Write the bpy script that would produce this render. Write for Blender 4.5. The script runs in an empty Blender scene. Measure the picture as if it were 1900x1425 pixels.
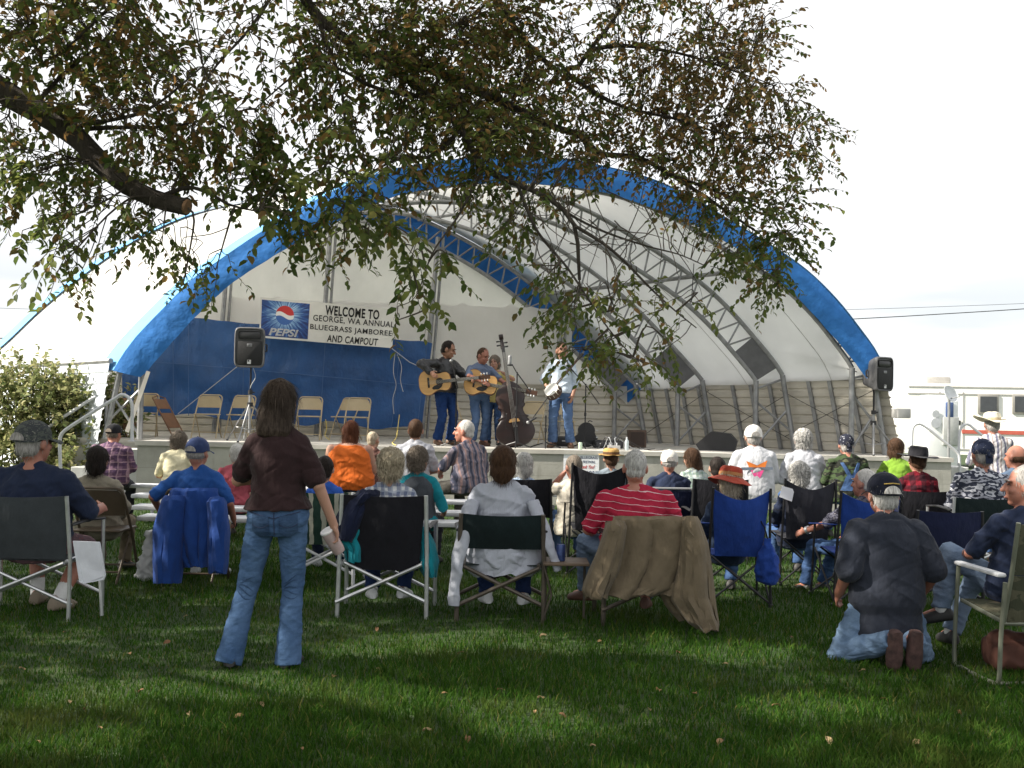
import bpy, bmesh, math, random
import numpy as np
from mathutils import Vector, Matrix, noise
sc = bpy.context.scene
R = math.radians
random.seed(7); np.random.seed(7)
V = Vector

# ------------------------------------------------------------------ camera
F = 1900.0
PITCH, ROLL, EYE = 1.55, 1.2, 1.5
cd = bpy.data.cameras.new("camera"); cam = bpy.data.objects.new("camera", cd)
sc.collection.objects.link(cam); sc.camera = cam
cd.sensor_width = 36; cd.lens = 36*F/1900; cd.clip_start = .1; cd.clip_end = 5000
CM = Matrix.Rotation(R(90+PITCH), 3, 'X') @ Matrix.Rotation(R(ROLL), 3, 'Z')
cam.matrix_world = Matrix.Translation((0, 0, EYE)) @ CM.to_4x4()
def P(px, py, Y):
    "world point seen at photo pixel (px,py) at distance Y in front of the camera"
    d = CM @ V(((px-950)/F, -(py-712.5)/F, -1.0))
    return V((0, 0, EYE)) + d*(Y/d.y)
def G(px, py, z=0.0):
    d = CM @ V(((px-950)/F, -(py-712.5)/F, -1.0))
    return V((0, 0, EYE)) + d*((z-EYE)/d.z)

# ------------------------------------------------------------------ light
SUN_DIR = V((-.80, -.14, .60)).normalized()          # towards the sun
elev = math.asin(SUN_DIR.z); azim = math.atan2(SUN_DIR.x, SUN_DIR.y)
sd = bpy.data.lights.new("sun", 'SUN'); sd.energy = 5.0; sd.angle = R(.5); sd.color = (1, .93, .82)
sun = bpy.data.objects.new("sun", sd); sc.collection.objects.link(sun)
sun.rotation_euler = SUN_DIR.to_track_quat('Z', 'Y').to_euler(); sun.location = (-30, -5, 25)
w = bpy.data.worlds.new("World"); sc.world = w; w.use_nodes = True
nt = w.node_tree; nt.nodes.clear()
out = nt.nodes.new('ShaderNodeOutputWorld'); bg = nt.nodes.new('ShaderNodeBackground')
sky = nt.nodes.new('ShaderNodeTexSky'); sky.sky_type = 'NISHITA'; sky.sun_disc = False
sky.sun_elevation = elev; sky.sun_rotation = azim % (2*math.pi)
tc = nt.nodes.new('ShaderNodeTexCoord'); mp = nt.nodes.new('ShaderNodeMapping'); mp.inputs['Scale'].default_value = (1.3, 1.3, 9)
nz = nt.nodes.new('ShaderNodeTexNoise'); nz.inputs['Scale'].default_value = 1.6; nz.inputs['Detail'].default_value = 5; nz.inputs['Roughness'].default_value = .55
rp = nt.nodes.new('ShaderNodeValToRGB'); rp.color_ramp.elements[0].position = .42; rp.color_ramp.elements[1].position = .60
sx = nt.nodes.new('ShaderNodeSeparateXYZ')
hi = nt.nodes.new('ShaderNodeMapRange'); hi.inputs['From Min'].default_value = .11; hi.inputs['From Max'].default_value = .165
mx_ = nt.nodes.new('ShaderNodeMath'); mx_.operation = 'MAXIMUM'
mul = nt.nodes.new('ShaderNodeMath'); mul.operation = 'MULTIPLY'; mul.inputs[1].default_value = 1.0
mix = nt.nodes.new('ShaderNodeMix'); mix.data_type = 'RGBA'
mix.inputs[7].default_value = (10.6, 10.7, 10.9, 1)
L = nt.links.new
L(tc.outputs['Generated'], mp.inputs['Vector']); L(mp.outputs[0], nz.inputs['Vector']); L(nz.outputs['Fac'], rp.inputs[0])
L(tc.outputs['Generated'], sx.inputs[0]); L(sx.outputs['Z'], hi.inputs['Value'])
L(rp.outputs[0], mx_.inputs[0]); L(hi.outputs[0], mx_.inputs[1]); L(mx_.outputs[0], mul.inputs[0])
lowc = nt.nodes.new('ShaderNodeMapRange'); lowc.inputs['To Min'].default_value = .66; lowc.inputs['To Max'].default_value = 1
L(mul.outputs[0], lowc.inputs['Value']); L(lowc.outputs[0], mix.inputs[0]); L(sky.outputs[0], mix.inputs[6]); L(mix.outputs[2], bg.inputs['Color'])
bg.inputs['Strength'].default_value = .05; L(bg.outputs[0], out.inputs['Surface'])
sc.view_settings.view_transform = 'Standard'; sc.view_settings.look = 'None'
sc.view_settings.exposure = 1.15; sc.view_settings.gamma = 1

# ------------------------------------------------------------------ helpers
def tag(o, label=None, cat=None, group=None, kind=None):
    if label: o['label'] = label
    if cat: o['category'] = cat
    if group: o['group'] = group
    if kind: o['kind'] = kind
    return o
LOC = {}
def thing(name, label, cat, loc=(0, 0, 0), rz=0.0, group=None):
    o = bpy.data.objects.new(name, None); sc.collection.objects.link(o)
    o.location = loc; o.rotation_euler = (0, 0, rz); o.empty_display_size = .1
    LOC[o.name] = Matrix.Translation(loc) @ Matrix.Rotation(rz, 4, 'Z')
    return tag(o, label, cat, group)
def copy_thing(o, loc, rz, label=None, group=None):
    def rec(a, par):
        c = a.copy(); sc.collection.objects.link(c)
        if par: c.parent = par
        for ch in a.children: rec(ch, c)
        return c
    c = rec(o, None); c.location = loc; c.rotation_euler = (0, 0, rz)
    if label: c['label'] = label
    if group: c['group'] = group
    return c
def frame(z):
    z = V(z).normalized(); a = V((0, 0, 1)) if abs(z.z) < .95 else V((0, 1, 0))
    x = a.cross(z).normalized(); return x, z.cross(x).normalized(), z
class MB:
    def __init__(s): s.v = []; s.f = []; s.m = []
    def add(s, vs, fs, mi=0, M=None):
        n = len(s.v)
        if M is not None: vs = [M @ V(p) for p in vs]
        s.v.extend([tuple(p) for p in vs]); s.f.extend([tuple(i+n for i in f) for f in fs]); s.m.extend([mi]*len(fs))
        return s
    def box(s, c, d, M=None, mi=0, bev=0.0):
        x, y, z = d[0]/2, d[1]/2, d[2]/2
        if bev > 0:
            b = bmesh.new(); bmesh.ops.create_cube(b, size=1)
            for q in b.verts: q.co = V((q.co.x*d[0], q.co.y*d[1], q.co.z*d[2]))
            bmesh.ops.bevel(b, geom=b.edges[:], offset=bev, segments=2, affect='EDGES', profile=.5)
            b.verts.index_update()
            vs = [V(c)+q.co for q in b.verts]; fs = [[q.index for q in f.verts] for f in b.faces]; b.free()
            return s.add(vs, fs, mi, M)
        vs = [V(c)+V((i*x, j*y, k*z)) for k in (-1, 1) for j in (-1, 1) for i in (-1, 1)]
        return s.add(vs, [(0, 2, 3, 1), (4, 5, 7, 6), (0, 1, 5, 4), (2, 6, 7, 3), (0, 4, 6, 2), (1, 3, 7, 5)], mi, M)
    def rings(s, rg, cap=True, mi=0, M=None, closed=False):
        n = len(rg[0]); vs = [p for r in rg for p in r]; fs = []
        K = len(rg)
        for i in range(K if closed else K-1):
            a = i*n; b = ((i+1) % K)*n
            for j in range(n): fs.append((a+j, a+(j+1) % n, b+(j+1) % n, b+j))
        if cap and not closed: fs.append(tuple(range(n-1, -1, -1))); fs.append(tuple((K-1)*n+j for j in range(n)))
        return s.add(vs, fs, mi, M)
    def tube(s, pts, r, seg=8, mi=0, M=None, cap=True, flat=1.0):
        pts = [V(p) for p in pts]; n = len(pts); rs = r if isinstance(r, (list, tuple)) else [r]*n
        x = None; rg = []
        for i, p in enumerate(pts):
            t = (pts[min(i+1, n-1)]-pts[max(i-1, 0)])
            if t.length < 1e-9: t = V((0, 0, 1))
            t.normalize()
            if x is None: x = frame(t)[0]
            else:
                x = x-t*x.dot(t)
                if x.length < 1e-6: x = frame(t)[0]
                x.normalize()
            y = t.cross(x)
            rg.append([p+(x*math.cos(2*math.pi*k/seg)+y*math.sin(2*math.pi*k/seg)*flat)*rs[i] for k in range(seg)])
        return s.rings(rg, cap, mi, M)
    def capsule(s, a, b, ra, rb, seg=14, mi=0, M=None):
        a = V(a); b = V(b); d = b-a
        if d.length < 1e-6: return s.ell(a, (ra, ra, ra), mi=mi, M=M)
        x, y, z = frame(d); rg = []
        for k in range(1, 4): t = math.pi/2*k/4; rg.append((a-z*ra*math.cos(t), ra*math.sin(t)))
        rg.append((a, ra)); rg.append(((a+b)/2, (ra+rb)/2)); rg.append((b, rb))
        for k in range(3, 0, -1): t = math.pi/2*k/4; rg.append((b+z*rb*math.cos(t), rb*math.sin(t)))
        return s.rings([[c+(x*math.cos(2*math.pi*j/seg)+y*math.sin(2*math.pi*j/seg))*rr for j in range(seg)] for c, rr in rg], True, mi, M)
    def ell(s, c, r, u=18, v=12, mi=0, M=None, z0=-1.0, z1=1.0, rot=None):
        c = V(c); rg = []
        t0 = math.asin(z0); t1 = math.asin(z1)
        e = .08
        for i in range(v+1):
            t = t0+(t1-t0)*i/v; t = max(-math.pi/2+e, min(math.pi/2-e, t))
            rg.append([V((math.cos(2*math.pi*j/u)*math.cos(t)*r[0], math.sin(2*math.pi*j/u)*math.cos(t)*r[1], math.sin(t)*r[2])) for j in range(u)])
        if rot is not None: rg = [[rot @ p for p in q] for q in rg]
        return s.rings([[c+p for p in q] for q in rg], True, mi, M)
    def lathe(s, prof, seg=20, mi=0, M=None, cap=True):
        return s.rings([[V((r*math.cos(2*math.pi*j/seg), r*math.sin(2*math.pi*j/seg), z)) for j in range(seg)] for r, z in prof], cap, mi, M)
    def prism(s, o, d, mi=0, M=None):
        "outline o in xz extruded from y=0 to y=d"
        n = len(o)
        vs = [V((x, 0, z)) for x, z in o]+[V((x, d, z)) for x, z in o]
        fs = [tuple(range(n)), tuple(range(2*n-1, n-1, -1))]+[(j, n+j, n+(j+1) % n, (j+1) % n) for j in range(n)]
        return s.add(vs, fs, mi, M)
    def grid(s, pts, mi=0, M=None, thick=0.0):
        "pts[i][j] lattice -> sheet, given real thickness when thick>0"
        a = len(pts); b = len(pts[0])
        fs = [(i*b+j, i*b+j+1, (i+1)*b+j+1, (i+1)*b+j) for i in range(a-1) for j in range(b-1)]
        vs = [V(p) for r in pts for p in r]
        if thick <= 0: return s.add(vs, fs, mi, M)
        nr = [V((0, 0, 0)) for _ in vs]
        for f in fs:
            q = (vs[f[2]]-vs[f[0]]).cross(vs[f[3]]-vs[f[1]])
            for k in f: nr[k] += q
        back = [p-(q.normalized()*thick if q.length > 0 else V((0, 0, thick))) for p, q in zip(vs, nr)]
        n = len(vs); fs2 = [tuple(reversed([k+n for k in f])) for f in fs]
        bd = [j for j in range(b)]+[i*b+b-1 for i in range(1, a)]+[(a-1)*b+j for j in range(b-2, -1, -1)]+[i*b for i in range(a-2, 0, -1)]
        fs3 = [(bd[(k+1) % len(bd)], bd[k], bd[k]+n, bd[(k+1) % len(bd)]+n) for k in range(len(bd))]
        return s.add(vs+back, fs+fs2+fs3, mi, M)
    def mesh(s, name):
        me = bpy.data.meshes.new(name); me.from_pydata(s.v, [], s.f); return me
    def build(s, name, mat, parent=None, smooth=True, world=False, angle=40):
        me = s.mesh(name)
        mats = mat if isinstance(mat, (list, tuple)) else [mat]
        for m in mats: me.materials.append(m)
        if len(mats) > 1: me.polygons.foreach_set('material_index', s.m)
        if world and parent is not None:
            me.transform(LOC[parent.name].inverted())
        return put(me, name, parent, smooth, angle)
def put(me, name, parent=None, smooth=True, angle=40):
    me.update()
    if smooth and len(me.polygons):
        me.polygons.foreach_set('use_smooth', [True]*len(me.polygons))
        try: me.set_sharp_from_angle(angle=R(angle))
        except Exception: pass
    o = bpy.data.objects.new(name, me); sc.collection.objects.link(o)
    if parent is not None: o.parent = parent
    return o
def remesh(mb, vox, it=3, amp=0.0, fr=(9, 9, 5), seed=0.0, fac=.5):
    "fuse the overlapping solids of mb into ONE continuous surface -> mesh"
    me = mb.mesh('tmp'); o = bpy.data.objects.new('tmp', me); sc.collection.objects.link(o)
    m = o.modifiers.new('r', 'REMESH'); m.mode = 'VOXEL'; m.voxel_size = vox; m.use_smooth_shade = True
    if it: q = o.modifiers.new('s', 'SMOOTH'); q.factor = fac; q.iterations = it
    dg = bpy.context.evaluated_depsgraph_get(); ev = o.evaluated_get(dg)
    me2 = bpy.data.meshes.new_from_object(ev); bpy.data.objects.remove(o); bpy.data.meshes.remove(me)
    if amp > 0:
        n = len(me2.vertices); co = np.empty(n*3); no = np.empty(n*3)
        me2.vertices.foreach_get('co', co); me2.vertices.foreach_get('normal', no)
        co = co.reshape(-1, 3); no = no.reshape(-1, 3)
        d = np.array([(1-abs(noise.noise((p[0]*fr[0]*.7+seed, p[1]*fr[1]*.7, p[2]*fr[2]+p[0]*fr[2]*.45))))**4*1.1-.35+.5*noise.noise((p[0]*3+seed, p[1]*3, p[2]*3))-.5*(1-abs(noise.noise((p[0]*fr[0]*1.2, p[1]*fr[1]*1.2+seed, p[2]*fr[2]*1.5-p[0]*fr[2]*.8))))**5 for p in co])
        co += no*(d*amp)[:, None]; me2.vertices.foreach_set('co', co.ravel()); me2.update()
    return me2
def solid(mb, name, mat, parent, vox, it=3, amp=0.0, fr=(9, 9, 5), seed=0.0):
    me = remesh(mb, vox, it, amp, fr, seed); me.name = name; me.materials.clear(); me.materials.append(mat)
    return put(me, name, parent, True, 180)
def text_geo(body, wid, hei, bold=0.0, shear=0.0, ext=.002, space=1.0):
    cu = bpy.data.curves.new('t', 'FONT'); cu.body = body; cu.size = 1; cu.offset = bold; cu.shear = shear; cu.extrude = .01; cu.space_character = space
    o = bpy.data.objects.new('t', cu); sc.collection.objects.link(o)
    dg = bpy.context.evaluated_depsgraph_get(); me = bpy.data.meshes.new_from_object(o.evaluated_get(dg))
    vs = [v.co.copy() for v in me.vertices]; fs = [tuple(p.vertices) for p in me.polygons]
    bpy.data.objects.remove(o); bpy.data.curves.remove(cu); bpy.data.meshes.remove(me)
    x0 = min(p.x for p in vs); x1 = max(p.x for p in vs); y0 = min(p.y for p in vs); y1 = max(p.y for p in vs)
    sxx = wid/(x1-x0); syy = hei/(y1-y0)
    vs = [V(((p.x-(x0+x1)/2)*sxx, -p.z/.01*ext/1.0, (p.y-(y0+y1)/2)*syy)) for p in vs]
    return vs, fs                                     # in the xz plane, front towards -y
def catmull(pts, n):
    "resample a polyline smoothly to n points equally spaced along its length"
    pts = [V(p) for p in pts]; q = []
    for i in range(len(pts)-1):
        p0 = pts[max(i-1, 0)]; p1 = pts[i]; p2 = pts[i+1]; p3 = pts[min(i+2, len(pts)-1)]
        for k in range(12):
            t = k/12; q.append(.5*((2*p1)+(p2-p0)*t+(2*p0-5*p1+4*p2-p3)*t*t+(3*p1-p0-3*p2+p3)*t**3))
    q.append(pts[-1])
    d = [0]
    for a, b in zip(q, q[1:]): d.append(d[-1]+(b-a).length)
    o = []; j = 0
    for i in range(n):
        t = d[-1]*i/(n-1)
        while j < len(d)-2 and d[j+1] < t: j += 1
        s = (t-d[j])/max(d[j+1]-d[j], 1e-9); o.append(q[j].lerp(q[j+1], min(max(s, 0), 1)))
    return o

# ------------------------------------------------------------------ materials
def newmat(name):
    m = bpy.data.materials.new(name); m.use_nodes = True; t = m.node_tree; b = t.nodes['Principled BSDF']; return m, t, b
def N(t, k, **kw):
    n = t.nodes.new('ShaderNode'+k)
    for a, b in kw.items(): setattr(n, a, b)
    return n
def val(t, op, a, b=None, clamp=False):
    n = N(t, 'Math', operation=op); n.use_clamp = clamp
    for i, q in enumerate((a, b)):
        if q is None: continue
        if isinstance(q, (int, float)): n.inputs[i].default_value = q
        else: t.links.new(q, n.inputs[i])
    return n.outputs[0]
def mixc(t, f, a, b, mode='MIX'):
    n = N(t, 'Mix', data_type='RGBA', blend_type=mode)
    for i, q in ((0, f), (6, a), (7, b)):
        if isinstance(q, (int, float)): n.inputs[i].default_value = q
        elif isinstance(q, (tuple, list)): n.inputs[i].default_value = (*q[:3], 1)
        else: t.links.new(q, n.inputs[i])
    return n.outputs[2]
def obj_xyz(t):
    c = N(t, 'TexCoord'); s = N(t, 'SeparateXYZ'); t.links.new(c.outputs['Object'], s.inputs[0]); return c.outputs['Object'], s.outputs
def noise_(t, co, scale, detail=4, rough=.55, sc3=None):
    if sc3:
        mpn = N(t, 'Mapping'); mpn.inputs['Scale'].default_value = sc3; t.links.new(co, mpn.inputs[0]); co = mpn.outputs[0]
    n = N(t, 'TexNoise'); n.inputs['Scale'].default_value = scale; n.inputs['Detail'].default_value = detail; n.inputs['Roughness'].default_value = rough
    t.links.new(co, n.inputs['Vector']); return n.outputs['Fac']
def ramp(t, f, stops, mode='LINEAR'):
    n = N(t, 'ValToRGB'); n.color_ramp.interpolation = mode; e = n.color_ramp.elements
    while len(e) < len(stops): e.new(.5)
    for el, (p, c) in zip(e, stops): el.position = p; el.color = (*c[:3], 1)
    t.links.new(f, n.inputs[0]); return n.outputs[0]
def bump(t, b, h, strength, dist=.01):
    n = N(t, 'Bump'); n.inputs['Strength'].default_value = strength; n.inputs['Distance'].default_value = dist
    t.links.new(h, n.inputs['Height']); t.links.new(n.outputs[0], b.inputs['Normal'])
def vary(t, co, col, var, scale, sc3=None):
    f = noise_(t, co, scale, 5, .6, sc3); lo = [c*(1-var) for c in col]; hi = [min(1, c*(1+var)) for c in col]
    return ramp(t, f, [(.3, lo), (.7, hi)])
MC = {}
def mat(name, col, rough=.6, metal=0.0, var=.15, vs=6, bs=40, bstr=.15, sc3=None, spec=None, trans=0.0):
    k = (name, col, rough, metal)
    if k in MC: return MC[k]
    m, t, b = newmat(name); co, _ = obj_xyz(t)
    t.links.new(vary(t, co, col, var, vs, sc3), b.inputs['Base Color'])
    b.inputs['Roughness'].default_value = rough; b.inputs['Metallic'].default_value = metal
    if spec is not None: b.inputs['Specular IOR Level'].default_value = spec
    if bstr: bump(t, b, noise_(t, co, bs, 6), bstr)
    if trans: transl(m, t, b, trans)
    MC[k] = m; return m
def transl(m, t, b, k):
    tr = N(t, 'BsdfTranslucent'); mx = N(t, 'MixShader'); mx.inputs[0].default_value = k
    src = b.inputs['Base Color'].links[0].from_socket if b.inputs['Base Color'].links else None
    if src: t.links.new(src, tr.inputs[0])
    o = t.nodes['Material Output']; t.links.new(b.outputs[0], mx.inputs[1]); t.links.new(tr.outputs[0], mx.inputs[2]); t.links.new(mx.outputs[0], o.inputs[0])
def cloth(name, col, var=.22, rough=.92):
    k = ('cloth', name, col)
    if k in MC: return MC[k]
    m, t, b = newmat(name); co, _ = obj_xyz(t)
    a = vary(t, co, col, var, 7); w_ = noise_(t, co, 260, 2)
    c = mixc(t, .35, a, mixc(t, w_, [q*.55 for q in col], [min(1, q*1.35) for q in col]))
    t.links.new(c, b.inputs['Base Color']); b.inputs['Roughness'].default_value = rough; b.inputs['Specular IOR Level'].default_value = .15
    h = val(t, 'ADD', val(t, 'MULTIPLY', noise_(t, co, 11, 3, .5, (1.6, 1.6, .7)), 1.0), val(t, 'MULTIPLY', noise_(t, co, 300, 1), .05))
    bump(t, b, h, .5, .03); b.inputs['Sheen Weight'].default_value = .08
    MC[k] = m; return m
def band(t, x, period, width, off=0.0):
    f = val(t, 'FRACT', val(t, 'ADD', val(t, 'DIVIDE', x, period), 50+off)); return val(t, 'LESS_THAN', f, width)
def warped(t, co, k=.012):
    "object coordinates nudged by noise so woven patterns follow the folds"
    n = N(t, 'TexNoise'); n.inputs['Scale'].default_value = 7; t.links.new(co, n.inputs['Vector'])
    s1 = N(t, 'VectorMath', operation='SUBTRACT'); t.links.new(n.outputs['Color'], s1.inputs[0]); s1.inputs[1].default_value = (.5, .5, .5)
    s2 = N(t, 'VectorMath', operation='SCALE'); t.links.new(s1.outputs[0], s2.inputs[0]); s2.inputs['Scale'].default_value = k*4
    a = N(t, 'VectorMath', operation='ADD'); t.links.new(co, a.inputs[0]); t.links.new(s2.outputs[0], a.inputs[1])
    s = N(t, 'SeparateXYZ'); t.links.new(a.outputs[0], s.inputs[0]); return s.outputs
def patterned(name, kind, cols, p=.05, wd=.3):
    m, t, b = newmat(name); co, _ = obj_xyz(t); X = warped(t, co)
    c = vary(t, co, cols[0], .15, 8)
    if kind == 'stripe_z':
        c = mixc(t, band(t, val(t, 'ADD', X[2], val(t, 'MULTIPLY', X[0], .08)), p, wd), c, cols[1])
    elif kind == 'stripe_x':
        c = mixc(t, band(t, X[0], p, wd), c, cols[1])
        if len(cols) > 2: c = mixc(t, band(t, X[0], p, wd*.6, .5), c, cols[2])
    elif kind == 'plaid':
        c = mixc(t, val(t, 'MULTIPLY', band(t, X[0], p, wd), .65), c, cols[1]); c = mixc(t, val(t, 'MULTIPLY', band(t, X[2], p, wd), .65), c, cols[1])
        if len(cols) > 2:
            c = mixc(t, val(t, 'MULTIPLY', band(t, X[0], p, wd*.35, .55), .8), c, cols[2]); c = mixc(t, val(t, 'MULTIPLY', band(t, X[2], p, wd*.35, .55), .8), c, cols[2])
    elif kind == 'camo':
        f = noise_(t, co, p, 3, .5, (1, 1, 1.8)); k = len(cols); lo, hi = .34, .66
        c = ramp(t, f, [(0 if i == 0 else lo+(hi-lo)*(i-1)/(max(k-2, 1)), q) for i, q in enumerate(cols)], 'CONSTANT')
    t.links.new(c, b.inputs['Base Color']); b.inputs['Roughness'].default_value = .92; b.inputs['Specular IOR Level'].default_value = .15
    bump(t, b, noise_(t, co, 11, 4, .55, (1.6, 1.6, .7)), .5, .03); return m
def denim(name, col, fade):
    k = ('denim', name, col)
    if k in MC: return MC[k]
    m, t, b = newmat(name); co, X = obj_xyz(t)
    f = noise_(t, co, 6, 5, .6, (1, 1, .55)); c = ramp(t, f, [(.35, col), (.68, fade)])
    wv = noise_(t, co, 420, 1, .5, (1, 1, .3)); c = mixc(t, .3, c, mixc(t, wv, [q*.5 for q in col], fade))
    t.links.new(c, b.inputs['Base Color']); b.inputs['Roughness'].default_value = .95; b.inputs['Specular IOR Level'].default_value = .12
    bump(t, b, val(t, 'ADD', noise_(t, co, 13, 3, .55, (.8, .8, 1.4)), val(t, 'MULTIPLY', wv, .04)), .55, .03)
    MC[k] = m; return m
def skin(name, col):
    k = ('skin', name)
    if k in MC: return MC[k]
    m, t, b = newmat(name); co, _ = obj_xyz(t)
    c = mixc(t, noise_(t, co, 22, 5), [col[0]*.92, col[1]*.78, col[2]*.72], [min(1, q*1.1) for q in col])
    t.links.new(c, b.inputs['Base Color']); b.inputs['Roughness'].default_value = .55
    b.inputs['Subsurface Weight'].default_value = .12; b.inputs['Subsurface Radius'].default_value = (.01, .004, .002)
    bump(t, b, noise_(t, co, 120, 4), .12, .004); MC[k] = m; return m
def hairmat(name, col, col2):
    k = ('hair', name)
    if k in MC: return MC[k]
    m, t, b = newmat(name); co, _ = obj_xyz(t)
    f = noise_(t, co, 60, 4, .6, (1.5, 1.5, .25)); c = ramp(t, f, [(.33, col), (.68, col2)])
    t.links.new(c, b.inputs['Base Color']); b.inputs['Roughness'].default_value = .6; b.inputs['Specular IOR Level'].default_value = .15
    bump(t, b, noise_(t, co, 110, 3, .6, (1.5, 1.5, .3)), .5, .01); MC[k] = m; return m
ALU = mat('aluminium', (.55, .56, .57), .38, .85, .1, 20, 80, .05)
GALV = mat('galvanised', (.30, .305, .31), .5, .55, .25, 7, 30, .1)
BROWNTUBE = mat('brown_tube', (.085, .07, .055), .45, .4, .2)
BLACKMETAL = mat('black_metal', (.018, .018, .02), .4, .3, .2)
WHITEPAINT = mat('white_paint', (.52, .53, .55), .5, 0, .12, 5, 40, .1)
BLACKPLASTIC = mat('black_plastic', (.018, .018, .02), .5, 0, .2, 10, 200, .1)
RUBBER = mat('rubber', (.03, .03, .03), .8)
# ================================================================== SETTING
# ---- lawn (one sheet to the horizon) and its grass
m, t, b = newmat('lawn'); co, X = obj_xyz(t)
c = ramp(t, noise_(t, co, 1.1, 6, .65), [(.3, (.020, .040, .010)), (.5, (.036, .066, .016)), (.72, (.075, .085, .030))])
c = mixc(t, .5, c, ramp(t, noise_(t, co, 45, 3), [(.3, (.014, .03, .008)), (.7, (.06, .10, .028))]))
t.links.new(c, b.inputs['Base Color']); b.inputs['Roughness'].default_value = .95; bump(t, b, noise_(t, co, 60, 5), 1, .03)
LAWN = m
g = MB(); g.add([(-700, -40, 0), (700, -40, 0), (700, 1600, 0), (-700, 1600, 0)], [(0, 1, 2, 3)])
tag(g.build('lawn', LAWN, smooth=False), kind='structure')
def grass(n):
    rs = np.random.RandomState(3)
    u = rs.rand(n*3); Y = 3.3*(17.0/3.3)**(u**1.12)          # denser near the lens
    Y = Y[:n]; Xp = (rs.rand(n)*2-1)*(Y*.53+.35)
    keep = ~((Y > 16.3))
    Y = Y[keep]; Xp = Xp[keep]; n = len(Y)
    cl = np.array([noise.noise((x*1.3, y*1.3, 0)) for x, y in zip(Xp[::1], Y[::1])])
    h = (.030+.030*rs.rand(n)+.020*np.clip(cl, -.5, 1))*(1+.5*(rs.rand(n) > .97)); c2 = np.array([noise.noise((x*.55, y*.55, 7.3)) for x, y in zip(Xp, Y)]); h *= np.clip(1+.9*c2, .55, 1.35); h = np.maximum(h, .016)
    wd = .0026+.0026*rs.rand(n)+Y*.00022
    a = rs.rand(n)*2*np.pi; la = a+rs.randn(n)*1.2; lean = h*(.2+.7*rs.rand(n))
    ca, sa = np.cos(a)*wd/2, np.sin(a)*wd/2; dx, dy = np.cos(la)*lean, np.sin(la)*lean
    v = np.zeros((n, 5, 3))
    v[:, 0] = np.stack([Xp-ca, Y-sa, 0*h-.004], 1); v[:, 1] = np.stack([Xp+ca, Y+sa, 0*h-.004], 1)
    v[:, 2] = np.stack([Xp-ca*.8+dx*.35, Y-sa*.8+dy*.35, h*.6], 1); v[:, 3] = np.stack([Xp+ca*.8+dx*.35, Y+sa*.8+dy*.35, h*.6], 1)
    v[:, 4] = np.stack([Xp+dx, Y+dy, h], 1)
    me = bpy.data.meshes.new('grass'); me.vertices.add(n*5); me.vertices.foreach_set('co', v.ravel())
    k = np.arange(n)[:, None]*5
    lv = np.concatenate([k+np.array([[0, 1, 3, 2]]), k+np.array([[2, 3, 4]])], 1).ravel()
    me.loops.add(n*7); me.loops.foreach_set('vertex_index', lv)
    st = (np.arange(n)[:, None]*7+np.array([[0, 4]])).ravel(); me.polygons.add(n*2); me.polygons.foreach_set('loop_start', st)
    me.update(calc_edges=True); me.validate()
    m, t, b = newmat('grass_blade'); ge = N(t, 'NewGeometry'); co, _ = obj_xyz(t)
    c = ramp(t, ge.outputs['Random Per Island'], [(0, (.018, .056, .006)), (.55, (.034, .094, .010)), (.9, (.070, .130, .018)), (1, (.18, .15, .05))])
    c = mixc(t, noise_(t, co, .9, 4), c, mixc(t, .5, c, (.022, .062, .006)))
    dry = ramp(t, noise_(t, co, .75, 6, .7), [(.52, (0, 0, 0)), (.74, (.75, .75, .75))]); c = mixc(t, dry, c, (.105, .105, .030)); t.links.new(c, b.inputs['Base Color']); b.inputs['Roughness'].default_value = .7; b.inputs['Specular IOR Level'].default_value = .07
    transl(m, t, b, .35); me.materials.append(m)
    o = put(me, 'grass', None, True, 180); tag(o, 'short green lawn grass blades covering the foreground', 'grass', kind='stuff')
grass(250000)
# ---- dead leaves lying on the lawn
DL = [mat('dead_leaf_tan', (.20, .12, .05), .8, 0, .3, 30), mat('dead_leaf_pale', (.28, .20, .10), .8, 0, .3, 30), mat('dead_leaf_brown', (.15, .075, .03), .8, 0, .3, 30)]
def dead_leaf_mesh(k):
    q = MB(); n = 6; pts = []
    for i in range(n+1):
        s = i/n; wd_ = .021*math.sin(math.pi*min(1, s*.93+.05))**.8
        pts.append([(-wd_, (s-.5)*.075, .012+.014*math.sin(s*3)+.008*(k == 1)), (0, (s-.5)*.075, .004+.014*math.sin(s*3)), (wd_, (s-.5)*.075, .014+.012*math.sin(s*3+k))])
    q.grid(pts, thick=.0015); me = q.mesh('fallen_leaf'); me.materials.append(DL[k]); return me
DLM = [dead_leaf_mesh(k) for k in range(3)]
leafpx = [(70,1387),(131,1313),(155,1325),(185,1361),(351,1335),(262,1290),(443,1340),(485,1317),(598,1320),(825,1297),(792,1367),(868,1383),(993,1330),(1003,1305),(1043,1337),(855,1220),(1008,1188),(1258,1218),(1112,1197),(1205,1327),(1290,1296),(1335,1388),(1536,1386),(1640,1307),(1872,1285),(1600,1253),(1470,1189),(620,1265),(700,1250),(310,1200),(240,1222),(345,1150),(120,1180),(1400,1165),(1345,1240),(930,1290),(560,1400),(1100,1395),(1780,1330),(1220,1290),(40,1250),(700,1175),(1440,1320),(1700,1390)]
for i, (x, y) in enumerate(leafpx):
    p = G(x, y); o = bpy.data.objects.new('fallen_leaf', DLM[i % 3]); sc.collection.objects.link(o)
    o.location = (p.x, p.y, .022); o.rotation_euler = (random.uniform(-.5, .5), random.uniform(-.5, .5), random.uniform(0, 6.3)); q = random.uniform(.35, .7); o.scale = (q, q, q)
    tag(o, 'small curled dry leaf lying in the shaded foreground grass', 'leaf', 'dry leaves scattered on the lawn')

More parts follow.
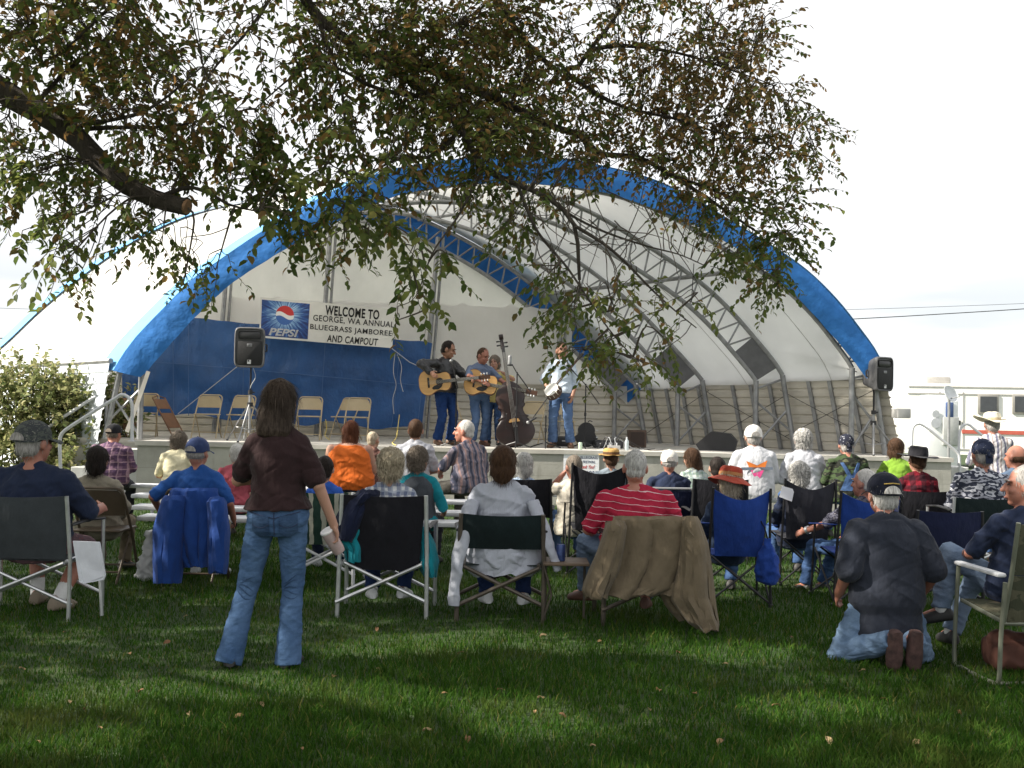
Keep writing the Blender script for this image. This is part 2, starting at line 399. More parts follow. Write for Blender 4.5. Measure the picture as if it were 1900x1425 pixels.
# ---- concrete stage
m, t, b = newmat('concrete'); co, X = obj_xyz(t)
c = ramp(t, noise_(t, co, 1.6, 8, .65), [(.3, (.27, .265, .235)), (.7, (.43, .42, .38))])
st = noise_(t, co, 3.2, 5, .6, (2.2, 1, .35)); c = mixc(t, ramp(t, st, [(.55, (0, 0, 0)), (.75, (.5, .5, .5))]), c, (.16, .155, .13))
c = mixc(t, val(t, 'MULTIPLY', band(t, X[2], .47, .02), .35), c, (.15, .15, .13))
t.links.new(c, b.inputs['Base Color']); b.inputs['Roughness'].default_value = .9; bump(t, b, noise_(t, co, 35, 8), .35, .01); CONC = m
SZ = .9; SY = 16.6
st_o = thing('concrete_stage', 'raised concrete stage platform with stained front face', 'stage', (0, SY, 0))
q = MB(); xl = P(255, 818, SY).x; xr = P(1765, 850, SY).x
ol = [(xl, SY), (xr, SY), (xr+.1, 17.6), (3.9, 22.3), (-12.2, 24.0), (-7.6, 17.62), (xl, 17.62)]
n = len(ol); q.add([(x, y, 0) for x, y in ol]+[(x, y, SZ-.07) for x, y in ol], [tuple(range(n-1, -1, -1)), tuple(range(n, 2*n))]+[(j, (j+1) % n, n+(j+1) % n, n+j) for j in range(n)])
q.build('front_wall', CONC, st_o, False, True)
q = MB(); ol2 = [(x+(-.03 if x < 0 else .03), y-(.03 if y < 17 else 0)) for x, y in ol]
q.add([(x, y, SZ-.068) for x, y in ol2]+[(x, y, SZ) for x, y in ol2], [tuple(range(n-1, -1, -1)), tuple(range(n, 2*n))]+[(j, (j+1) % n, n+(j+1) % n, n+j) for j in range(n)])
q.build('floor_slab', mat('stage_floor', (.46, .44, .40), .85, 0, .2, 2, 50, .2), st_o, False, True)
def steps(label, xa, xb, y0, y1, n=5):
    o = thing('stage_steps', label, 'steps', ((xa+xb)/2, (y0+y1)/2, 0)); hw = abs(xb-xa)/n
    for i in range(n):
        x = xa+(xb-xa)*(i+.5)/n; h = SZ*(i+1)/(n+1)
        MB().box((x, (y0+y1)/2, h/2), (hw-.004, y1-y0, h), bev=.01).build('step', mat('step_concrete', (.55, .55, .53), .85, 0, .15, 3, 50, .2), o, False, True)
steps('pale concrete steps climbing to the left end of the stage', -7.9, xl-.04, 16.75, 17.5)
steps('pale concrete steps climbing to the right end of the stage', xr+1.5, xr+.04, 16.7, 17.5)
def rail(label, px, Ys, r=.028):
    pts = [P(x, y, Ys) for x, y in px]; pts[0].z = 0 if pts[0].z < .6 else SZ*.4; 
    o = thing('handrail', label, 'handrail', (pts[0].x, pts[0].y, pts[0].z))
    MB().tube(catmull(pts, 46), r, 10).build('rail_pipe', WHITEPAINT, o, world=True)
    for p in (pts[0], pts[-1]): MB().lathe([(.02, 0), (.07, 0), (.07, .012), (.033, .016)], 14, M=Matrix.Translation((p.x, p.y, p.z))).build('foot_flange', WHITEPAINT, o, world=True)
rail('white pipe handrail nearest the crowd at the left stage steps', [(114, 925), (112, 864), (111, 818), (114, 806), (124, 796), (170, 766), (214, 739), (226, 732), (238, 737), (245, 752), (245, 785), (245, 819)], 16.65)
rail('white pipe handrail against the bush behind the left stage steps', [(84, 900), (86, 840), (87, 805), (94, 790), (130, 766), (168, 741), (181, 736), (192, 740), (197, 752), (197, 782), (197, 812)], 17.55)
rail('left white pipe handrail at the right stage steps', [(1690, 853), (1692, 815), (1693, 797), (1697, 789), (1706, 786), (1720, 794), (1745, 814), (1774, 838), (1780, 850), (1781, 900)], 16.65, .022)
rail('right white pipe handrail beside the man in the white cowboy hat', [(1778, 848), (1780, 815), (1782, 798), (1786, 790), (1796, 787), (1808, 796), (1830, 814), (1856, 836), (1862, 850), (1863, 900)], 17.55, .022)

# ---- hooped fabric shelter
FY = 17.3
FO = [(212,688),(231,656),(258,622),(295,583),(358,520),(400,490),(470,442),(550,394),(625,354),(700,324),(750,312),(830,300),(900,293),(960,291),(1040,297),(1110,309),(1200,332),(1280,367),(1350,410),(1420,452),(1491,501),(1546,554),(1588,606),(1624,657),(1640,700)]
FI = [(262,700),(276,687),(323,634),(364,589),(425,532),(500,482),(560,447),(620,415),(680,388),(750,361),(835,346),(915,341),(1020,344),(1120,358),(1195,382),(1275,412),(1350,452),(1410,495),(1465,540),(1520,597),(1570,655),(1607,703)]
RO = [(-78,705),(-30,662),(0,637),(60,580),(130,522),(215,462),(320,410),(430,380),(560,363),(650,366),(720,380),(790,405),(880,450),(960,503),(1040,570),(1110,640),(1160,690),(1192,720)]
rY = lambda px: 23.0-(px+78)/1270*1.5
NU = 91
CF = catmull([P(x, y, FY) for x, y in FO], NU); CI = catmull([P(x, y, FY-.02) for x, y in FI], NU); CR = catmull([P(x, y, rY(x)) for x, y in RO], NU)
def mem(tt, off=0.0):
    "curve of the roof membrane at depth fraction tt, moved inwards by off"
    c = [a.lerp(b_, tt) for a, b_ in zip(CF, CR)]
    if off == 0: return c
    o = []
    for i, p in enumerate(c):
        d = (c[min(i+1, NU-1)]-c[max(i-1, 0)]).normalized(); nrm = V((d.z, 0, -d.x)); o.append(p+nrm.normalized()*off)
    return o
sh = thing('stage_shelter', 'white arched fabric stage shelter with blue trim and steel trusses', 'shelter', (-.5, 17.3, SZ))
m, t, b = newmat('roof_fabric'); co, X = obj_xyz(t)
c = vary(t, co, (.86, .86, .845), .05, 1.2)
t.links.new(c, b.inputs['Base Color']); b.inputs['Roughness'].default_value = .55; bump(t, b, noise_(t, co, 2.2, 4, .5, (1, 1, .4)), .25, .06); transl(m, t, b, .62); FAB = m
q = MB(); NT = 19; rows = []
for i in range(NT):
    c_ = mem(i/(NT-1)); sag = .05*math.sin(math.pi*((i/(NT-1)*3) % 1))
    c2 = mem(i/(NT-1), sag); rows.append(c2)
q.grid(rows, thick=.004); q.build('roof_cover', FAB, sh, world=True)
m, t, b = newmat('blue_vinyl'); co, X = obj_xyz(t)
c = vary(t, co, (.045, .205, .56), .18, 2.0); t.links.new(c, b.inputs['Base Color']); b.inputs['Roughness'].default_value = .75; b.inputs['Specular IOR Level'].default_value = .2
bump(t, b, noise_(t, co, 5, 4, .5), .6, .05); transl(m, t, b, .22); BLUE = m
q = MB(); rows = []
for j in range(9):
    s = j/8
    rows.append([CF[i].lerp(CI[i], s)+V((0, -.05-.03*math.sin(s*math.pi)+.030*noise.noise((i*.35, s*1.5, 0))+.016*math.sin(i*2.2)*s, .0)) for i in range(NU)])
q.grid(rows, thick=.006); q.build('front_valance', BLUE, sh, world=True)
m, t, b = newmat('sunlit_blue_vinyl'); co, X = obj_xyz(t); t.links.new(vary(t, co, (.12, .36, .66), .15, 2), b.inputs['Base Color']); b.inputs['Roughness'].default_value = .7; SUNLIT_BLUE = m  # paler copy of the blue vinyl, strong sun on the trim painted into its colour
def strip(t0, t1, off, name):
    q = MB(); q.grid([mem(t0+(t1-t0)*k/4, off) for k in range(5)], thick=.004); return q.build(name, SUNLIT_BLUE, sh, world=True)
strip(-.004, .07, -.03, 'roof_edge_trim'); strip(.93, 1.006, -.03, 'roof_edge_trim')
q = MB(); a = mem(1.0, .02); b_ = mem(1.0, .42); q.grid([[p.lerp(r_, s)+V((0, .10, 0)) for p, r_ in zip(a, b_)] for s in (0, .5, 1)], thick=.005); q.build('rear_valance', BLUE, sh, world=True)
def truss(tt):
    a = mem(tt, .09); b_ = mem(tt, (.56 if tt > .1 else .40) if tt < .98 else .50); q = MB(); q.tube(a[1:-1], .042, 8)
    q.tube(b_[2:-2], .042, 8)
    for k in range(2, NU-3, 2): q.tube([a[k], b_[k+1]], .019, 6); q.tube([b_[k+1], a[k+2]], .019, 6)
    o = q.build('truss', GALV, sh, world=True)
    for e, sg in ((slice(2, 7), 1), (slice(NU-7, NU-2), -1)):
        pa = a[e]; pb = b_[e]; g_ = MB(); g_.grid([[p+V((0, -.012, 0)) for p in pa], [p+V((0, -.012, 0)) for p in pb]], thick=.008)
        if tt > .1: g_.build('gusset_plate', mat('plate_grey', (.13, .13, .135), .65, .2), o); o.children[-1].data.transform(LOC[sh.name].inverted())
    for e, sg in ((0, -1), (-1, 1)):
        bi = b_[2] if e == 0 else b_[-3]; ao = a[1] if e == 0 else a[-2]
        f1 = V((bi.x, bi.y, SZ)); f2 = V((ao.x+sg*.24, ao.y, SZ))
        MB().tube([bi, f1], .05, 10).build('leg_post', GALV, sh, world=True)
        p_ = MB().tube([ao, f2], .05, 10); p_.tube([bi.lerp(f1, .12), ao.lerp(f2, .05)], .022, 6); p_.tube([bi.lerp(f1, .3), ao.lerp(f2, .75)], .022, 6); p_.tube([bi.lerp(f1, .95), ao.lerp(f2, .45)], .022, 6)
        p_.build('leg_strut', GALV, sh, world=True)
for tt in (.012, 1/3, 2/3, .985): truss(tt)
for u, r_ in ((.14, .035), (.33, .03), (.5, .03), (.66, .03), (.835, .04)):
    i = int(u*(NU-1)); MB().tube([mem(0.02, .14)[i], mem(.98, .14)[i]], r_, 8).build('purlin', GALV, sh, world=True)
for tt in (.17, .5, .83):
    c_ = mem(tt, .06); MB().tube(c_, .007, 5).build('fabric_seam', mat('seam_grey', (.55, .54, .52), .7), sh, world=True)
# base beam and studs of the side walls, ribbed metal siding
m, t, b = newmat('ribbed_siding'); co, X = obj_xyz(t)
c = vary(t, co, (.58, .545, .47), .13, 1.5, (1, 1, 3)); c = mixc(t, ramp(t, noise_(t, co, 3, 5, .6, (1, 1, 6)), [(.5, (0, 0, 0)), (.8, (.4, .4, .4))]), c, (.22, .19, .15))
t.links.new(c, b.inputs['Base Color']); b.inputs['Roughness'].default_value = .5; b.inputs['Metallic'].default_value = .1; bump(t, b, noise_(t, co, 14, 4, .5, (1, 1, 3)), .15, .02); SID = m
def siding(a, b_, c_, d_, nrm, name, rows=8):
    "ribbed wall: top edge a-b, bottom edge d-c, ribs stand out along nrm"
    q = MB(); L_ = []
    for k in range(rows):
        for s, o in ((0, .0), (.10, .028), (.80, .028), (.92, .0)):
            f = (k+s)/rows; L_.append([a.lerp(d_, f).lerp(b_.lerp(c_, f), e/8)+nrm*o for e in range(9)])
    L_.append([d_.lerp(c_, e/8) for e in range(9)])
    q.grid(L_, thick=.006); return q.build(name, SID, sh, world=True, angle=25)
c0 = mem(0); c1 = mem(1.0)
def wtop(p, z): return V((p.x, p.y, z))
zF, zR = 2.19, 2.14
rt0, rt1 = wtop(c0[-1], zF)+V((.06, 0, 0)), wtop(c1[-1], zR)+V((.06, .18, 0)); rb0, rb1 = rt0+V((.26, 0, 0)), rt1+V((.26, 0, 0)); rb0.z = rb1.z = SZ+.004
lt0, lt1 = wtop(c0[0], zF)-V((.06, 0, 0)), wtop(c1[0], zR)-V((.06, 0, 0)); lb0, lb1 = lt0-V((.26, 0, 0)), lt1-V((.26, 0, 0)); lb0.z = lb1.z = .05
siding(rt0, rt1, rb1, rb0, V((-1, 0, 0)), 'side_wall')
siding(lt0, lt1, lb1, lb0, V((-1, 0, 0)), 'side_wall', 11).data.materials[0] = mat('white_siding', (.62, .66, .70), .5, .1, .06, 3)
kt0, kt1 = wtop(c1[0], zR)+V((.0, .12, 0)), wtop(c1[-1], zR)+V((.42, .12, 0)); kb0, kb1 = V((kt0.x, kt0.y, SZ+.004)), V((kt1.x, kt1.y, SZ+.004))
siding(kt0, kt1, kb1, kb0, V((0, -1, 0)), 'rear_wall')
for a_, b_ in ((rt0, rt1), (lt0, lt1)):
    MB().tube([a_+V((0, 0, .03)), b_+V((0, 0, .03))], .045, 8).build('wall_beam', GALV, sh, world=True)
for k in range(13):
    if k in (4, 8): continue
    f = (k+.5)/13; a_ = rt0.lerp(rt1, f)-V((.05, 0, -.06)); b_ = rb0.lerp(rb1, f)-V((.05, 0, 0)); d = (b_-a_)
    q = MB(); x_ = V((0, 1, 0)); q.tube([a_, b_], .048, 4); q.build('wall_stud', GALV, sh, world=True, smooth=False)
for f0, f1, z0, z1 in ((.02, .36, 2.0, 1.15), (.36, .02, 2.0, 1.1), (.34, .68, 1.9, 1.0), (.68, .34, 2.0, 1.1), (.66, .98, 2.0, 1.1)):
    a_ = rt0.lerp(rt1, f0)-V((.12, 0, 0)); b_ = rt0.lerp(rt1, f1)-V((.02, 0, 0)); a_.z = z0; b_.z = z1; MB().tube([a_, b_], .006, 6).build('brace_cable', BLACKMETAL, sh, world=True)
q = MB(); q.tube([P(1400, 628, 19.2), P(1590, 690, 17.6)], .008, 5); q.tube([P(1478, 652, 18.5), P(1536, 669, 18.1)], .028, 6); q.build('brace_cable', BLACKMETAL, sh, world=True)
MB().tube([P(1290, 450, 18.6), P(1283, 560, 18.6)], .008, 5).build('hanging_rope', BLACKMETAL, sh, world=True)
# end panel of the shelter: upper fabric and overlapping lower sheet
q = MB(); tp = mem(1.0, .47); rows = []
for j in range(15):
    s = j/14; rows.append([])
    for i in range(0, NU):
        bz = zR-.05; p = tp[i]; bt = kt0.lerp(kt1, min(max((p.x-kt0.x)/(kt1.x-kt0.x), 0), 1)); bt.z = bz
        bt.y -= .08
        pp = V((p.x, p.y+.02, p.z)).lerp(V((p.x, bt.y, bz)), s); pp.y += .05*noise.noise((pp.x*1.4, pp.z*.7, 3))+.02*math.sin(pp.x*7+pp.z*2.5)*(1-s)
        rows[-1].append(pp)
q.grid(rows, thick=.004)
m, t, b = newmat('end_fabric'); co, X = obj_xyz(t); t.links.new(vary(t, co, (.86, .85, .82), .05, 1.4), b.inputs['Base Color']); b.inputs['Roughness'].default_value = .6
bump(t, b, noise_(t, co, 3, 4, .5, (3, 1, .5)), .4, .05); transl(m, t, b, .62); ENDF = m
q.build('end_panel', ENDF, sh, world=True)
q = MB(); rows = [[], [], [], [], [], []]
for e in range(61):
    px = 300+(1062-300)*e/60; py = 553+(px-425)*.034; a_ = P(px, py, rY(px)-.22)
    a_.z += .09*(max(0, math.cos(px/43*2*math.pi))**8)
    for j in range(6): rows[j].append(V((a_.x+(a_.x+3)*.0*j, a_.y+.03*noise.noise((a_.x*1.5, j*.6, 9)), a_.z+(zR-.03-a_.z)*j/5)))
q.grid(rows, thick=.004)
m, t, b = newmat('lower_sheet'); co, X = obj_xyz(t); t.links.new(vary(t, co, (.9, .89, .88), .03, 1.4), b.inputs['Base Color']); b.inputs['Roughness'].default_value = .6
bump(t, b, noise_(t, co, 2.5, 4, .5, (2, 1, 1.2)), .5, .06); transl(m, t, b, .62); q.build('end_panel_lower_sheet', m, sh, world=True)
for (x0, y0), (x1, y1) in (((419, 520), (396, 812)), ((614, 415), (586, 812)), ((813, 440), (782, 812)), ((1043, 560), (1026, 812))):
    Yp = rY(x1)-.42
    a_ = P(x0, y0, Yp); b_ = P(x1, y1, Yp); b_.z = SZ
    q = MB(); q.tube([a_, b_], .05, 8); q.tube([a_+V((.11, .05, 0)), b_+V((.11, .05, 0))], .03, 8); q.build('end_post', GALV, sh, world=True)
q = MB(); q.grid([[P(272, 688, 17.2), P(279, 690, 17.2)], [P(254, 740, 17.2), P(261, 743, 17.2)], [P(232, 800, 17.15), P(239, 803, 17.15)]], thick=.01); q.build('hanging_strap', mat('strap_white', (.42, .40, .36), .7), sh, world=True)
MB().box(P(1672, 767, 17.0), (.22, .3, .16), bev=.02).build('flood_lamp', mat('lamp_grey', (.35, .35, .34), .5), sh, world=True)

# ---- blue tarpaulin hung across the back of the stage
def quad_grid(c, nu, nv, Y, fn):
    (a, b_, c_, d) = c; R_ = []
    for j in range(nv+1):
        v = j/nv; r = []
        for i in range(nu+1):
            u = i/nu; x = (a[0]*(1-u)+b_[0]*u)*(1-v)+(d[0]*(1-u)+c_[0]*u)*v; y = (a[1]*(1-u)+b_[1]*u)*(1-v)+(d[1]*(1-u)+c_[1]*u)*v
            p = P(x, y, Y); dy, dz = fn(u, v); r.append(p+V((0, dy, dz)))
        R_.append(r)
    return R_
m, t, b = newmat('tarp'); co, X = obj_xyz(t); c = vary(t, co, (.014, .076, .235), .22, 1.5); t.links.new(c, b.inputs['Base Color']); b.inputs['Roughness'].default_value = .5
bump(t, b, val(t, 'ADD', noise_(t, co, 1.6, 5, .6, (2, 1, .8)), val(t, 'MULTIPLY', noise_(t, co, 9, 4), .25)), .6, .1); TARP = m
tp_o = thing('tarpaulin', 'blue tarpaulin hung across the back of the stage', 'tarpaulin', P(520, 780, 20.6))
q = MB(); q.grid(quad_grid([(222, 574), (802, 637), (782, 797), (228, 764)], 70, 20, 20.6, lambda u, v: (.07*noise.noise((u*9, v*3, 0))+.04*noise.noise((u*30, v*5, 4)), .05*noise.noise((u*14, v, 7))+(.05*math.cos(u*26) if v == 1 else 0))), thick=.004)
q.build('sheet', TARP, tp_o, world=True)
q = MB()
for u in (.17, .22, .40, .66, .90, .985): q.tube([P(222+580*u, 574+63*u, 20.56), P(228+554*u, 764+33*u, 20.47)], .007, 4)
q.tube([P(240, 668, 20.5), P(420, 682, 20.5), P(790, 716, 20.5)], .006, 4)
q.build('seam', mat('seam_blue', (.05, .11, .26), .6), tp_o, world=True)
q = MB(); q.tube([P(330, 768, 20.3), P(440, 680, 20.3)], .009, 5); q.build('tie_rope', mat('rope', (.40, .42, .45), .8), tp_o, world=True); q = MB(); q.tube([P(725, 645, 20.3), P(760, 672, 20.3), P(800, 690, 20.3)], .009, 5)
q.build('tie_rope', mat('rope', (.40, .42, .45), .8), tp_o, world=True); q = MB()
q.tube(catmull([P(733, 655, 20.3), P(730, 690, 20.3), P(735, 715, 20.3), P(729, 740, 20.3), P(731, 768, 20.3)], 20), .008, 5); q.build('tie_rope', mat('rope', (.40, .42, .45), .8), tp_o, world=True); q = MB(); q.tube(catmull([P(737, 658, 20.3), P(745, 680, 20.3), P(743, 705, 20.3), P(748, 727, 20.3)], 16), .008, 5)
q.build('tie_rope', mat('rope', (.40, .42, .45), .8), tp_o, world=True)

# ---- welcome banner
bn = thing('banner', 'white welcome banner with soda logo hanging over the blue tarp', 'banner', P(607, 645, 20.2))
BC = [(483, 551), (734, 574), (728, 646), (480, 626)]
def bp(u, v, dy=0.0):
    a, b_, c_, d = BC; x = (a[0]*(1-u)+b_[0]*u)*(1-v)+(d[0]*(1-u)+c_[0]*u)*v; y = (a[1]*(1-u)+b_[1]*u)*(1-v)+(d[1]*(1-u)+c_[1]*u)*v
    p = P(x, y, 20.15); p.y += .025*math.sin(u*9+v*2)-dy; return p
def bpatch(u0, v0, u1, v1, dy, name, m_, nu=16, nv=6):
    q = MB(); q.grid([[bp(u0+(u1-u0)*i/nu, v0+(v1-v0)*j/nv, dy) for i in range(nu+1)] for j in range(nv+1)], thick=.002); return q.build(name, m_, bn, world=True)
bpatch(0, 0, 1, 1, 0, 'sheet', mat('banner_white', (.74, .73, .69), .55, 0, .06, 3), 40, 10)
m, t, b = newmat('logo_burst'); co, X = obj_xyz(t)
cx_, cz_ = (P(529, 583, 20.15)-V(bn.location)).x, (P(529, 583, 20.15)-V(bn.location)).z
dx = val(t, 'SUBTRACT', X[0], cx_); dz = val(t, 'SUBTRACT', X[2], cz_); ang = val(t, 'ARCTAN2', dz, dx); rad = val(t, 'SQRT', val(t, 'ADD', val(t, 'MULTIPLY', dx, dx), val(t, 'MULTIPLY', dz, dz)))
cmb = N(t, 'CombineXYZ'); t.links.new(val(t, 'MULTIPLY', ang, 4.5), cmb.inputs[0]); t.links.new(val(t, 'MULTIPLY', rad, 1.5), cmb.inputs[1])
ray = noise_(t, cmb.outputs[0], 2.2, 3, .6); glow = val(t, 'SUBTRACT', 1.0, val(t, 'MULTIPLY', rad, 1.9), True)
f = val(t, 'ADD', val(t, 'MULTIPLY', ray, .85), val(t, 'MULTIPLY', glow, .40))
c = ramp(t, f, [(.40, (.012, .03, .14)), (.56, (.03, .10, .34)), (.70, (.25, .45, .70)), (.84, (.75, .85, .95))]); t.links.new(c, b.inputs['Base Color']); b.inputs['Roughness'].default_value = .5
bpatch(.012, .06, .368, .95, .006, 'logo_panel', m)
def flat(vs, fs, u, v, dy, name, m_, parent=None):
    "lay flat artwork (xz metres, front -y) on the banner around (u,v)"
    L_ = 2.67; H = .77; q = MB(); q.add([bp(u+p[0]/L_, v-p[2]/H, dy) for p in vs], fs); return q.build(name, m_, bn, smooth=False, world=True)
def disc_part(lo, hi, r=.185, n=30):
    xs = [-r+2*r*i/n for i in range(n+1)]; top = []; bot = []
    for x in xs:
        h = math.sqrt(max(r*r-x*x, 0)); top.append((x, 0, max(-h, min(h, hi(x))))); bot.append((x, 0, max(-h, min(h, lo(x)))))
    n2 = n+1; return top+bot, [(i, n2+i, n2+i+1, i+1) for i in range(n)]
wv = lambda x: .035*math.sin(-x*15)
RED = mat('logo_red', (.55, .03, .03), .5, 0, .05); WHT = mat('logo_white', (.8, .8, .8), .5, 0, .03); LBL = mat('logo_blue', (.04, .13, .42), .5, 0, .05)
for lo, hi, m_ in ((lambda x: .035+wv(x), lambda x: 9, RED), (lambda x: -.045+wv(x), lambda x: .035+wv(x), WHT), (lambda x: -9, lambda x: -.045+wv(x), LBL)):
    vs, fs = disc_part(lo, hi); flat(vs, fs, .187, .40, .011, 'logo_globe', m_)
vs, fs = text_geo('PEPSI', .60, .145, .03, .25); flat(vs, fs, .185, .83, .014, 'lettering', WHT)
INK = mat('banner_ink', (.02, .02, .02), .6, 0, .05)
for s_, u, v, wd_, h_, bo, shr in (('WELCOME TO', .684, .18, 1.06, .19, .03, 0), ('GEORGE, WA ANNUAL', .70, .41, 1.60, .135, .012, 0), ('BLUEGRASS JAMBOREE', .685, .645, 1.62, .135, .012, 0), ('AND CAMPOUT', .70, .88, 1.02, .14, .02, .12)):
    vs, fs = text_geo(s_, wd_, h_, bo, shr, space=1.1); flat(vs, fs, u, v, .008, 'lettering', INK)

# ---- aluminium benches
def bench(label, xa, xb, Y, z=.47):
    o = thing('bench', label, 'bench', ((xa+xb)/2, Y, 0), 0, 'rows of low white benches')
    MB().box(((xa+xb)/2, Y, z-.02), (xb-xa, .27, .045), bev=.012).build('seat_plank', WHITEPAINT, o, world=True)
    n = max(2, int((xb-xa)/2)+1)
    for k in range(n):
        x = xa+.35+(xb-xa-.7)*k/(n-1); q = MB(); q.tube([(x, Y-.11, z-.04), (x, Y-.15, .01)], .022, 8); q.tube([(x, Y+.11, z-.04), (x, Y+.15, .01)], .022, 8); q.tube([(x, Y-.13, .2), (x, Y+.13, .2)], .016, 6)
        q.build('leg', WHITEPAINT, o, world=True)
bench('long white bench nearest the stage under the orange shirt woman', P(240, 910, 13.2).x, P(1385, 910, 13.2).x, 13.2)
bench('short white bench under the white hooded sweatshirt', P(1398, 910, 13.0).x, P(1655, 910, 13.0).x, 13.0)
bench('second white bench back from the stage in the left half', P(250, 930, 11.8).x, P(868, 930, 11.8).x, 11.8)
bench('third white bench back from the stage in the left half', P(250, 957, 10.5).x, P(866, 957, 10.5).x, 10.5)
bench('white bench nearest the camera behind the blue cap man', P(262, 985, 9.55).x, P(860, 985, 9.55).x, 9.55)

# ---- camper and odd equipment at the right
rv = thing('camper_trailer', 'white camper trailer parked beyond the right end of the stage', 'camper', (P(1850, 800, 32).x, 32, 0))
CREAM = mat('camper_cream', (.88, .87, .83), .35, 0, .04)
x0 = P(1668, 800, 32).x; x1 = x0+9.5; rv_turn = R(-10); zt = P(1800, 712, 32).z
prof = [(x0+.3, .45), (x0, .9), (x0+.05, zt-.5), (x0+.5, zt-.06), (x0+.9, zt), (x1, zt), (x1, .45)]
MB().prism(prof, 2.4, M=Matrix.Translation((0, 32, 0))).build('body', CREAM, rv, world=True, smooth=False)
for px in (1835, 1895):
    p = P(px, 750, 31.97); wn = MB().box(p, (.62, .05, .62), bev=.02).build('window', mat('window_frame', (.25, .24, .22), .5), rv, world=True)
    MB().box(p+V((0, -.022, 0)), (.48, .03, .48)).build('pane', mat('dark_glass', (.05, .055, .06), .1), wn); wn.children[-1].data.transform(LOC[rv.name].inverted())
MB().box(P(1890, 803, 31.98)-V((0, 0, 0)), (3.4, .03, .12)).build('stripe', mat('camper_red', (.45, .10, .07), .5), rv, world=True)
MB().box(P(1732, 708, 33), (.75, .7, .32), bev=.06).build('roof_unit', mat('ac_grey', (.30, .29, .27), .6), rv, world=True)
for px in (1813, 1868): MB().box(P(px, 709, 33), (.3, .3, .25), bev=.04).build('roof_vent', CREAM, rv, world=True)
for z_ in (.62, zt-.32, zt-.1): MB().box((x0+4.9, 31.985, z_), (9.0, .02, .035)).build('trim_strip', mat('trim_grey', (.42, .41, .39), .5), rv, world=True)
for xx in (x0+1.35, x0+2.05): MB().box((xx, 31.985, 1.55), (.025, .02, 1.75)).build('door_edge', mat('trim_grey', (.42, .41, .39), .5), rv, world=True)
MB().box((x0+1.95, 31.97, 1.45), (.05, .05, .14)).build('door_handle', BLACKPLASTIC, rv, world=True)
for xx in (x0+4.5, x0+5.4):
    wl = MB().lathe([(.05, -.11), (.3, -.11), (.34, -.06), (.34, .06), (.3, .11), (.05, .11)], 24, M=Matrix.Translation((xx, 32.0, .34)) @ Matrix.Rotation(R(90), 4, 'X')).build('wheel', RUBBER, rv, world=True)
ut = thing('utility_cabinet', 'tall white utility cabinet in front of the camper', 'cabinet', (P(1752, 850, 27).x, 27, 0))
p0 = P(1722, 850, 27).x; p1 = P(1778, 850, 27).x; zt = P(1750, 733, 27).z
MB().box(((p0+p1)/2, 27.3, zt/2), (p1-p0, .6, zt), bev=.03).build('body', mat('cabinet_white', (.74, .76, .76), .45, 0, .05), ut, world=True)
for py, r_ in ((768, .10), (785, .13)):
    pp = P(1736, py, 26.98); MB().lathe([(.01, 0), (r_, 0), (r_, .02), (.01, .02)], 18, M=Matrix.Translation(pp) @ Matrix.Rotation(R(90), 4, 'X')).build('round_vent', mat('vent_grey', (.5, .52, .55), .5), ut, world=True)
MB().box(P(1764, 800, 26.97), (.42, .06, .75), bev=.02).build('panel_door', mat('door_grey', (.42, .43, .42), .5), ut, world=True)
MB().box(P(1762, 764, 26.97), (.2, .05, .5), bev=.02).build('blue_label', mat('cab_blue', (.05, .09, .22), .5), ut, world=True)
dsh = thing('satellite_dish', 'small pale satellite dish on a pole beside the utility cabinet', 'satellite dish', (P(1760, 850, 25.5).x, 25.5, 0))
pp = P(1761, 732, 25.5); MB().tube([(pp.x, 25.5, 0), (pp.x, 25.5, pp.z-.02)], .035, 8).build('pole', GALV, dsh, world=True)
MB().lathe([(.01, -.05), (.10, -.045), (.18, -.02), (.24, .03), (.235, .035), (.17, -.005), (.1, -.03), (.01, -.035)], 22, M=Matrix.Translation(pp+V((0, -.08, 0))) @ Matrix.Rotation(R(60), 4, 'X') @ Matrix.Rotation(R(25), 4, 'Y')).build('dish', mat('dish_grey', (.6, .62, .63), .5), dsh, world=True)
MB().tube([pp+V((0, -.08, -.1)), pp+V((.08, -.4, -.06))], .015, 6).build('feed_arm', GALV, dsh, world=True)
rv.rotation_euler.z = rv_turn
# ---- overhead wires far behind
for i, (ya, yb, r_) in enumerate(((593, 574, .020), (581, 562, .009))):
    a_ = P(-500, 560, 46); b_ = P(2500, 540, 46); q0 = P(1570, ya-6*i, 46); q1 = P(1900, yb+2*i, 46); d = (q1-q0)/(q1.x-q0.x)
    pts = [q0+d*(x-q0.x)+V((0, 0, .0008*(x-18)**2-.0)) for x in np.linspace(-45, 45, 24)]
    o = MB().tube(pts, r_, 5).build('power_line', BLACKMETAL)
    tag(o, ('thicker lower black power line crossing the sky beyond the shelter', 'thin upper power line crossing the sky beyond the shelter')[i], 'power line')
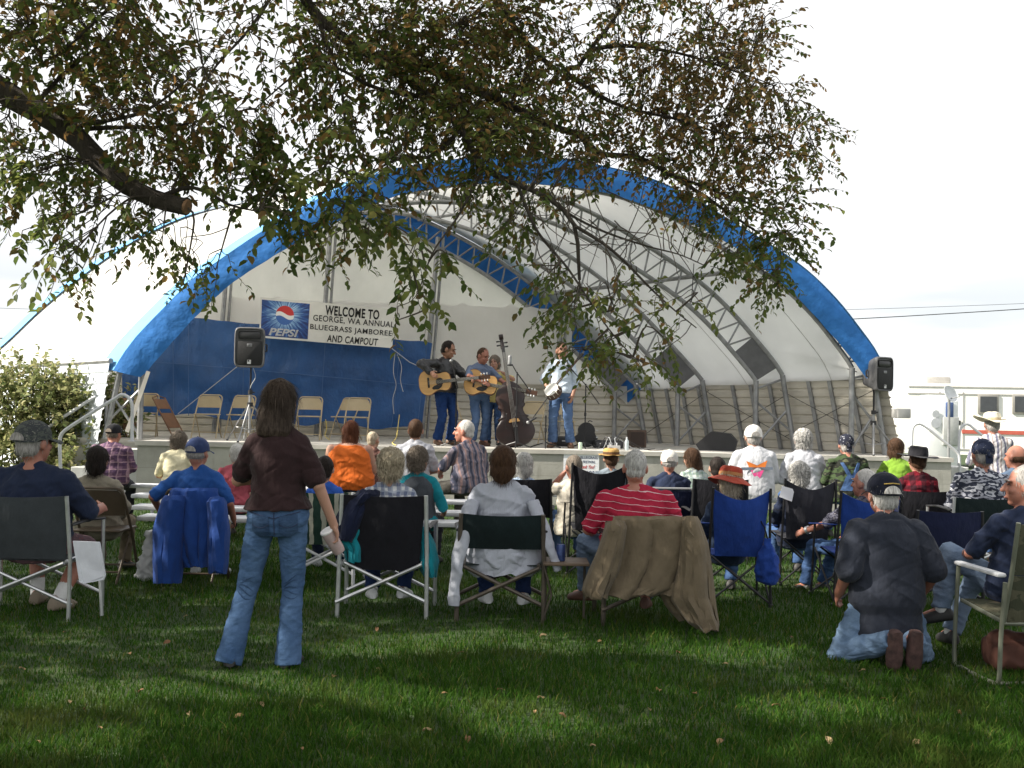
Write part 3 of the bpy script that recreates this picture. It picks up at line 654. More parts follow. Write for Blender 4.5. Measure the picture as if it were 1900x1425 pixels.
# ================================================================== TREES
m, t, b = newmat('bark'); co, X = obj_xyz(t)
c = ramp(t, noise_(t, co, 9, 6, .65, (2, 2, .5)), [(.3, (.028, .022, .017)), (.7, (.10, .082, .064))]); t.links.new(c, b.inputs['Base Color']); b.inputs['Roughness'].default_value = .95
bump(t, b, noise_(t, co, 26, 7, .7, (1.6, 1.6, .5)), 1, .04); BARK = m
m, t, b = newmat('twig_bark'); co, X = obj_xyz(t); t.links.new(vary(t, co, (.075, .06, .045), .5, 3), b.inputs['Base Color']); b.inputs['Roughness'].default_value = .9; TWIG = m
CUT = mat('cut_wood', (.30, .17, .09), .85, 0, .3, 20)
def leafmat(name, stops, tl=.38):
    m, t, b = newmat(name); ge = N(t, 'NewGeometry'); co, X = obj_xyz(t)
    k = val(t, 'ADD', val(t, 'MULTIPLY', ge.outputs['Random Per Island'], .55), val(t, 'MULTIPLY', noise_(t, co, 1.6, 4), .6))
    c = ramp(t, val(t, 'SUBTRACT', k, .08), stops); t.links.new(c, b.inputs['Base Color']); b.inputs['Roughness'].default_value = .55; b.inputs['Specular IOR Level'].default_value = .16
    transl(m, t, b, tl); return m
LG = leafmat('leaf_green', [(.15, (.060, .098, .026)), (.45, (.112, .152, .040)), (.75, (.19, .205, .055)), (1, (.34, .26, .07))], .55)
LB = leafmat('leaf_bronze', [(.15, (.09, .088, .032)), (.45, (.18, .125, .045)), (.7, (.25, .145, .055)), (.95, (.38, .24, .065))], .55)
class Leaves:
    def __init__(s): s.p = []; s.d = []; s.n = []; s.L = []; s.m = []
    def put(s, p, d, n, L_, mi): s.p.append(tuple(p)); s.d.append(tuple(d)); s.n.append(tuple(n)); s.L.append(L_); s.m.append(mi)
    def build(s, name, mats, parent):
        p = np.array(s.p); d = np.array(s.d); n = np.array(s.n); L_ = np.array(s.L)[:, None]
        d /= np.linalg.norm(d, axis=1)[:, None]+1e-9; x = np.cross(d, n); x /= np.linalg.norm(x, axis=1)[:, None]+1e-9; n = np.cross(x, d)
        w_ = L_*.30; K = len(p); v = np.zeros((K, 8, 3))
        v[:, 0] = p; v[:, 1] = p+d*L_*.28+x*w_*.85+n*w_*.25; v[:, 2] = p+d*L_*.28; v[:, 3] = p+d*L_*.28-x*w_*.85+n*w_*.25
        v[:, 4] = p+d*L_*.66+x*w_*.8+n*w_*.15; v[:, 5] = p+d*L_*.66-n*w_*.12; v[:, 6] = p+d*L_*.66-x*w_*.8+n*w_*.15; v[:, 7] = p+d*L_-n*w_*.5
        Q = np.array([0, 1, 2, 0, 2, 3, 1, 4, 5, 2, 2, 5, 6, 3, 4, 7, 5, 5, 7, 6]); st = np.array([0, 3, 6, 10, 14, 17])
        me = bpy.data.meshes.new(name); me.vertices.add(K*8); me.vertices.foreach_set('co', v.ravel())
        me.loops.add(K*20); me.loops.foreach_set('vertex_index', (np.arange(K)[:, None]*8+Q[None]).ravel())
        me.polygons.add(K*6); me.polygons.foreach_set('loop_start', (np.arange(K)[:, None]*20+st[None]).ravel())
        for q in mats: me.materials.append(q)
        me.update(calc_edges=True); me.polygons.foreach_set('material_index', np.repeat(np.array(s.m), 6).astype(np.int32))
        me.transform(LOC[parent.name].inverted()); return put(me, name, parent, False)
rnd = random.Random(11)
def gs(k=1.0): return rnd.gauss(0, k)
big = thing('tree', 'large elm reaching over the lawn from the left with a sawn off limb', 'tree', (-6.4, 6.8, 0))
def D3(l): return [P(x, y, Yd) for x, y, Yd in l]
limbs = []
fork = V((-5.9, 6.8, 3.0)); top = V((-5.3, 6.9, 4.6))
def limb(pts, r0, r1, name='branch', seg=12, n=40, wob=.03):
    q = catmull(pts, n); rs = [r0+(r1-r0)*(i/(n-1))**.85 for i in range(n)]
    q = [p+V((noise.noise((p.x*1.5, p.z*1.5, 1)), noise.noise((p.y*2, p.z, 5)), noise.noise((p.x*1.7, p.y, 9))))*wob for p in q]
    mb = MB().tube(q, [r_*(1+.12*noise.noise((i*.5, r0*50, 2))) for i, r_ in enumerate(rs)], seg); o = mb.build(name, BARK, big, world=True)
    limbs.extend([(p, r_) for p, r_ in zip(q, rs)]); return q
q = catmull([V((-6.4, 6.8, -.1)), V((-6.38, 6.8, 1.2)), V((-6.2, 6.8, 2.3)), fork, top, V((-4.9, 7.0, 6.0))], 30)
MB().tube(q, [.36-.006*i for i in range(30)], 16).build('trunk', BARK, big, world=True)
A = limb([fork]+D3([(-250, 60, 6.9), (-80, 120, 7.0), (20, 178, 7.0), (80, 208, 7.0), (140, 250, 7.0), (190, 305, 6.95), (240, 345, 6.9), (300, 372, 6.9), (346, 384, 6.85)]), .15, .058, n=50, wob=.02)
e = A[-1]; d = (A[-1]-A[-4]).normalized()
MB().tube([e-d*.01, e+d*.012], [.055, .05], 12).build('cut_end', CUT, big, world=True)
for l in ([(300, 362, 6.9), (350, 348, 6.9), (395, 362, 6.9), (425, 378, 6.9), (482, 394, 6.85)], [(165, 238, 7.0), (230, 237, 7.1), (330, 232, 7.2), (420, 215, 7.3)], [(150, 232, 7), (230, 215, 6.8), (300, 180, 6.7), (380, 120, 6.6)],
          [(60, 195, 7), (120, 130, 7.2), (200, 60, 7.4), (260, -40, 7.5)]): limb(D3(l), .018, .005, n=24)
Bq = limb([top]+D3([(150, -420, 7.4), (400, -200, 7.6), (530, -60, 7.7), (585, 25, 7.7), (660, 85, 7.7), (740, 135, 7.7), (800, 185, 7.6), (855, 240, 7.6), (895, 310, 7.5), (960, 342, 7.5), (1020, 368, 7.5), (1068, 418, 7.5), (1078, 520, 7.5)]), .10, .012, n=60)
Cq = limb(D3([(700, 105, 7.7), (800, 130, 7.9), (930, 190, 8.1), (1030, 235, 8.2), (1078, 252, 8.2), (1110, 284, 8.2), (1180, 294, 8.3), (1250, 330, 8.3), (1325, 372, 8.3), (1400, 430, 8.3)]), .048, .009, n=40)
Dq = limb([V((-4.9, 7.0, 6.0))]+D3([(500, -420, 8.2), (800, -200, 8.5), (960, 60, 8.6), (1045, 140, 8.6), (1090, 96, 8.6), (1145, 30, 8.6), (1180, -60, 8.6)]), .07, .014, n=40)
for l, r0 in (([(1090, 96, 8.6), (1150, 88, 8.5), (1230, 100, 8.5), (1330, 120, 8.4), (1430, 160, 8.4)], .022), ([(1045, 140, 8.6), (1150, 200, 8.3), (1280, 230, 8.2), (1400, 260, 8.2), (1470, 285, 8.2)], .022), ([(590, 30, 7.7), (620, 120, 7.4), (640, 200, 7.3), (650, 290, 7.2), (690, 380, 7.1)], .02),
              ([(800, 185, 7.6), (700, 160, 7.3), (620, 130, 7.2), (560, 140, 7.1), (480, 200, 7.1)], .022), ([(855, 240, 7.6), (800, 290, 7.3), (750, 290, 7.2), (690, 320, 7.1), (640, 380, 7)], .02), ([(1068, 418, 7.5), (1140, 470, 7.4), (1210, 540, 7.4), (1290, 610, 7.4)], .014),
              ([(960, 342, 7.5), (1000, 430, 7.3), (1060, 500, 7.3), (1120, 600, 7.3), (1180, 660, 7.3)], .014), ([(1020, 368, 7.5), (1100, 420, 7.8), (1180, 450, 7.8), (1260, 470, 7.8), (1310, 490, 7.8)], .012), ([(895, 310, 7.5), (850, 400, 7.1), (800, 470, 7.0), (775, 540, 7)], .012),
              ([(530, -60, 7.7), (470, 40, 7.2), (400, 130, 7), (360, 220, 6.9)], .02), ([(400, -200, 7.6), (280, -60, 7.1), (150, 60, 7.0), (60, 120, 7)], .03), ([(1250, 330, 8.3), (1330, 350, 8.2), (1420, 400, 8.2), (1450, 480, 8.2)], .014)):
    limb(D3(l), r0, .004, n=24, wob=.05)
# leafy sprays: (px, py, rx, ry, sprays, depth, share of bronze leaves, leaf length)
blobs = [(60,60,110,90,36,7.0,.35,.060),(190,70,110,90,36,7.1,.3,.060),(300,130,90,80,26,7.1,.4,.058),(60,170,90,60,16,6.9,.2,.060),(230,200,90,60,20,7.0,.35,.056),(330,250,90,60,20,7.1,.45,.056),(120,300,70,50,10,6.8,.1,.06),(300,310,70,40,10,6.9,.3,.056),
 (30,270,40,50,8,6.7,.1,.06),(70,340,35,60,9,6.6,.05,.062),(100,430,26,70,8,6.5,.05,.062),(105,510,30,25,4,6.5,.1,.056),(20,400,26,50,4,6.7,.4,.05),(240,410,42,38,8,6.8,.1,.056),(300,460,45,40,5,6.8,.1,.05),(340,530,25,25,3,6.8,.05,.05),(400,505,30,18,3,6.9,.1,.05),
 (420,40,70,60,8,7.2,.35,.056),(400,240,80,80,18,7.2,.4,.056),(450,330,60,50,10,7.0,.15,.06),(500,200,70,80,15,7.2,.3,.056),(500,300,60,60,14,7.1,.15,.064),(530,380,45,45,9,6.9,.05,.066),(560,420,30,40,5,6.8,.05,.068),(560,90,80,80,20,7.3,.3,.056),(640,60,80,70,22,7.5,.3,.054),(620,200,70,80,20,7.2,.2,.06),(600,310,60,60,13,7.0,.15,.064),
 (680,370,60,60,13,6.9,.1,.066),(720,300,60,60,13,7.1,.2,.06),(740,60,90,80,34,7.6,.35,.054),(740,180,80,80,28,7.5,.25,.056),(850,60,90,80,38,7.9,.45,.052),(850,170,90,80,38,7.8,.3,.054),(830,290,70,60,20,7.4,.25,.056),(950,60,90,80,34,8.2,.55,.050),(960,160,90,80,36,8.1,.35,.052),(930,260,80,60,30,7.7,.25,.054),
 (690,450,40,40,6,6.8,.05,.068),(760,480,40,45,9,6.7,.03,.068),(775,540,25,25,4,6.7,.03,.068),(820,470,22,28,4,6.7,.03,.066),(720,420,40,35,7,6.8,.03,.066),(640,470,16,18,2,6.8,.2,.045),(900,350,60,50,14,7.5,.2,.054),(980,350,70,50,16,7.6,.3,.052),(960,410,40,35,7,7.3,.1,.056),
 (1050,70,80,80,16,8.4,.55,.048),(1060,210,90,70,24,8.2,.4,.050),(1120,130,60,60,12,8.4,.3,.05),(1130,270,80,60,20,8.2,.5,.048),(1050,290,70,50,16,7.9,.4,.05),(1180,40,60,60,14,8.5,.45,.048),(1230,130,70,70,28,8.4,.65,.046),(1330,60,80,60,24,8.4,.6,.046),(1420,40,50,40,11,8.4,.5,.046),
 (1330,150,80,60,26,8.3,.75,.046),(1230,220,70,60,24,8.3,.65,.046),(1320,240,70,60,24,8.3,.7,.046),(1410,180,60,60,16,8.3,.65,.046),(1400,280,60,50,17,8.2,.6,.046),(1480,195,50,30,9,8.2,.35,.046),(1500,270,45,35,9,8.2,.3,.046),(1520,300,22,20,3,8.2,.3,.044),(1250,310,70,50,18,8.2,.55,.046),(1350,330,60,40,12,8.2,.55,.046),
 (1330,400,60,35,9,8.1,.15,.05),(1270,370,50,30,8,8.1,.3,.05),(1430,380,50,45,14,8.1,.15,.05),(1440,450,48,45,16,8.0,.08,.05),(1420,520,40,25,7,8.0,.08,.05),(1360,490,35,25,5,7.9,.05,.052),(1480,350,30,25,4,8.1,.3,.046),
 (1010,500,45,35,8,7.2,.1,.054),(1080,520,50,35,7,7.3,.12,.052),(1180,500,30,30,4,7.4,.12,.052),(1060,570,60,35,11,7.2,.08,.054),(1130,560,50,40,10,7.2,.12,.052),(1130,640,55,40,11,7.2,.08,.054),(1200,590,45,30,6,7.3,.08,.052),(1270,560,35,30,5,7.3,.05,.05),(1200,680,45,25,6,7.2,.05,.054),(1080,650,50,40,11,7.1,.08,.054),(1240,640,30,25,4,7.2,.05,.052),(1010,620,25,15,2,7.1,.05,.052),
 (735,600,18,25,2,6.8,.05,.055),(540,-80,200,70,50,7.6,.3,.06),(200,-70,220,70,60,7.2,.3,.06),(900,-80,220,70,60,8.0,.4,.055),(1250,-60,200,60,44,8.4,.5,.05)]
LV = Leaves(); tw = MB(); S_ = F
def spray(base, dirv, n, length, bronze, ll):
    d = dirv.normalized(); p = base.copy(); pts = [p.copy()]; seg = 5
    for i in range(seg):
        d = (d+V((gs(.16), gs(.16), gs(.12)-.10))).normalized(); p = p+d*length/seg; pts.append(p.copy())
    tw.tube(pts, [.003, .0027, .0023, .0019, .0014, .0008], 4, cap=False)
    hue = rnd.random()
    for i in range(n):
        f = (i+.5)/n*seg*.92+.08*seg; k = min(int(f), seg-1); q = pts[k].lerp(pts[k+1], f-k)
        ax = (pts[k+1]-pts[k]).normalized(); sd = ax.cross(V((gs(.4), gs(.4), 1))).normalized()*(1 if i % 2 else -1)
        dd = ax*.55+sd*.8+V((gs(.25), gs(.25), -.35+gs(.25))); nn = V((gs(.5), gs(.5), 1+gs(.3)))
        LV.put(q, dd, nn, ll*rnd.uniform(.7, 1.35), 1 if rnd.random() < min(1, bronze*1.25) else 0)
lp = [l[0] for l in limbs]; LPa = np.array([tuple(p) for p in lp])
for (px, py, rx, ry, ns, Yd, br, ll) in blobs:
    c0_ = P(px, py, Yd); k = F/Yd; RX, RZ = rx/k, ry/k
    bd = np.linalg.norm(LPa-np.array(c0_), axis=1); nb = lp[int(np.argmin(bd))]
    st = nb; mid = (st+c0_)/2+V((gs(.08), gs(.08), .05+gs(.08))); stem = catmull([st, mid, c0_+V((0, 0, RZ*.2))], 10)
    if (st-c0_).length > .12: tw.tube(stem, [.009-.0006*i for i in range(10)], 5, cap=False)
    for _ in range(int(ns*(1.0 if (py > 460 and 960 < px < 1300) else .95 if (py > 395 and 640 < px < 870) else 1.6 if (265 < py < 430 and 560 < px < 1110) else 2.1 if px < 700 else 2.9 if px < 1100 else 2.7))):
        a = rnd.random()*6.283; r_ = math.sqrt(rnd.random())*1.05
        tgt = c0_+V((math.cos(a)*r_*RX, gs(.38), math.sin(a)*r_*RZ))
        b0 = stem[rnd.randint(3, 9)]
        j = int(np.argmin(np.linalg.norm(LPa-np.array(tgt), axis=1)))
        if (lp[j]-tgt).length < (b0-tgt).length: b0 = lp[j]
        dv = tgt-b0; Ls = rnd.uniform(.26, .46)
        if dv.length > Ls*.7:
            s0 = tgt-dv.normalized()*Ls*.55
            m1 = b0.lerp(s0, .5)+V((gs(.03), gs(.05), gs(.03)+.02)); tw.tube(catmull([b0, m1, s0], 6), [.0042, .004, .0037, .0034, .0031, .0029], 4, cap=False)
        else: s0 = b0.lerp(tgt, .3)
        spray(s0, dv.normalized()*.8+V((gs(.3), gs(.3), -.25)), rnd.randint(9, 14), Ls, br, ll)
# bare hanging twigs
for _ in range(60):
    px = rnd.choice([rnd.uniform(980, 1260), rnd.uniform(1000, 1180), rnd.uniform(560, 860), rnd.uniform(430, 640)]); py = rnd.uniform(330, 470) if px > 900 else rnd.uniform(60, 330)
    Yd = rnd.uniform(7.0, 7.8); p = P(px, py, Yd); d = V((gs(.5)+(.4 if px > 900 else 0), gs(.2), -.8)).normalized(); pts = [p]
    for i in range(8): d = (d+V((gs(.25), gs(.2), gs(.2)))).normalized(); pts.append(pts[-1]+d*rnd.uniform(.05, .1))
    tw.tube(pts, [.005-.0005*i for i in range(9)], 4, cap=False)
# the rest of the crown above and left of the frame: it shades the lawn and the crowd
GAPS = [(V(G(x, y)), r_) for x, y, r_ in ((335,1132,.34),(275,1138,.26),(405,1126,.26),(700,1205,.22),(770,1198,.28),(850,1188,.28),(940,1184,.28),(1040,1190,.2),(1120,1196,.34),(1185,1186,.26),(230,1290,.26),(310,1278,.3),(420,1272,.3),(520,1282,.28),(650,1288,.24),(830,1306,.28),(930,1316,.24),(1010,1350,.22),(1390,1215,.3),(1480,1108,.42),(1380,1118,.3),(1520,1318,.26),(180,1385,.22),(840,948,.9),(960,950,.6),(740,960,.6))]
def in_gap(q):
    for g_, r_ in GAPS:
        d = q-g_
        if (d-SUN_DIR*d.dot(SUN_DIR)).length < r_: return True
    return False
def shade_blob(LVx, c_, r_, n, ll):
    for _ in range(n):
        v_ = V((gs(), gs(), gs())).normalized()*(rnd.random()**.4); q = V(c_)+V((v_.x*r_[0], v_.y*r_[1], v_.z*r_[2]))
        if in_gap(q): continue
        LVx.put(q, (gs(), gs(), -.3+gs(.4)), (gs(.6), gs(.6), 1), ll*rnd.uniform(.7, 1.3), 0 if rnd.random() < .6 else 1)
for c_, r_, n in (((-4.5, 6, 6.2), (2.6, 2.6, 1.2), 4000), ((-1.5, 7, 6.6), (2.8, 2.6, 1.2), 3200), ((1.5, 7.5, 6.6), (2.4, 2.6, 1.0), 1800), ((-2, 3, 6.0), (3.2, 2.2, 1.1), 1800), ((-6.5, 4, 5.6), (2.4, 2.4, 1.5), 2900)): shade_blob(LV, c_, r_, n, .13)
tw.build('twigs', TWIG, big, world=True)
LV.build('crown', [LG, LB], big)
print('leaves', len(LV.p))
def shade_tree(label, x, y, blobs_):
    o = thing('tree', label, 'tree', (x, y, 0)); zt = max(b_[0][2] for b_ in blobs_)
    MB().tube(catmull([V((x, y, -.1)), V((x+.1, y, 1.5)), V((x+.05, y+.1, 3)), V((x+.2, y, zt))], 16), [.34-.015*i for i in range(16)], 14).build('trunk', BARK, o, world=True)
    q = MB(); LW = Leaves()
    for c_, r_, n in blobs_:
        q.tube(catmull([V((x+.1, y, 2.6)), V(((x+c_[0])/2, (y+c_[1])/2, (2.6+c_[2])/2+.4)), V(c_)], 10), [.11-.009*i for i in range(10)], 8); shade_blob(LW, c_, r_, n, .14)
    q.build('branches', BARK, o, world=True); LW.build('crown', [LG, LB], o)
shade_tree('broad leafy tree beyond the left edge that shades the crowd', -11.2, 7.5, [((-9.0, 6.2, 6.2), (2.4, 2.6, 1.9), 3000), ((-9.2, 9.8, 6.0), (2.4, 2.4, 1.9), 4200), ((-12, 7.5, 7.0), (2.6, 3, 2.2), 4200), ((-8.6, 3.4, 6.2), (2.2, 2.4, 1.9), 2200), ((-11.5, 10.5, 4.6), (2.2, 1.8, 1.6), 2200), ((-9.8, 1.6, 6.2), (2.6, 1.9, 1.8), 2600), ((-11, 5, 4.4), (2.4, 2.4, 1.5), 2000)])
shade_tree('added unseen tall tree beyond the left edge that shades the right shelter wall', -12.5, 15.4, [((-9.2, 15.3, 12.6), (2.4, 1.3, 1.9), 2600), ((-11.8, 15.4, 13.6), (1.9, 1.4, 1.6), 1800), ((-8.0, 15.6, 11.0), (1.5, 1.1, 1.2), 1000)])  # added out of view, its high crown keeps sun off the right inner wall
# ---- sunlit shrub beside the left stage steps
bu = thing('shrub', 'sunlit yellow green shrub beside the left stage steps', 'shrub', (-8.2, 18.1, 0))
LS = Leaves(); q = MB()
SH = leafmat('shrub_leaf', [(.12, (.08, .125, .04)), (.4, (.20, .235, .085)), (.7, (.38, .37, .17)), (.95, (.52, .44, .27))], .45)
for (px, py, rx, ry, n, Yd) in ((50, 780, 90, 80, 2600, 14.6), (140, 790, 75, 70, 2200, 14.9), (40, 730, 85, 50, 1300, 14.9), (130, 738, 65, 40, 900, 15.0), (200, 800, 40, 60, 900, 15.1), (190, 745, 30, 30, 260, 15.1), (60, 690, 50, 22, 160, 15), (120, 700, 40, 18, 110, 15.1), (10, 715, 30, 40, 150, 15), (215, 770, 26, 40, 240, 15.1), (80, 860, 120, 60, 2200, 14.3), (150, 860, 70, 50, 700, 14.8), (90, 690, 60, 20, 70, 15.0), (160, 715, 40, 30, 90, 15.1), (-60, 790, 70, 100, 800, 14.8)):
    Yd += 3.2; c_ = P(px, py, Yd); k = F/Yd
    for _ in range(max(3, n//11)):
        v_ = V((gs(), gs(), gs())).normalized()*(rnd.random()**.4); q0_ = c_+V((v_.x*rx/k, v_.y*.6, v_.z*ry/k)); dv_ = (V((v_.x*.7, v_.y-.3, v_.z*.6+.55))+V((gs(.4), gs(.4), gs(.3)))).normalized(); ln_ = rnd.uniform(.15, .42)
        q.tube([q0_, q0_+dv_*ln_*.5, q0_+dv_*ln_], [.005, .004, .002], 4, cap=False)
        for j in range(10): LS.put(q0_+dv_*ln_*(j+1)/10, dv_*.4+V((gs(.7), gs(.7)-.2, gs(.5)-.1)), (gs(.6), -.5+gs(.6), .8), .105*rnd.uniform(.55, 1.2), 0)
    for _ in range(9):
        e_ = c_+V((gs(.5)*rx/k, gs(.2), rnd.uniform(-.2, 1)*ry/k)); q.tube(catmull([V((c_.x*.6-8.2*.4+gs(.2), 18.1+gs(.2), 0)), (c_+e_)/2-V((0, 0, .3)), e_], 8), [.016-.0016*i for i in range(8)], 5)
q.build('stems', TWIG, bu, world=True); LS.build('foliage', [SH], bu)
# ================================================================== PEOPLE: kit
SKIN = {'fair': skin('fair_skin', (.40, .235, .17)), 'tan': skin('tan_skin', (.33, .18, .12)), 'red': skin('ruddy_skin', (.38, .175, .125))}
EYE_M = mat('eye_dark', (.03, .02, .018), .25, 0, .1)
HAIR = {'white': hairmat('hair_white', (.20, .195, .185), (.60, .59, .565)), 'grey': hairmat('hair_grey', (.20, .19, .18), (.42, .40, .38)), 'lightgrey': hairmat('hair_light_grey', (.34, .33, .31), (.58, .56, .53)),
        'brown': hairmat('hair_brown', (.035, .018, .010), (.085, .045, .024)), 'auburn': hairmat('hair_auburn', (.060, .020, .010), (.13, .045, .02)), 'dark': hairmat('hair_dark', (.010, .008, .007), (.030, .022, .018)),
        'blond': hairmat('hair_blond', (.20, .165, .11), (.55, .48, .36)), 'greybrown': hairmat('hair_grey_brown', (.085, .068, .052), (.22, .185, .15)), 'longgrey': hairmat('hair_long_grey', (.016, .010, .007), (.075, .056, .043))}
def ik(a, tgt, l1, l2, pole):
    d = tgt-a; L_ = d.length
    if L_ > (l1+l2)*.985: tgt = a+d*((l1+l2)*.985/L_); d = tgt-a; L_ = d.length
    if L_ < abs(l1-l2)+.03: L_ = abs(l1-l2)+.03
    x = (l1*l1-l2*l2+L_*L_)/(2*L_); h = math.sqrt(max(l1*l1-x*x, 0)); dn = d.normalized(); p = V(pole)-dn*V(pole).dot(dn)
    if p.length < 1e-4: p = frame(dn)[0]
    return a+dn*x+p.normalized()*h, tgt
def hand(mb, w_, d, palm, sd, S, curl=.6, spread=.18, k=1.0):
    "palm and five unequal bent fingers; d: along the hand, palm: palm normal, sd: thumb side"
    d = d.normalized(); palm = (palm-d*palm.dot(d)).normalized(); x = d.cross(palm).normalized()
    if x.dot(sd) < 0: x = -x
    pc = w_+d*.05*S
    rot = Matrix((x, d, palm)).transposed()
    mb.capsule(w_-d*.01, w_+d*.02*S, .026*S*k, .028*S*k, 10)
    mb.ell(pc, (.040*S*k, .050*S, .016*S*k), 14, 10, rot=rot)
    for i, (off, ln) in enumerate(((.030, .070), (.010, .079), (-.010, .073), (-.029, .057))):
        b0 = w_+d*(.088-.004*abs(i-1.2))*S+x*off*S; a1 = curl*.55; a2 = curl*1.5; a3 = curl*2.2
        sp = x*(off*spread*6)
        p1 = b0+(d*math.cos(a1)+palm*math.sin(a1)+sp*.4)*ln*.45*S; p2 = p1+(d*math.cos(a2)+palm*math.sin(a2))*ln*.32*S; p3 = p2+(d*math.cos(a3)+palm*math.sin(a3))*ln*.25*S
        r_ = .0088*S*k
        mb.capsule(b0-d*.012, p1, r_*1.08, r_, 8); mb.capsule(p1, p2, r_, r_*.93, 8); mb.capsule(p2, p3, r_*.93, r_*.8, 8)
    t0 = w_+d*.025*S+x*.028*S; t1 = t0+(x*.75+d*.6+palm*.25).normalized()*.040*S; t2 = t1+(d*.85+x*.25+palm*(.2+curl*.5)).normalized()*.034*S
    mb.capsule(t0, t1, .0125*S*k, .0105*S*k, 8); mb.capsule(t1, t2, .0105*S*k, .0085*S*k, 8)
def strands(mb, base_me, n, ln, flow, wd=.0035, lift=.25, cond=None, wave=0.0, rand=.35):
    "thin hair ribbons growing from the surface of base_me"
    ps = base_me.polygons; K = len(ps)
    if K == 0: return
    for _ in range(n):
        p = ps[rnd.randrange(K)]; c = p.center; nn = p.normal
        if cond and not cond(c): continue
        d = V(flow)+V((gs(rand), gs(rand), gs(rand))); d = d-nn*d.dot(nn)*(1-lift)
        d = (d.normalized()+nn*lift*rnd.uniform(.2, 1.1)).normalized(); L_ = ln*rnd.uniform(.5, 1.2); x = d.cross(nn)
        if x.length < 1e-4: continue
        x = x.normalized()*wd/2; q = c-nn*.002; v = []
        for i in range(4):
            f = i/3; o = q+d*L_*f+V((0, 0, -L_*.35*f*f))+nn*L_*.25*f+x*(wave*math.sin(i*2+c.x*90)*3); v.append((o-x*(1-f*.8), o+x*(1-f*.8)))
        for i in range(3): mb.add([v[i][0], v[i][1], v[i+1][1], v[i+1][0]], [(0, 1, 2, 3)])
def make_person(label, pos, yaw=0.0, S=1.0, pose='sit', seat=.45, lean=.10, hunch=0.0, tilt=0.0, w=1.0, lw=1.0, belly=0.0, head=(0, 0, 0), armL=None, armR=None, legL=None, legR=None, skn='fair', female=False,
                shirt=None, trousers=None, hair=('short', 'grey'), hat=None, shoes=None, socks=None, vox=.011, face=False, group=None, hipz=None, curlL=.6, curlR=.6, shoulder=1.0, nose=1.0):
    shoes = shoes or mat('shoe_dark', (.035, .033, .032), .6, 0, .3, 12)
    root = thing('person', label, 'person', pos, yaw, group)
    rnd.seed(hash(label) % 1000 if False else sum(map(ord, label)))
    hz = hipz if hipz is not None else (seat+.095*S if pose == 'sit' else .925*S)
    up = V((math.sin(tilt), -math.sin(lean), math.cos(lean))).normalized(); fw = V((0, math.cos(lean), math.sin(lean))); rt = up.cross(fw).normalized()*-1
    if rt.x < 0: rt = -rt
    hip = V((0, 0, hz))
    def sp(t_, x=0.0, y=0.0): return hip+up*(t_*S)+rt*(x*S)+fw*(y*S)+V((0, hunch*S*max(t_, 0)**2/.25*.25, -hunch*S*.10*max(t_, 0)**2/.25))
    ws = w*shoulder
    secs = [(-.34, .155, .12), (-.13, .120, .095), (-.10, .150, .110), (-.04, .178, .128), (.03, .178, .130), (.11, .160+.02*(w > 1.1), .118), (.19, .152+.02*(w > 1.1), .112), (.28, .162, .116), (.37, .165, .112), (.43, .150, .098), (.475, .108, .078), (.51, .070, .064), (.53, .055, .055)]
    if female: secs = [(t_, rx*(1.03 if t_ < .06 else .94 if t_ < .25 else .94), ry) for t_, rx, ry in secs]
    def torso(mb, lo, hi, off, wide=0.0, seg=28):
        secs_ = [s_ for s_ in secs if not (off > .0132 and s_[0] == -.13)]; rg = []; tt = [s_[0] for s_ in secs_]
        ks = sorted(set([lo, hi]+[a for a in tt if lo < a < hi]))
        for t_ in ks:
            rx = np.interp(t_, tt, [s_[1] for s_ in secs_])*(w if t_ < .40 else ws); ry = np.interp(t_, tt, [s_[2] for s_ in secs_])*(.35+.65*w)
            bl = belly*math.exp(-((t_-.10)/.13)**2); ox = off+wide*max(0, (.25-t_))
            fl = 1-.12*math.exp(-((t_+.0)/.12)**2)
            rg.append([sp(t_, (rx+ox/S)*math.copysign(abs(math.cos(a))**.85, math.cos(a)), (ry+ox/S)*math.sin(a)+(bl*max(math.sin(a), 0))) for a in [2*math.pi*k/seg for k in range(seg)]])
        mb.rings(rg, True)
    shd = {s_: sp(.424, s_*(.150 if female else .163)*ws, -.005) for s_ in (-1, 1)}
    neck0, neck1 = sp(.49, 0, -.005), sp(.60, 0, .018+hunch*.1)
    hc = sp(.672, 0, .035+hunch*.12); hyaw, hpit, hrol = head
    HM = Matrix.Translation(hc) @ Matrix.Rotation(hyaw, 4, 'Z') @ Matrix.Rotation(-hpit, 4, 'X') @ Matrix.Rotation(hrol, 4, 'Y') @ Matrix.Scale(S*1.16, 4)
    A_ = {}; AP = {'lap': ((.11, .27, .10), (.9, -.5, -.7)), 'rest': ((.29, .27, .17), (.6, -.6, -1)), 'down': ((.27, .03, -.06), (.4, -1, -.1)), 'knee': ((.16, .40, .12), (.9, -.3, -.6)), 'chest': ((.06, .22, .27), (1, -.3, -1)), 'face': ((.09, .18, .58), (.8, .3, -1))}
    for s_, a in ((-1, armL or 'lap'), (1, armR or 'lap')):
        if isinstance(a, str): wr, pl = AP[a]; wr = hip+V((s_*wr[0]*(.6+.4*w), wr[1], wr[2]))*S; pl = V((s_*pl[0], pl[1], pl[2]))
        else: wr = hip+V(a[0])*S; pl = V(a[1])
        e, wr = ik(shd[s_], wr, .285*S, .25*S, pl); A_[s_] = (shd[s_], e, wr)
    Lg = {}
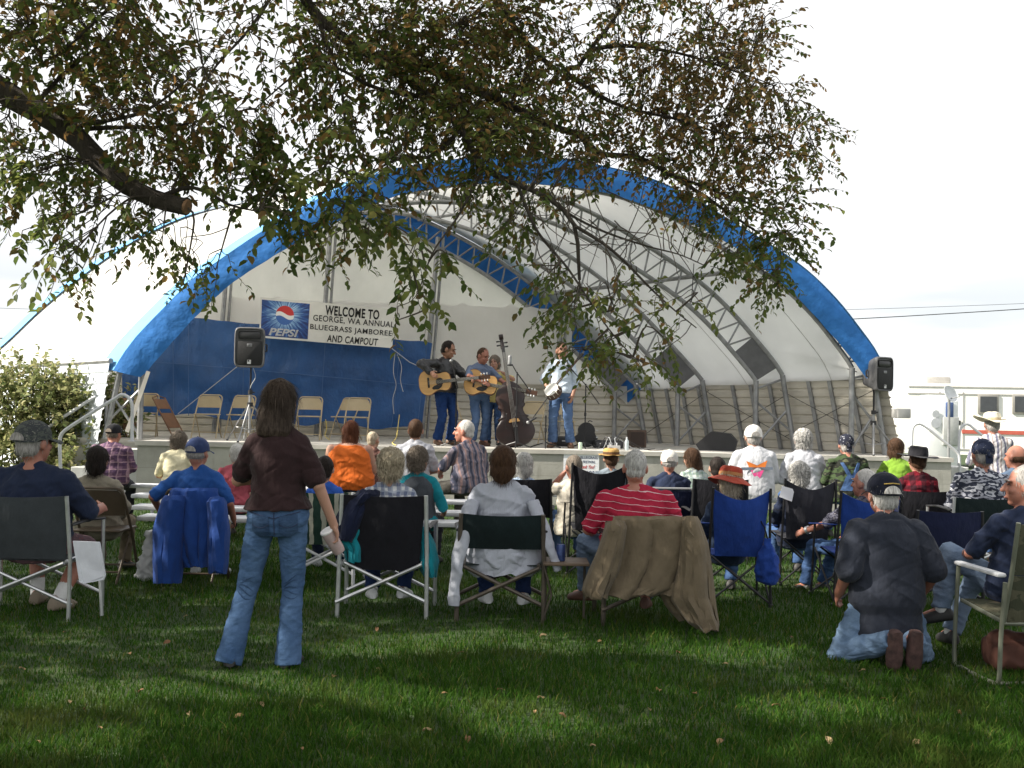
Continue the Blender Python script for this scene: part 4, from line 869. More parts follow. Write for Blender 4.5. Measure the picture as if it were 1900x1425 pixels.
    for s_, l in ((-1, legL), (1, legR)):
        hj = hip+V((s_*.092*(.5+.5*w), .0, -.01))*S
        if l is None: l = (((s_*.13*(.5+.5*lw), .40, .09-hz/S), (s_*.15, 1, .5)) if pose == 'sit' else ((s_*.10, -.01, .085-hz/S), (0, 1, 0)))
        an = hip+V(l[0])*S; kn, an = ik(hj, an, .435*S, .42*S, l[1]); ft = V(l[2]) if len(l) > 2 else V((s_*.22, 1, -.12)); Lg[s_] = (hj, kn, an, ft.normalized())
    def arm_caps(mb, s_, f0, f1, off, k=1.0):
        a, e, q = A_[s_]; U = (.053, .046, .041, .031)
        u = lambda f: (a.lerp(e, f*2), U[0]+(U[1]-U[0])*f*2) if f <= .5 else (e.lerp(q, f*2-1), U[2]+(U[3]-U[2])*(f*2-1))
        if f1 <= .5: p, r_ = u(f1); mb.capsule(a, p, U[0]*S*lw*k+off, r_*S*lw*k+off)
        else: mb.capsule(a, e, U[0]*S*lw*k+off, U[1]*S*lw*k*.97+off); p, r_ = u(f1); mb.capsule(e, p, U[2]*S*lw*k+off, r_*S*lw*k+off)
    def traps(mb, off):
        for s_ in (-1, 1): mb.capsule(sp(.505, s_*.035, -.015), sp(.442, s_*.130*ws, -.010), .046*S+off, .050*S+off)
    def leg_caps(mb, s_, f1, off, k=1.0, flare=0.0):
        h, kn, an, ft = Lg[s_]; r0, r1, r2, r3 = .088*lw, .060*lw, .058*lw, (.052 if off else .040)
        mb.capsule(h, kn, r0*S*k+off, r1*S*k+off, 18)
        if f1 > .5:
            m_ = kn.lerp(an, .3); f = f1*2-1; e_ = kn.lerp(an, f)
            mb.capsule(kn, m_, r1*S*k*.95+off, r2*S*k*.95+off, 16); rb_ = (r2+(r3-r2)*max(0, (f-.3)/.7))*S*k+off+flare; (mb.tube([m_, m_.lerp(e_, .5), e_], [r2*S*k*.95+off, (r2*S*k*.95+off)*.5+rb_*.5, rb_], 18) if off and f > .9 else mb.capsule(m_, e_, r2*S*k*.95+off, rb_, 16))
    # ---- body: one continuous skin
    mb = MB(); torso(mb, -.13, .53, -.004); traps(mb, -.006)
    for s_ in (-1, 1):
        arm_caps(mb, s_, 0, 1, 0); leg_caps(mb, s_, 1, 0)
        a, e, q = A_[s_]; d = (q-e).normalized(); curl = curlL if s_ < 0 else curlR
        pn = V((-s_*.8, .25, -.5)) if abs(d.z) < .75 else V((-s_, -.2, 0)); td = V((-s_*.5, .5, .6)) if abs(d.z) < .75 else V((0, 1, 0))
        hand(mb, q, d, pn, td, S, curl)
        h, kn, an, ft = Lg[s_]; mb.capsule(an, an+ft*.12*S-V((0, 0, .015)), .036*S, .021*S); mb.capsule(an-ft*.03*S, an, .029*S, .036*S)
    mb.capsule(neck0, neck1, .058*S*(.8+.2*w), .054*S*(.85+.15*w))
    hd = MB(); hd.ell((0, -.014, .022), (.077, .096, .100), 24, 16); hd.ell((0, .026, -.040), (.060, .070, .078), 18, 12); hd.ell((0, .062, -.096), (.026, .024, .020), 12, 8); hd.ell((0, -.03, -.05), (.058, .062, .06), 14, 10)
    hd.capsule((0, .094, .012), (0, .114*nose, -.026), .008, .0135, 10); hd.ell((0, .088, -.064), (.024, .013, .006), 12, 8); hd.ell((0, .086, -.074), (.021, .013, .007), 12, 8)
    for s_ in (-1, 1):
        hd.ell((s_*.079, -.004, -.012), (.011, .022, .034), 12, 10, rot=Matrix.Rotation(s_*.3, 3, 'Z')); hd.ell((s_*.030, .080, .030), (.024, .012, .008), 10, 8); hd.ell((s_*.036, .066, -.028), (.022, .022, .02), 10, 8)
    mb.add([HM @ V(p) for p in hd.v], hd.f)
    body = solid(mb, 'body', SKIN[skn], root, vox*(.75 if face else 1), 2)
    if face:
        for s_ in (-1, 1): MB().ell((s_*.031, .0855, .010), (.012, .008, .006), 10, 8, M=HM).build('eye', EYE_M, root)
        bm_ = MB(); hk = HAIR[hair[1] if hair[1] != 'white' else 'lightgrey']
        for s_ in (-1, 1): MB().tube([(s_*.015, .094, .030), (s_*.032, .095, .035), (s_*.05, .082, .029)], [.004, .005, .003], 6, M=HM).build('eyebrow', hk, root)
        MB().tube([(-.024, .096, -.066), (-.012, .1015, -.0685), (0, .1025, -.068), (.012, .1015, -.0685), (.024, .096, -.066)], [.002, .0032, .0034, .0032, .002], 6, M=HM).build('mouth', mat('lips', (.30, .11, .09), .5), root)
    # ---- clothes
    def tz(zlo): return zlo
    if shirt:
        mb = MB(); off = shirt.get('off', .016)*S; lo = shirt.get('hem', -.10); torso(mb, lo, .512 if shirt.get('neck', 'crew') == 'crew' else .49, off, shirt.get('wide', .05)); traps(mb, off*.55) if shirt.get('sleeve', .3) > 0 else mb.capsule(sp(.49, -.06, -.01), sp(.49, .06, -.01), .05*S, .05*S)
        sl = shirt.get('sleeve', .36)
        if sl > 0:
            for s_ in (-1, 1): arm_caps(mb, s_, 0, sl, off*.9+.004*(sl < .5), shirt.get('sk', 1.06))
        if shirt.get('collar'): mb.rings([[sp(.49+.035*i, .075*math.cos(a)*(1-.1*i), .068*math.sin(a)*(1-.1*i)+.004*i) for a in [2*math.pi*k/20 for k in range(20)]] for i in (0, 1)], True)
        solid(mb, shirt.get('name', 'shirt'), shirt['mat'], root, vox, 3, shirt.get('amp', .013), shirt.get('fr', (6, 6, 9)), rnd.random()*50)
    if trousers:
        mb = MB(); off = trousers.get('off', .014)*S; torso(mb, -.13, trousers.get('waist', .10), off*.75)
        for s_ in (-1, 1): leg_caps(mb, s_, trousers.get('len', .985), off, 1.0, trousers.get('flare', 0))
        mb.capsule(Lg[-1][0], Lg[1][0], .085*S, .085*S)
        solid(mb, trousers.get('name', 'trousers'), trousers['mat'], root, vox, 3, trousers.get('amp', .009), (6, 6, 14), rnd.random()*50)
    for s_ in (-1, 1):
        h, kn, an, ft = Lg[s_]
        if socks: MB().capsule(an.lerp(kn, .02), an.lerp(kn, socks[1] if isinstance(socks, tuple) else .22), .047*S, .050*S).build('sock', socks[0] if isinstance(socks, tuple) else socks, root)
        if shoes:
            mb = MB(); x = ft.cross(V((0, 0, 1))).normalized(); u_ = x.cross(ft).normalized(); o = an-u_*.050*S
            rg = []
            for f, ww, hh in ((-.075, .022, .03), (-.06, .036, .06), (-.01, .040, .075), (.05, .044, .062), (.10, .048, .046), (.15, .044, .036), (.185, .028, .026), (.195, .012, .016)):
                rg.append([o+ft*f*S+x*ww*1.14*S*math.cos(a)+u_*(hh*1.12*S*math.sin(a) if math.sin(a) > 0 else .030*S*max(math.sin(a), -.85)) for a in [2*math.pi*k/14 for k in range(14)]])
            mb.rings(rg); mb.build('shoe', shoes, root)
    # ---- hair
    hk, hcol = hair[0], hair[1]
    if hk != 'none':
        hb = MB(); HMt = HAIR[hcol]; amp = .004; cond = None; ln = .03; n = 500; flow = (0, -.3, -1); lift = .2; wave = 0
        if hk == 'short':
            hb.ell((0, -.020, .028), (.082, .096, .100), 22, 16); hb.ell((0, -.050, -.035), (.070, .060, .055), 16, 10); ln = .035
        elif hk == 'crop':
            hb.ell((0, -.020, .030), (.079, .095, .096), 22, 16); hb.ell((0, -.048, -.03), (.068, .058, .05), 16, 10); ln = .016; lift = .6
        elif hk == 'ring':
            hb.ell((0, -.036, -.012), (.080, .080, .052), 20, 12); ln = .025
        elif hk == 'curly':
            hb.ell((0, -.026, .034), (.100, .106, .108), 22, 16); hb.ell((0, -.052, -.045), (.090, .070, .062), 16, 10); amp = .016; ln = .035; n = 2600; lift = .8; wave = .002
        elif hk == 'bob':
            hb.ell((0, -.022, .032), (.094, .104, .106), 22, 16); hb.ell((0, -.050, -.040), (.092, .074, .075), 18, 12); hb.ell((0, -.055, -.085), (.066, .050, .05), 14, 10); amp = .007; ln = .06; n = 900
        elif hk == 'long':
            L2 = hair[2] if len(hair) > 2 else .16
            hb.ell((0, -.020, .030), (.088, .102, .104), 22, 16)
            hb.rings([[V((rx*math.cos(a), y+ry*math.sin(a), z)) for a in [2*math.pi*k/20 for k in range(20)]] for z, rx, ry, y in ((.04, .085, .075, -.03), (-.03, .094, .066, -.045), (-.10, .092, .056, -.065), (-.10-L2*.5, .094, .046, -.085), (-.10-L2*.85, .082, .034, -.088), (-.10-L2, .05, .02, -.085))])
            amp = .006; ln = .085; n = 2600; lift = .03; flow = (0, 0, -1)
        q2 = MB(); q2.add([HM @ V(p) for p in hb.v], hb.f)
        me = remesh(q2, .008, 3, amp*S, (38, 38, 30) if hk == 'curly' else (26, 26, 8), rnd.random()*40)
        hm = MB(); hm.add([v.co for v in me.vertices], [tuple(p.vertices) for p in me.polygons])
        Hi = HM.inverted()
        strands(hm, me, n if vox < .02 else n//2, ln*S, flow, .0028 if hk == 'long' else .0034, lift, lambda c: (Hi @ c).y < .05 and (hk != 'long' or (Hi @ c).z > -.07), wave, .09 if hk == 'long' else .35)
        bpy.data.meshes.remove(me); o = hm.build('hair', HMt, root); o.data.polygons.foreach_set('use_smooth', [True]*len(o.data.polygons))
    # ---- headwear
    if hat:
        kind, hm_ = hat[0], hat[1]; band_m = hat[2] if len(hat) > 2 else None
        if kind == 'cap':
            q = MB(); rg = []
            for i in range(10):
                t_ = i/9*math.pi/2*.97; rg.append([V((.094*math.cos(a)*math.cos(t_), -.014+.111*math.sin(a)*math.cos(t_), .030+.103*math.sin(t_)**.9)) for a in [2*math.pi*k/28 for k in range(28)]])
            rg.insert(0, [V((.095*math.cos(a), -.014+.112*math.sin(a), .030-(.026 if math.sin(a) < -.3 else .012))) for a in [2*math.pi*k/28 for k in range(28)]])
            q.rings(rg, True, 0, HM); o = q.build('cap', hm_, root)
            q = MB(); pts = []
            for i in range(13):
                a = math.pi*(.14+.72*i/12); r0 = V((.094*math.cos(a), -.014+.109*math.sin(a), .022)); e_ = V((.092*math.cos(a)*1.0, .06+.125*math.sin(a), .010-.022*abs(math.cos(a)))); pts.append([r0.lerp(e_, f) for f in (0, .33, .66, 1)])
            q.grid(pts, 0, HM, thick=.004); b2 = q.build('cap_brim', hat[3] if len(hat) > 3 else hm_, root)
            if hat[2] if len(hat) > 2 else False:
                q = MB(); q.prism([(.046*math.cos(a), .046*math.sin(a)) for a in [math.pi*k/10 for k in range(11)]], .02, M=HM @ Matrix.Translation((0, -.136, .016)) @ Matrix.Rotation(R(-8), 4, 'X')); q.build('cap_opening', HAIR[hcol], root)
            MB().ell((0, -.014, .134), (.008, .008, .005), 8, 6, M=HM).build('cap_button', hm_, root)
        elif kind == 'bandana':
            q = MB(); q.ell((0, -.016, .030), (.088, .106, .105), 24, 14, z0=-.25); q.capsule((0, -.115, .012), (0, -.135, -.01), .016, .012, 8); q.grid([[(-.03+.02*i, -.125-.005*j, .0-.035*j) for i in range(4)] for j in range(3)], thick=.004)
            me = MB(); me.add(q.v, q.f, 0, HM); me.build('bandana', hm_, root)
        else:
            br, cr, up_, dip = {'cowboy': (.215, .135, .060, .02), 'straw': (.150, .105, .004, .004), 'floppy': (.185, .115, -.030, .03), 'wide': (.205, .132, .012, .02)}[kind]
            q = MB(); rg = []
            for r_, z_, k in ((.102, .035, 0), (.104, .060, 0), (.100, .085, 0), (.094, cr-.012, 0), (.075, cr+.004, .3), (.035, cr-.004, .8), (.004, cr-.010, 1)):
                rg.append([V((r_*.90*math.cos(a), -.012+r_*1.12*math.sin(a), .012+z_-(.020*k*(1 if kind == 'cowboy' else .3))-(.018*abs(math.cos(a))**2*(kind == 'cowboy')*(z_ > .09)))) for a in [2*math.pi*j/32 for j in range(32)]])
            q.rings(rg[::-1], True, 0, HM)
            rg = []
            for f in (0, .25, .5, .75, 1):
                rr = .098+(br-.098)*f
                rg.append([V((rr*(.95 if kind != 'cowboy' else .92)*math.cos(a), -.012+rr*1.08*math.sin(a), .046+(up_*abs(math.cos(a))**1.5*f*f if kind == 'cowboy' else up_*f)-(dip*f*abs(math.sin(a))) + .010*f*noise.noise((math.cos(a)*2, math.sin(a)*2, br*9)))) for a in [2*math.pi*j/40 for j in range(40)]])
            rg += [[p-V((0, 0, .005)) for p in r_] for r_ in rg[::-1]]
            q.rings(rg, False, 0, HM, closed=True); q.build('hat', hm_, root)
            if band_m: MB().rings([[V((.1035*.90*math.cos(a)*k, -.012+.1035*1.12*math.sin(a)*k, z_)) for a in [2*math.pi*j/32 for j in range(32)]] for z_, k in ((.052, 1.02), (.078, 1.01))], False, 0, HM).build('hat_band', band_m, root)
    J = dict(root=root, hip=hip, sp=sp, A=A_, L=Lg, HM=HM, S=S, w=w, up=up, fw=fw)
    return J
def seated(label, px, top, Y, seat=.45, S=None, **k):
    "seat a person so that the crown of the head projects to photo pixel (px, top)"
    z = P(px, top, Y).z; p = P(px, 900, Y)
    lean = k.get('lean', .10); hatx = .02 if k.get('hat') else (.015 if k.get('hair', ('short',))[0] in ('curly', 'bob', 'long') else .0)
    hh = (.095+.803*math.cos(lean)+hatx)
    s = (z-seat)/hh
    if S is None: S = min(max(s, .86), 1.12)
    if abs(s-S) > .005: seat = max(seat+(s-S)*hh, .30)
    print('P %-46s S=%.2f seat=%.2f' % (label[:46], S, seat))
    y0 = Y+math.sin(lean)*.35*S
    return make_person(label, (p.x, y0, 0), seat=seat, S=S, lean=lean, **{a: b_ for a, b_ in k.items() if a not in ('lean',)}), (p.x, y0, seat)
# ================================================================== PROPS: chairs, draped clothes, stage gear
def sling(mb, a, b_, c_, d, sag_top=0.0, bulge=0.06, nu=12, nv=8, seed=0.0, th=.006, wr=.006):
    "cloth between corners a(top left) b(top right) c(bottom right) d(bottom left), hollowed along +y->-y"
    R_ = []
    for j in range(nv+1):
        v = j/nv; r = []
        for i in range(nu+1):
            u = i/nu; p = V(a).lerp(V(b_), u).lerp(V(d).lerp(V(c_), u), v); k = math.sin(math.pi*u)
            p = p+V((0, -bulge*k*math.sin(math.pi*min(1, .25+v*.75)), -sag_top*k*(1-v)**1.5)); p.y += wr*noise.noise((u*7+seed, v*6, seed)); r.append(p)
        R_.append(r)
    mb.grid(R_, thick=th); return mb
def camp_chair(label, pos, fabric, tube, seat=.42, hw=.30, z0=.36, z1=.87, yaw=0.0, lean=.10, group='folding camp chairs in the audience', rounded=0.0, table=None, arms=True, rr=.0125, arm_m=None):
    o = thing('camp_chair', label, 'chair', pos, yaw, group)
    yb = -.17; yt = lambda z: yb-math.tan(lean)*(z-seat)
    q = MB(); a = (-hw, yt(z1), z1); b_ = (hw, yt(z1), z1); c_ = (hw*(1-rounded), yt(z0), z0); d = (-hw*(1-rounded), yt(z0), z0); sling(q, a, b_, c_, d, .012, .05, 14, 8, hw*31); q.build('backrest', fabric, o)
    q = MB(); sling(q, (-hw, -.15, seat-.02), (hw, -.15, seat-.02), (hw, .27, seat), (-hw, .27, seat), 0, 0, 10, 6); q.build('seat', fabric, o)
    for s in (-1, 1):
        MB().tube([(s*(hw+.02), yb-.03, 0), (s*(hw+.015), yb-.02, seat), (s*hw, yt(z1)-.0, z1)], rr*1.15, 8).build('leg', tube, o)
        MB().tube([(s*(hw+.04), .33, 0), (s*(hw+.04), .30, seat+.22)], rr*1.15, 8).build('leg', tube, o)
        if arms:
            MB().tube([(s*(hw+.02), yt(seat+.23)-.0, seat+.23), (s*(hw+.04), .05, seat+.245), (s*(hw+.04), .31, seat+.225)], [.018, .022, .018], 8, flat=.55).build('armrest', arm_m or BLACKPLASTIC, o)
    for y_, dz in ((yb-.025, 0), (.31, 0)):
        for s in (-1, 1):
            yy = y_-.014*s; q = MB(); q.tube([(-s*(hw+.03), yy, .11), (s*(hw-.02), yy, seat-.03)], rr, 8); q.build('cross_brace', tube, o)
    for s in (-1, 1): MB().tube([(s*(hw-.02), -.17, seat-.025), (s*(hw-.02), .28, seat-.01)], rr, 8).build('seat_rail', tube, o)
    return o
def quad_chair(label, pos, fabric, seat=.42, top=.90, hw=.29, yaw=0.0, lean=.18, group='quad folding chairs in the audience', holder=True, arm_f=None):
    o = thing('quad_chair', label, 'chair', pos, yaw, group); yb = -.17; T = (hw+.0, yb-math.tan(lean)*(top-seat), top)
    q = MB(); sling(q, (-T[0], T[1], T[2]), T, (hw*.82, yb, seat-.01), (-hw*.82, yb, seat-.01), .085, .06, 14, 9, hw*17, .006, .012); q.build('backrest', fabric, o)
    q = MB(); sling(q, (-hw*.9, yb, seat), (hw*.9, yb, seat), (hw*.95, .27, seat+.02), (-hw*.95, .27, seat+.02), 0, 0, 10, 6); q.build('seat', fabric, o)
    for s in (-1, 1):
        MB().tube([(s*(hw+.03), yb-.06, .01), (s*(hw+.015), yb-.05, .35), (s*T[0], T[1]-.012, T[2]+.01)], .011, 8).build('back_pole', BLACKMETAL, o)
        MB().tube([(s*(hw+.05), .32, .01), (s*(hw+.03), .30, seat+.20)], .010, 8).build('front_pole', BLACKMETAL, o)
        for a, b_ in (((-s*(hw+.02), yb-.06-.012*s, .03), (s*(hw-.01), yb-.03, seat-.01)), ((-s*(hw+.04), .31+.012*s, .03), (s*(hw-.01), .27, seat+.01))): MB().tube([a, b_], .009, 8).build('cross_leg', BLACKMETAL, o)
        q = MB()
        q.tube([(s*(hw+.025), yb-.05, .04), (s*(hw+.03), .29, seat)], .009, 8); q.build('cross_leg', BLACKMETAL, o)
        q = MB(); sling(q, (s*(hw+.0), yb-.07, seat+.25), (s*(hw+.07), yb-.07, seat+.25), (s*(hw+.08), .33, seat+.20), (s*(hw-.01), .33, seat+.20), 0, 0, 4, 8); q.build('armrest', arm_f or fabric, o)
        for y_ in (yb-.055, .32): MB().lathe([(.022, 0), (.022, .02), (.012, .03)], 10, M=Matrix.Translation((s*(hw+.03+.02*(y_ > 0)), y_, 0))).build('foot_cap', BLACKPLASTIC, o)
    return o
BEIGE = mat('chair_beige', (.46, .37, .23), .4, .1, .08, 6, 60, .05)
def folding_chair(label, pos, yaw, m_=None, group=None):
    m_ = m_ or BEIGE; o = thing('folding_chair', label, 'chair', pos, yaw, group)
    for s in (-1, 1):
        MB().tube([(s*.20, -.25, 0), (s*.20, .06, .43)], .011, 8).build('rear_leg', m_, o)
    pts = [(-.225, .21, 0), (-.22, .02, .42), (-.215, -.17, .72)]+[(-.215+.06*(1-math.cos(a)), -.17-.02*math.sin(a), .72+.075*math.sin(a)) for a in (.5, 1.0, 1.5)]
    q = MB(); q.tube(pts+[(-x, y, z) for x, y, z in pts[::-1]], .0125, 8); q.build('frame', m_, o)
    R_ = []
    for j in range(6):
        z = .56+.215*j/5; hw_ = .205-.05*max(0, (j-3)/2)**2; R_.append([(-hw_+2*hw_*i/8, -.085-.46*(z-.56)*.55-.03*math.sin(math.pi*i/8)-.01, z) for i in range(9)])
    q = MB(); q.grid(R_, thick=-.0 or .008); q.build('back_panel', m_, o)
    MB().box((0, .02, .435), (.40, .38, .022), bev=.01).build('seat', m_, o)
    for y_, z in ((-.18, .10), (.165, .11)): MB().tube([(-.205, y_, z), (.205, y_, z)], .009, 8).build('crossbar', m_, o)
    return o
def drape(name, label, cat, rows, Y, m_, amp=.025, nu=24, thick=.012, fr=7.0, group=None, base=0, sub=10, depth=None, parent=None, pleat=3.0, over=True):
    "a hanging garment: rows of (py, left px, right px) at distance Y, folded in depth and with real thickness"
    R_ = []; rr = []
    for k in range(len(rows)-1):
        for e in range(sub): f = e/sub; rr.append([a+(b_-a)*f for a, b_ in zip(rows[k], rows[k+1])])
    rr.append(list(rows[-1]))
    c = P((rows[0][1]+rows[0][2])/2, rows[0][0], Y)
    for j, row in enumerate(rr):
        y, xl_, xr_ = row[:3]; yy = row[3] if len(row) > 3 else 0; L_ = []
        for i in range(nu+1):
            u = i/nu; p = P(xl_+(xr_-xl_)*u, y, Y-yy+.12*(1-math.sin(math.pi*u)**.6)); v = j/len(rr)
            ph = 6.283*pleat*u+2.6*noise.noise((v*1.3, base, u*1.5))+base; p.y -= amp*(.25+.9*v)*(abs(math.sin(ph/2))**.7-.5)*1.3; p.x += amp*.5*v*noise.noise((v*2.2+base, u*2, 4)); p.z += amp*.8*v**3*noise.noise((u*4, base, 2.0))
            p.y += .8*amp*(noise.noise((u*fr*.6+base, v*2.2+u*1.8, base))+.5*noise.noise((u*fr*2.4+v*2, v*4, base+3))); p.z += .012*noise.noise((u*6, v*2, base+8)); L_.append(p)
        R_.append(L_)
    if over: R_ = [[p+V((0, .075, -.05)) for p in R_[0]], [p+V((0, .055, .004)) for p in R_[0]], [p+V((0, .02, .016)) for p in R_[0]]]+R_
    q = MB(); q.grid(R_, thick=-.0 or thick)
    if parent is not None: return q.build(name, m_, parent, world=True)
    o = thing(name, label, cat, c, 0, group); q.build('cloth', m_, o, world=True); return o
def bottle_like(name, label, cat, p, prof, m_, cap=None, grp=None):
    o = thing(name, label, cat, p, 0, grp); MB().lathe(prof, 20).build('body', m_, o)
    if cap: MB().lathe(cap[0], 16).build('cap', cap[1], o)
    return o

# ---- loudspeakers on tripod stands
GRILLE = mat('speaker_grille', (.014, .014, .015), .6, .2, .2, 200, 400, .4); CABG = mat('speaker_cabinet', (.10, .10, .105), .55, 0, .15, 20, 300, .15)
def speaker(label, px, ytop, ybot, Y, rz, k=1.0):
    pt = P(px, ytop, Y); pb = P(px, ybot, Y); h = pt.z-pb.z; o = thing('loudspeaker', label, 'loudspeaker', pb, rz, 'loudspeakers on tripod stands')
    w_ = h*.74*k; d_ = h*.62; q = MB(); n = 28
    ol = lambda s, y: [V(((w_/2*s)*math.copysign(abs(math.cos(a))**.28, math.cos(a)), y, h/2+(h/2*min(1, s*1.0))*math.copysign(abs(math.sin(a))**.28, math.sin(a)))) for a in [2*math.pi*j/n for j in range(n)]]
    q.rings([ol(.62, d_), ol(.97, .08), ol(1, .04), ol(1, .0), ol(.95, -.015), ol(.91, -.012), ol(.90, .01)]); q.build('cabinet', CABG, o, angle=50)
    MB().box((0, -.004, h*.36), (w_*.82, .02, h*.60), bev=.012).build('grille', GRILLE, o)
    q = MB(); H = []
    for i in range(9):
        a = math.pi*i/8; H.append([V((-w_*.36*math.cos(a)*f, .004+(.0 if f == 1 else .06), h*.80+h*(.08 if f == 1 else .03)*(2*math.sin(a)-1))) for f in (1, .55)])
    MB().box((0, .0, h*.80), (w_*.74, .022, h*.20), bev=.03).build('horn', mat('horn_black', (.03, .03, .032), .35), o)
    MB().box((0, -.016, h*.555), (w_*.17, .006, h*.075), bev=.002).build('emblem', mat('emblem_silver', (.25, .25, .26), .4, .5), o)
    vs = [(-.42, 0, -.30), (-.1, 0, .34), (.02, 0, .1), (.42, 0, .36), (.15, 0, .0), (.02, 0, -.2), (-.08, 0, .05)]
    q = MB(); q.add([V((x*w_*.14, -.0205, h*.555+z*h*.06)) for x, y, z in vs], [tuple(range(len(vs)))]); q.build('emblem_mark', BLACKPLASTIC, o, False)
    q = MB(); q.box((0, -.016, h*.14), (w_*.12, .006, h*.10)); q.build('control_label', mat('label_white', (.6, .6, .6), .5), o)
    q = MB(); q.box((-.01, -.0205, h*.165), (w_*.05, .004, h*.04)); q.build('control_mark', BLACKPLASTIC, o)
    for s in (-1, 1): MB().tube([(s*w_*.47, d_*.55, h*.42), (s*w_*.52, d_*.55, h*.45), (s*w_*.52, d_*.55, h*.58), (s*w_*.47, d_*.55, h*.61)], .016, 8).build('handle', BLACKPLASTIC, o)
    return o, pb, d_
def tripod(label, pb, fl, spread=.55, az=0.3, m_=None):
    o = thing('tripod_stand', label, 'speaker stand', (pb.x, pb.y, fl), 0, 'loudspeakers on tripod stands'); h = pb.z-fl; hub = h*.50
    MB().tube([(0, 0, h*.40), (0, 0, h+.10)], .017, 10).build('pole', BLACKMETAL, o); MB().tube([(0, 0, h*.12), (0, 0, h*.66)], .023, 10).build('outer_pole', GALV, o)
    MB().lathe([(.024, h*.64), (.040, h*.64), (.040, h*.70), (.024, h*.70)], 14).build('collar', BLACKPLASTIC, o); MB().lathe([(.024, hub-.03), (.05, hub-.03), (.05, hub+.04), (.024, hub+.04)], 14).build('hub', BLACKPLASTIC, o)
    MB().tube([(.02, 0, h*.67), (.075, 0, h*.67)], .012, 8).build('knob', BLACKPLASTIC, o)
    for k in range(3):
        a = az+k*2.094; e = V((math.cos(a)*spread, math.sin(a)*spread, .012)); l = MB().tube([V((math.cos(a)*.035, math.sin(a)*.035, hub)), e], .014, 8).build('leg', GALV, o)
        MB().ell(e, (.022, .022, .014), 10, 6).build('rubber_foot', RUBBER, l); MB().tube([V((0, 0, h*.16)), V((math.cos(a)*.035, math.sin(a)*.035, hub)).lerp(e, .62)], .009, 6).build('brace', GALV, o)
    return o
Yl, Yr = 17.2, 18.3
s1, p1, d1 = speaker('loudspeaker with black grille beside the welcome banner', 462, 607, 682, Yl, R(8)); tripod('tripod stand under the loudspeaker by the blue tarp', p1+V((-.02, d1*.5, 0)), SZ, .55, .45)
s2, p2, d2 = speaker('grey sided loudspeaker at the right edge of the shelter', 1641, 662, 726, Yr-1.2, R(28), .95); tripod('tripod stand under the right loudspeaker by the tan chair', p2+V((-.12, d2*.45, 0)), SZ, .50, .2)
def wire(label, pts, m_, r=.006, n=40, name='cable'):
    o = MB().tube(catmull(pts, n), r, 6).build(name, m_); o.data.transform(Matrix.Translation(-V(pts[0]))); o.location = pts[0]; return tag(o, label, 'cable')
WHCORD = mat('cord_grey', (.42, .44, .46), .6); YELCORD = mat('cord_yellow', (.55, .43, .10), .6)
wire('pale cord dangling from the loudspeaker beside the banner', [P(470, 683, 17.35), P(474, 700, 17.35), P(466, 715, 17.38), P(462, 735, 17.45), P(459, 770, 17.5), P(452, 814, 17.5)], WHCORD)

# ---- beige folding chairs on the stage
STG = 'beige steel folding chairs on the stage'
ch = [('beige folding chair at the foot of the left shelter leg', 268, 18.9, .2), ('beige folding chair left of the loudspeaker stand', 384, 18.9, 0), ('beige folding chair half hidden by the loudspeaker stand', 446, 19.1, -.15), ('beige folding chair right of the long haired standing woman', 573, 18.9, .05),
      ('left one of two overlapping beige folding chairs', 641, 19.4, -.5), ('right one of two overlapping beige folding chairs', 662, 18.9, -.05), ('beige folding chair behind the leather jacket guitarist', 836, 19.2, .5), ('brown shaded folding chair between the singers and the double bass', 917, 19.3, .2),
      ('beige folding chair just right of the double bass', 985, 19.1, -.4), ('folding chair behind the banjo player', 1043, 19.5, .3)]
for l, px, Y, dr in ch:
    folding_chair(l, (P(px, 800, Y).x, Y, SZ), math.pi+dr, None, STG)
folding_chair('tan folding chair carrying a black box near the right loudspeaker', (P(1578, 830, 18.6).x, 18.6, SZ), math.pi+.5, mat('chair_tan', (.30, .17, .09), .5), STG)
bx = thing('equipment_box', 'small black box with a white label on the tan chair', 'box', (P(1573, 800, 18.55).x, 18.55, SZ+.45)); MB().box((0, 0, .07), (.34, .26, .14), bev=.01).build('body', BLACKPLASTIC, bx); MB().box((0, -.132, .10), (.30, .006, .06)).build('label_strip', WHITEPAINT, bx)
RUST = mat('chair_rust', (.20, .10, .05), .6)
for i, (l, a, b_) in enumerate((('brown folded chair leaning by the left shelter leg', (236, 812), (208, 735)), ('brown folded chair lying open against the tarp at left', (322, 806), (283, 738)))):
    Y = 18.3+.25*i; p = P(*a, Y); q = P(*b_, Y+.35); p.z = SZ; o = thing('folded_chair', l, 'chair', p, 0, 'folded chairs leaning on the stage'); d = (q-p); x = V((.10, .38, 0))
    pts = [p, q]+[q+x*.5+d.normalized()*.06]+[q+x, p+x]; MB().tube(pts, .014, 8).build('frame', RUST, o, world=True)
    sl = MB(); sl.grid([[q-d*.04, q+x-d*.04], [q-d*.28, q+x-d*.28]], thick=.01); sl.build('back_panel', RUST, o, world=True)
    sl = MB(); sl.grid([[p+d*.25+V((.02, -.03, 0)), p+x+d*.25+V((0, -.03, 0))], [p+d*.62+V((.02, -.05, 0)), p+x+d*.62+V((0, -.05, 0))]], thick=.015); sl.build('seat', RUST, o, world=True)

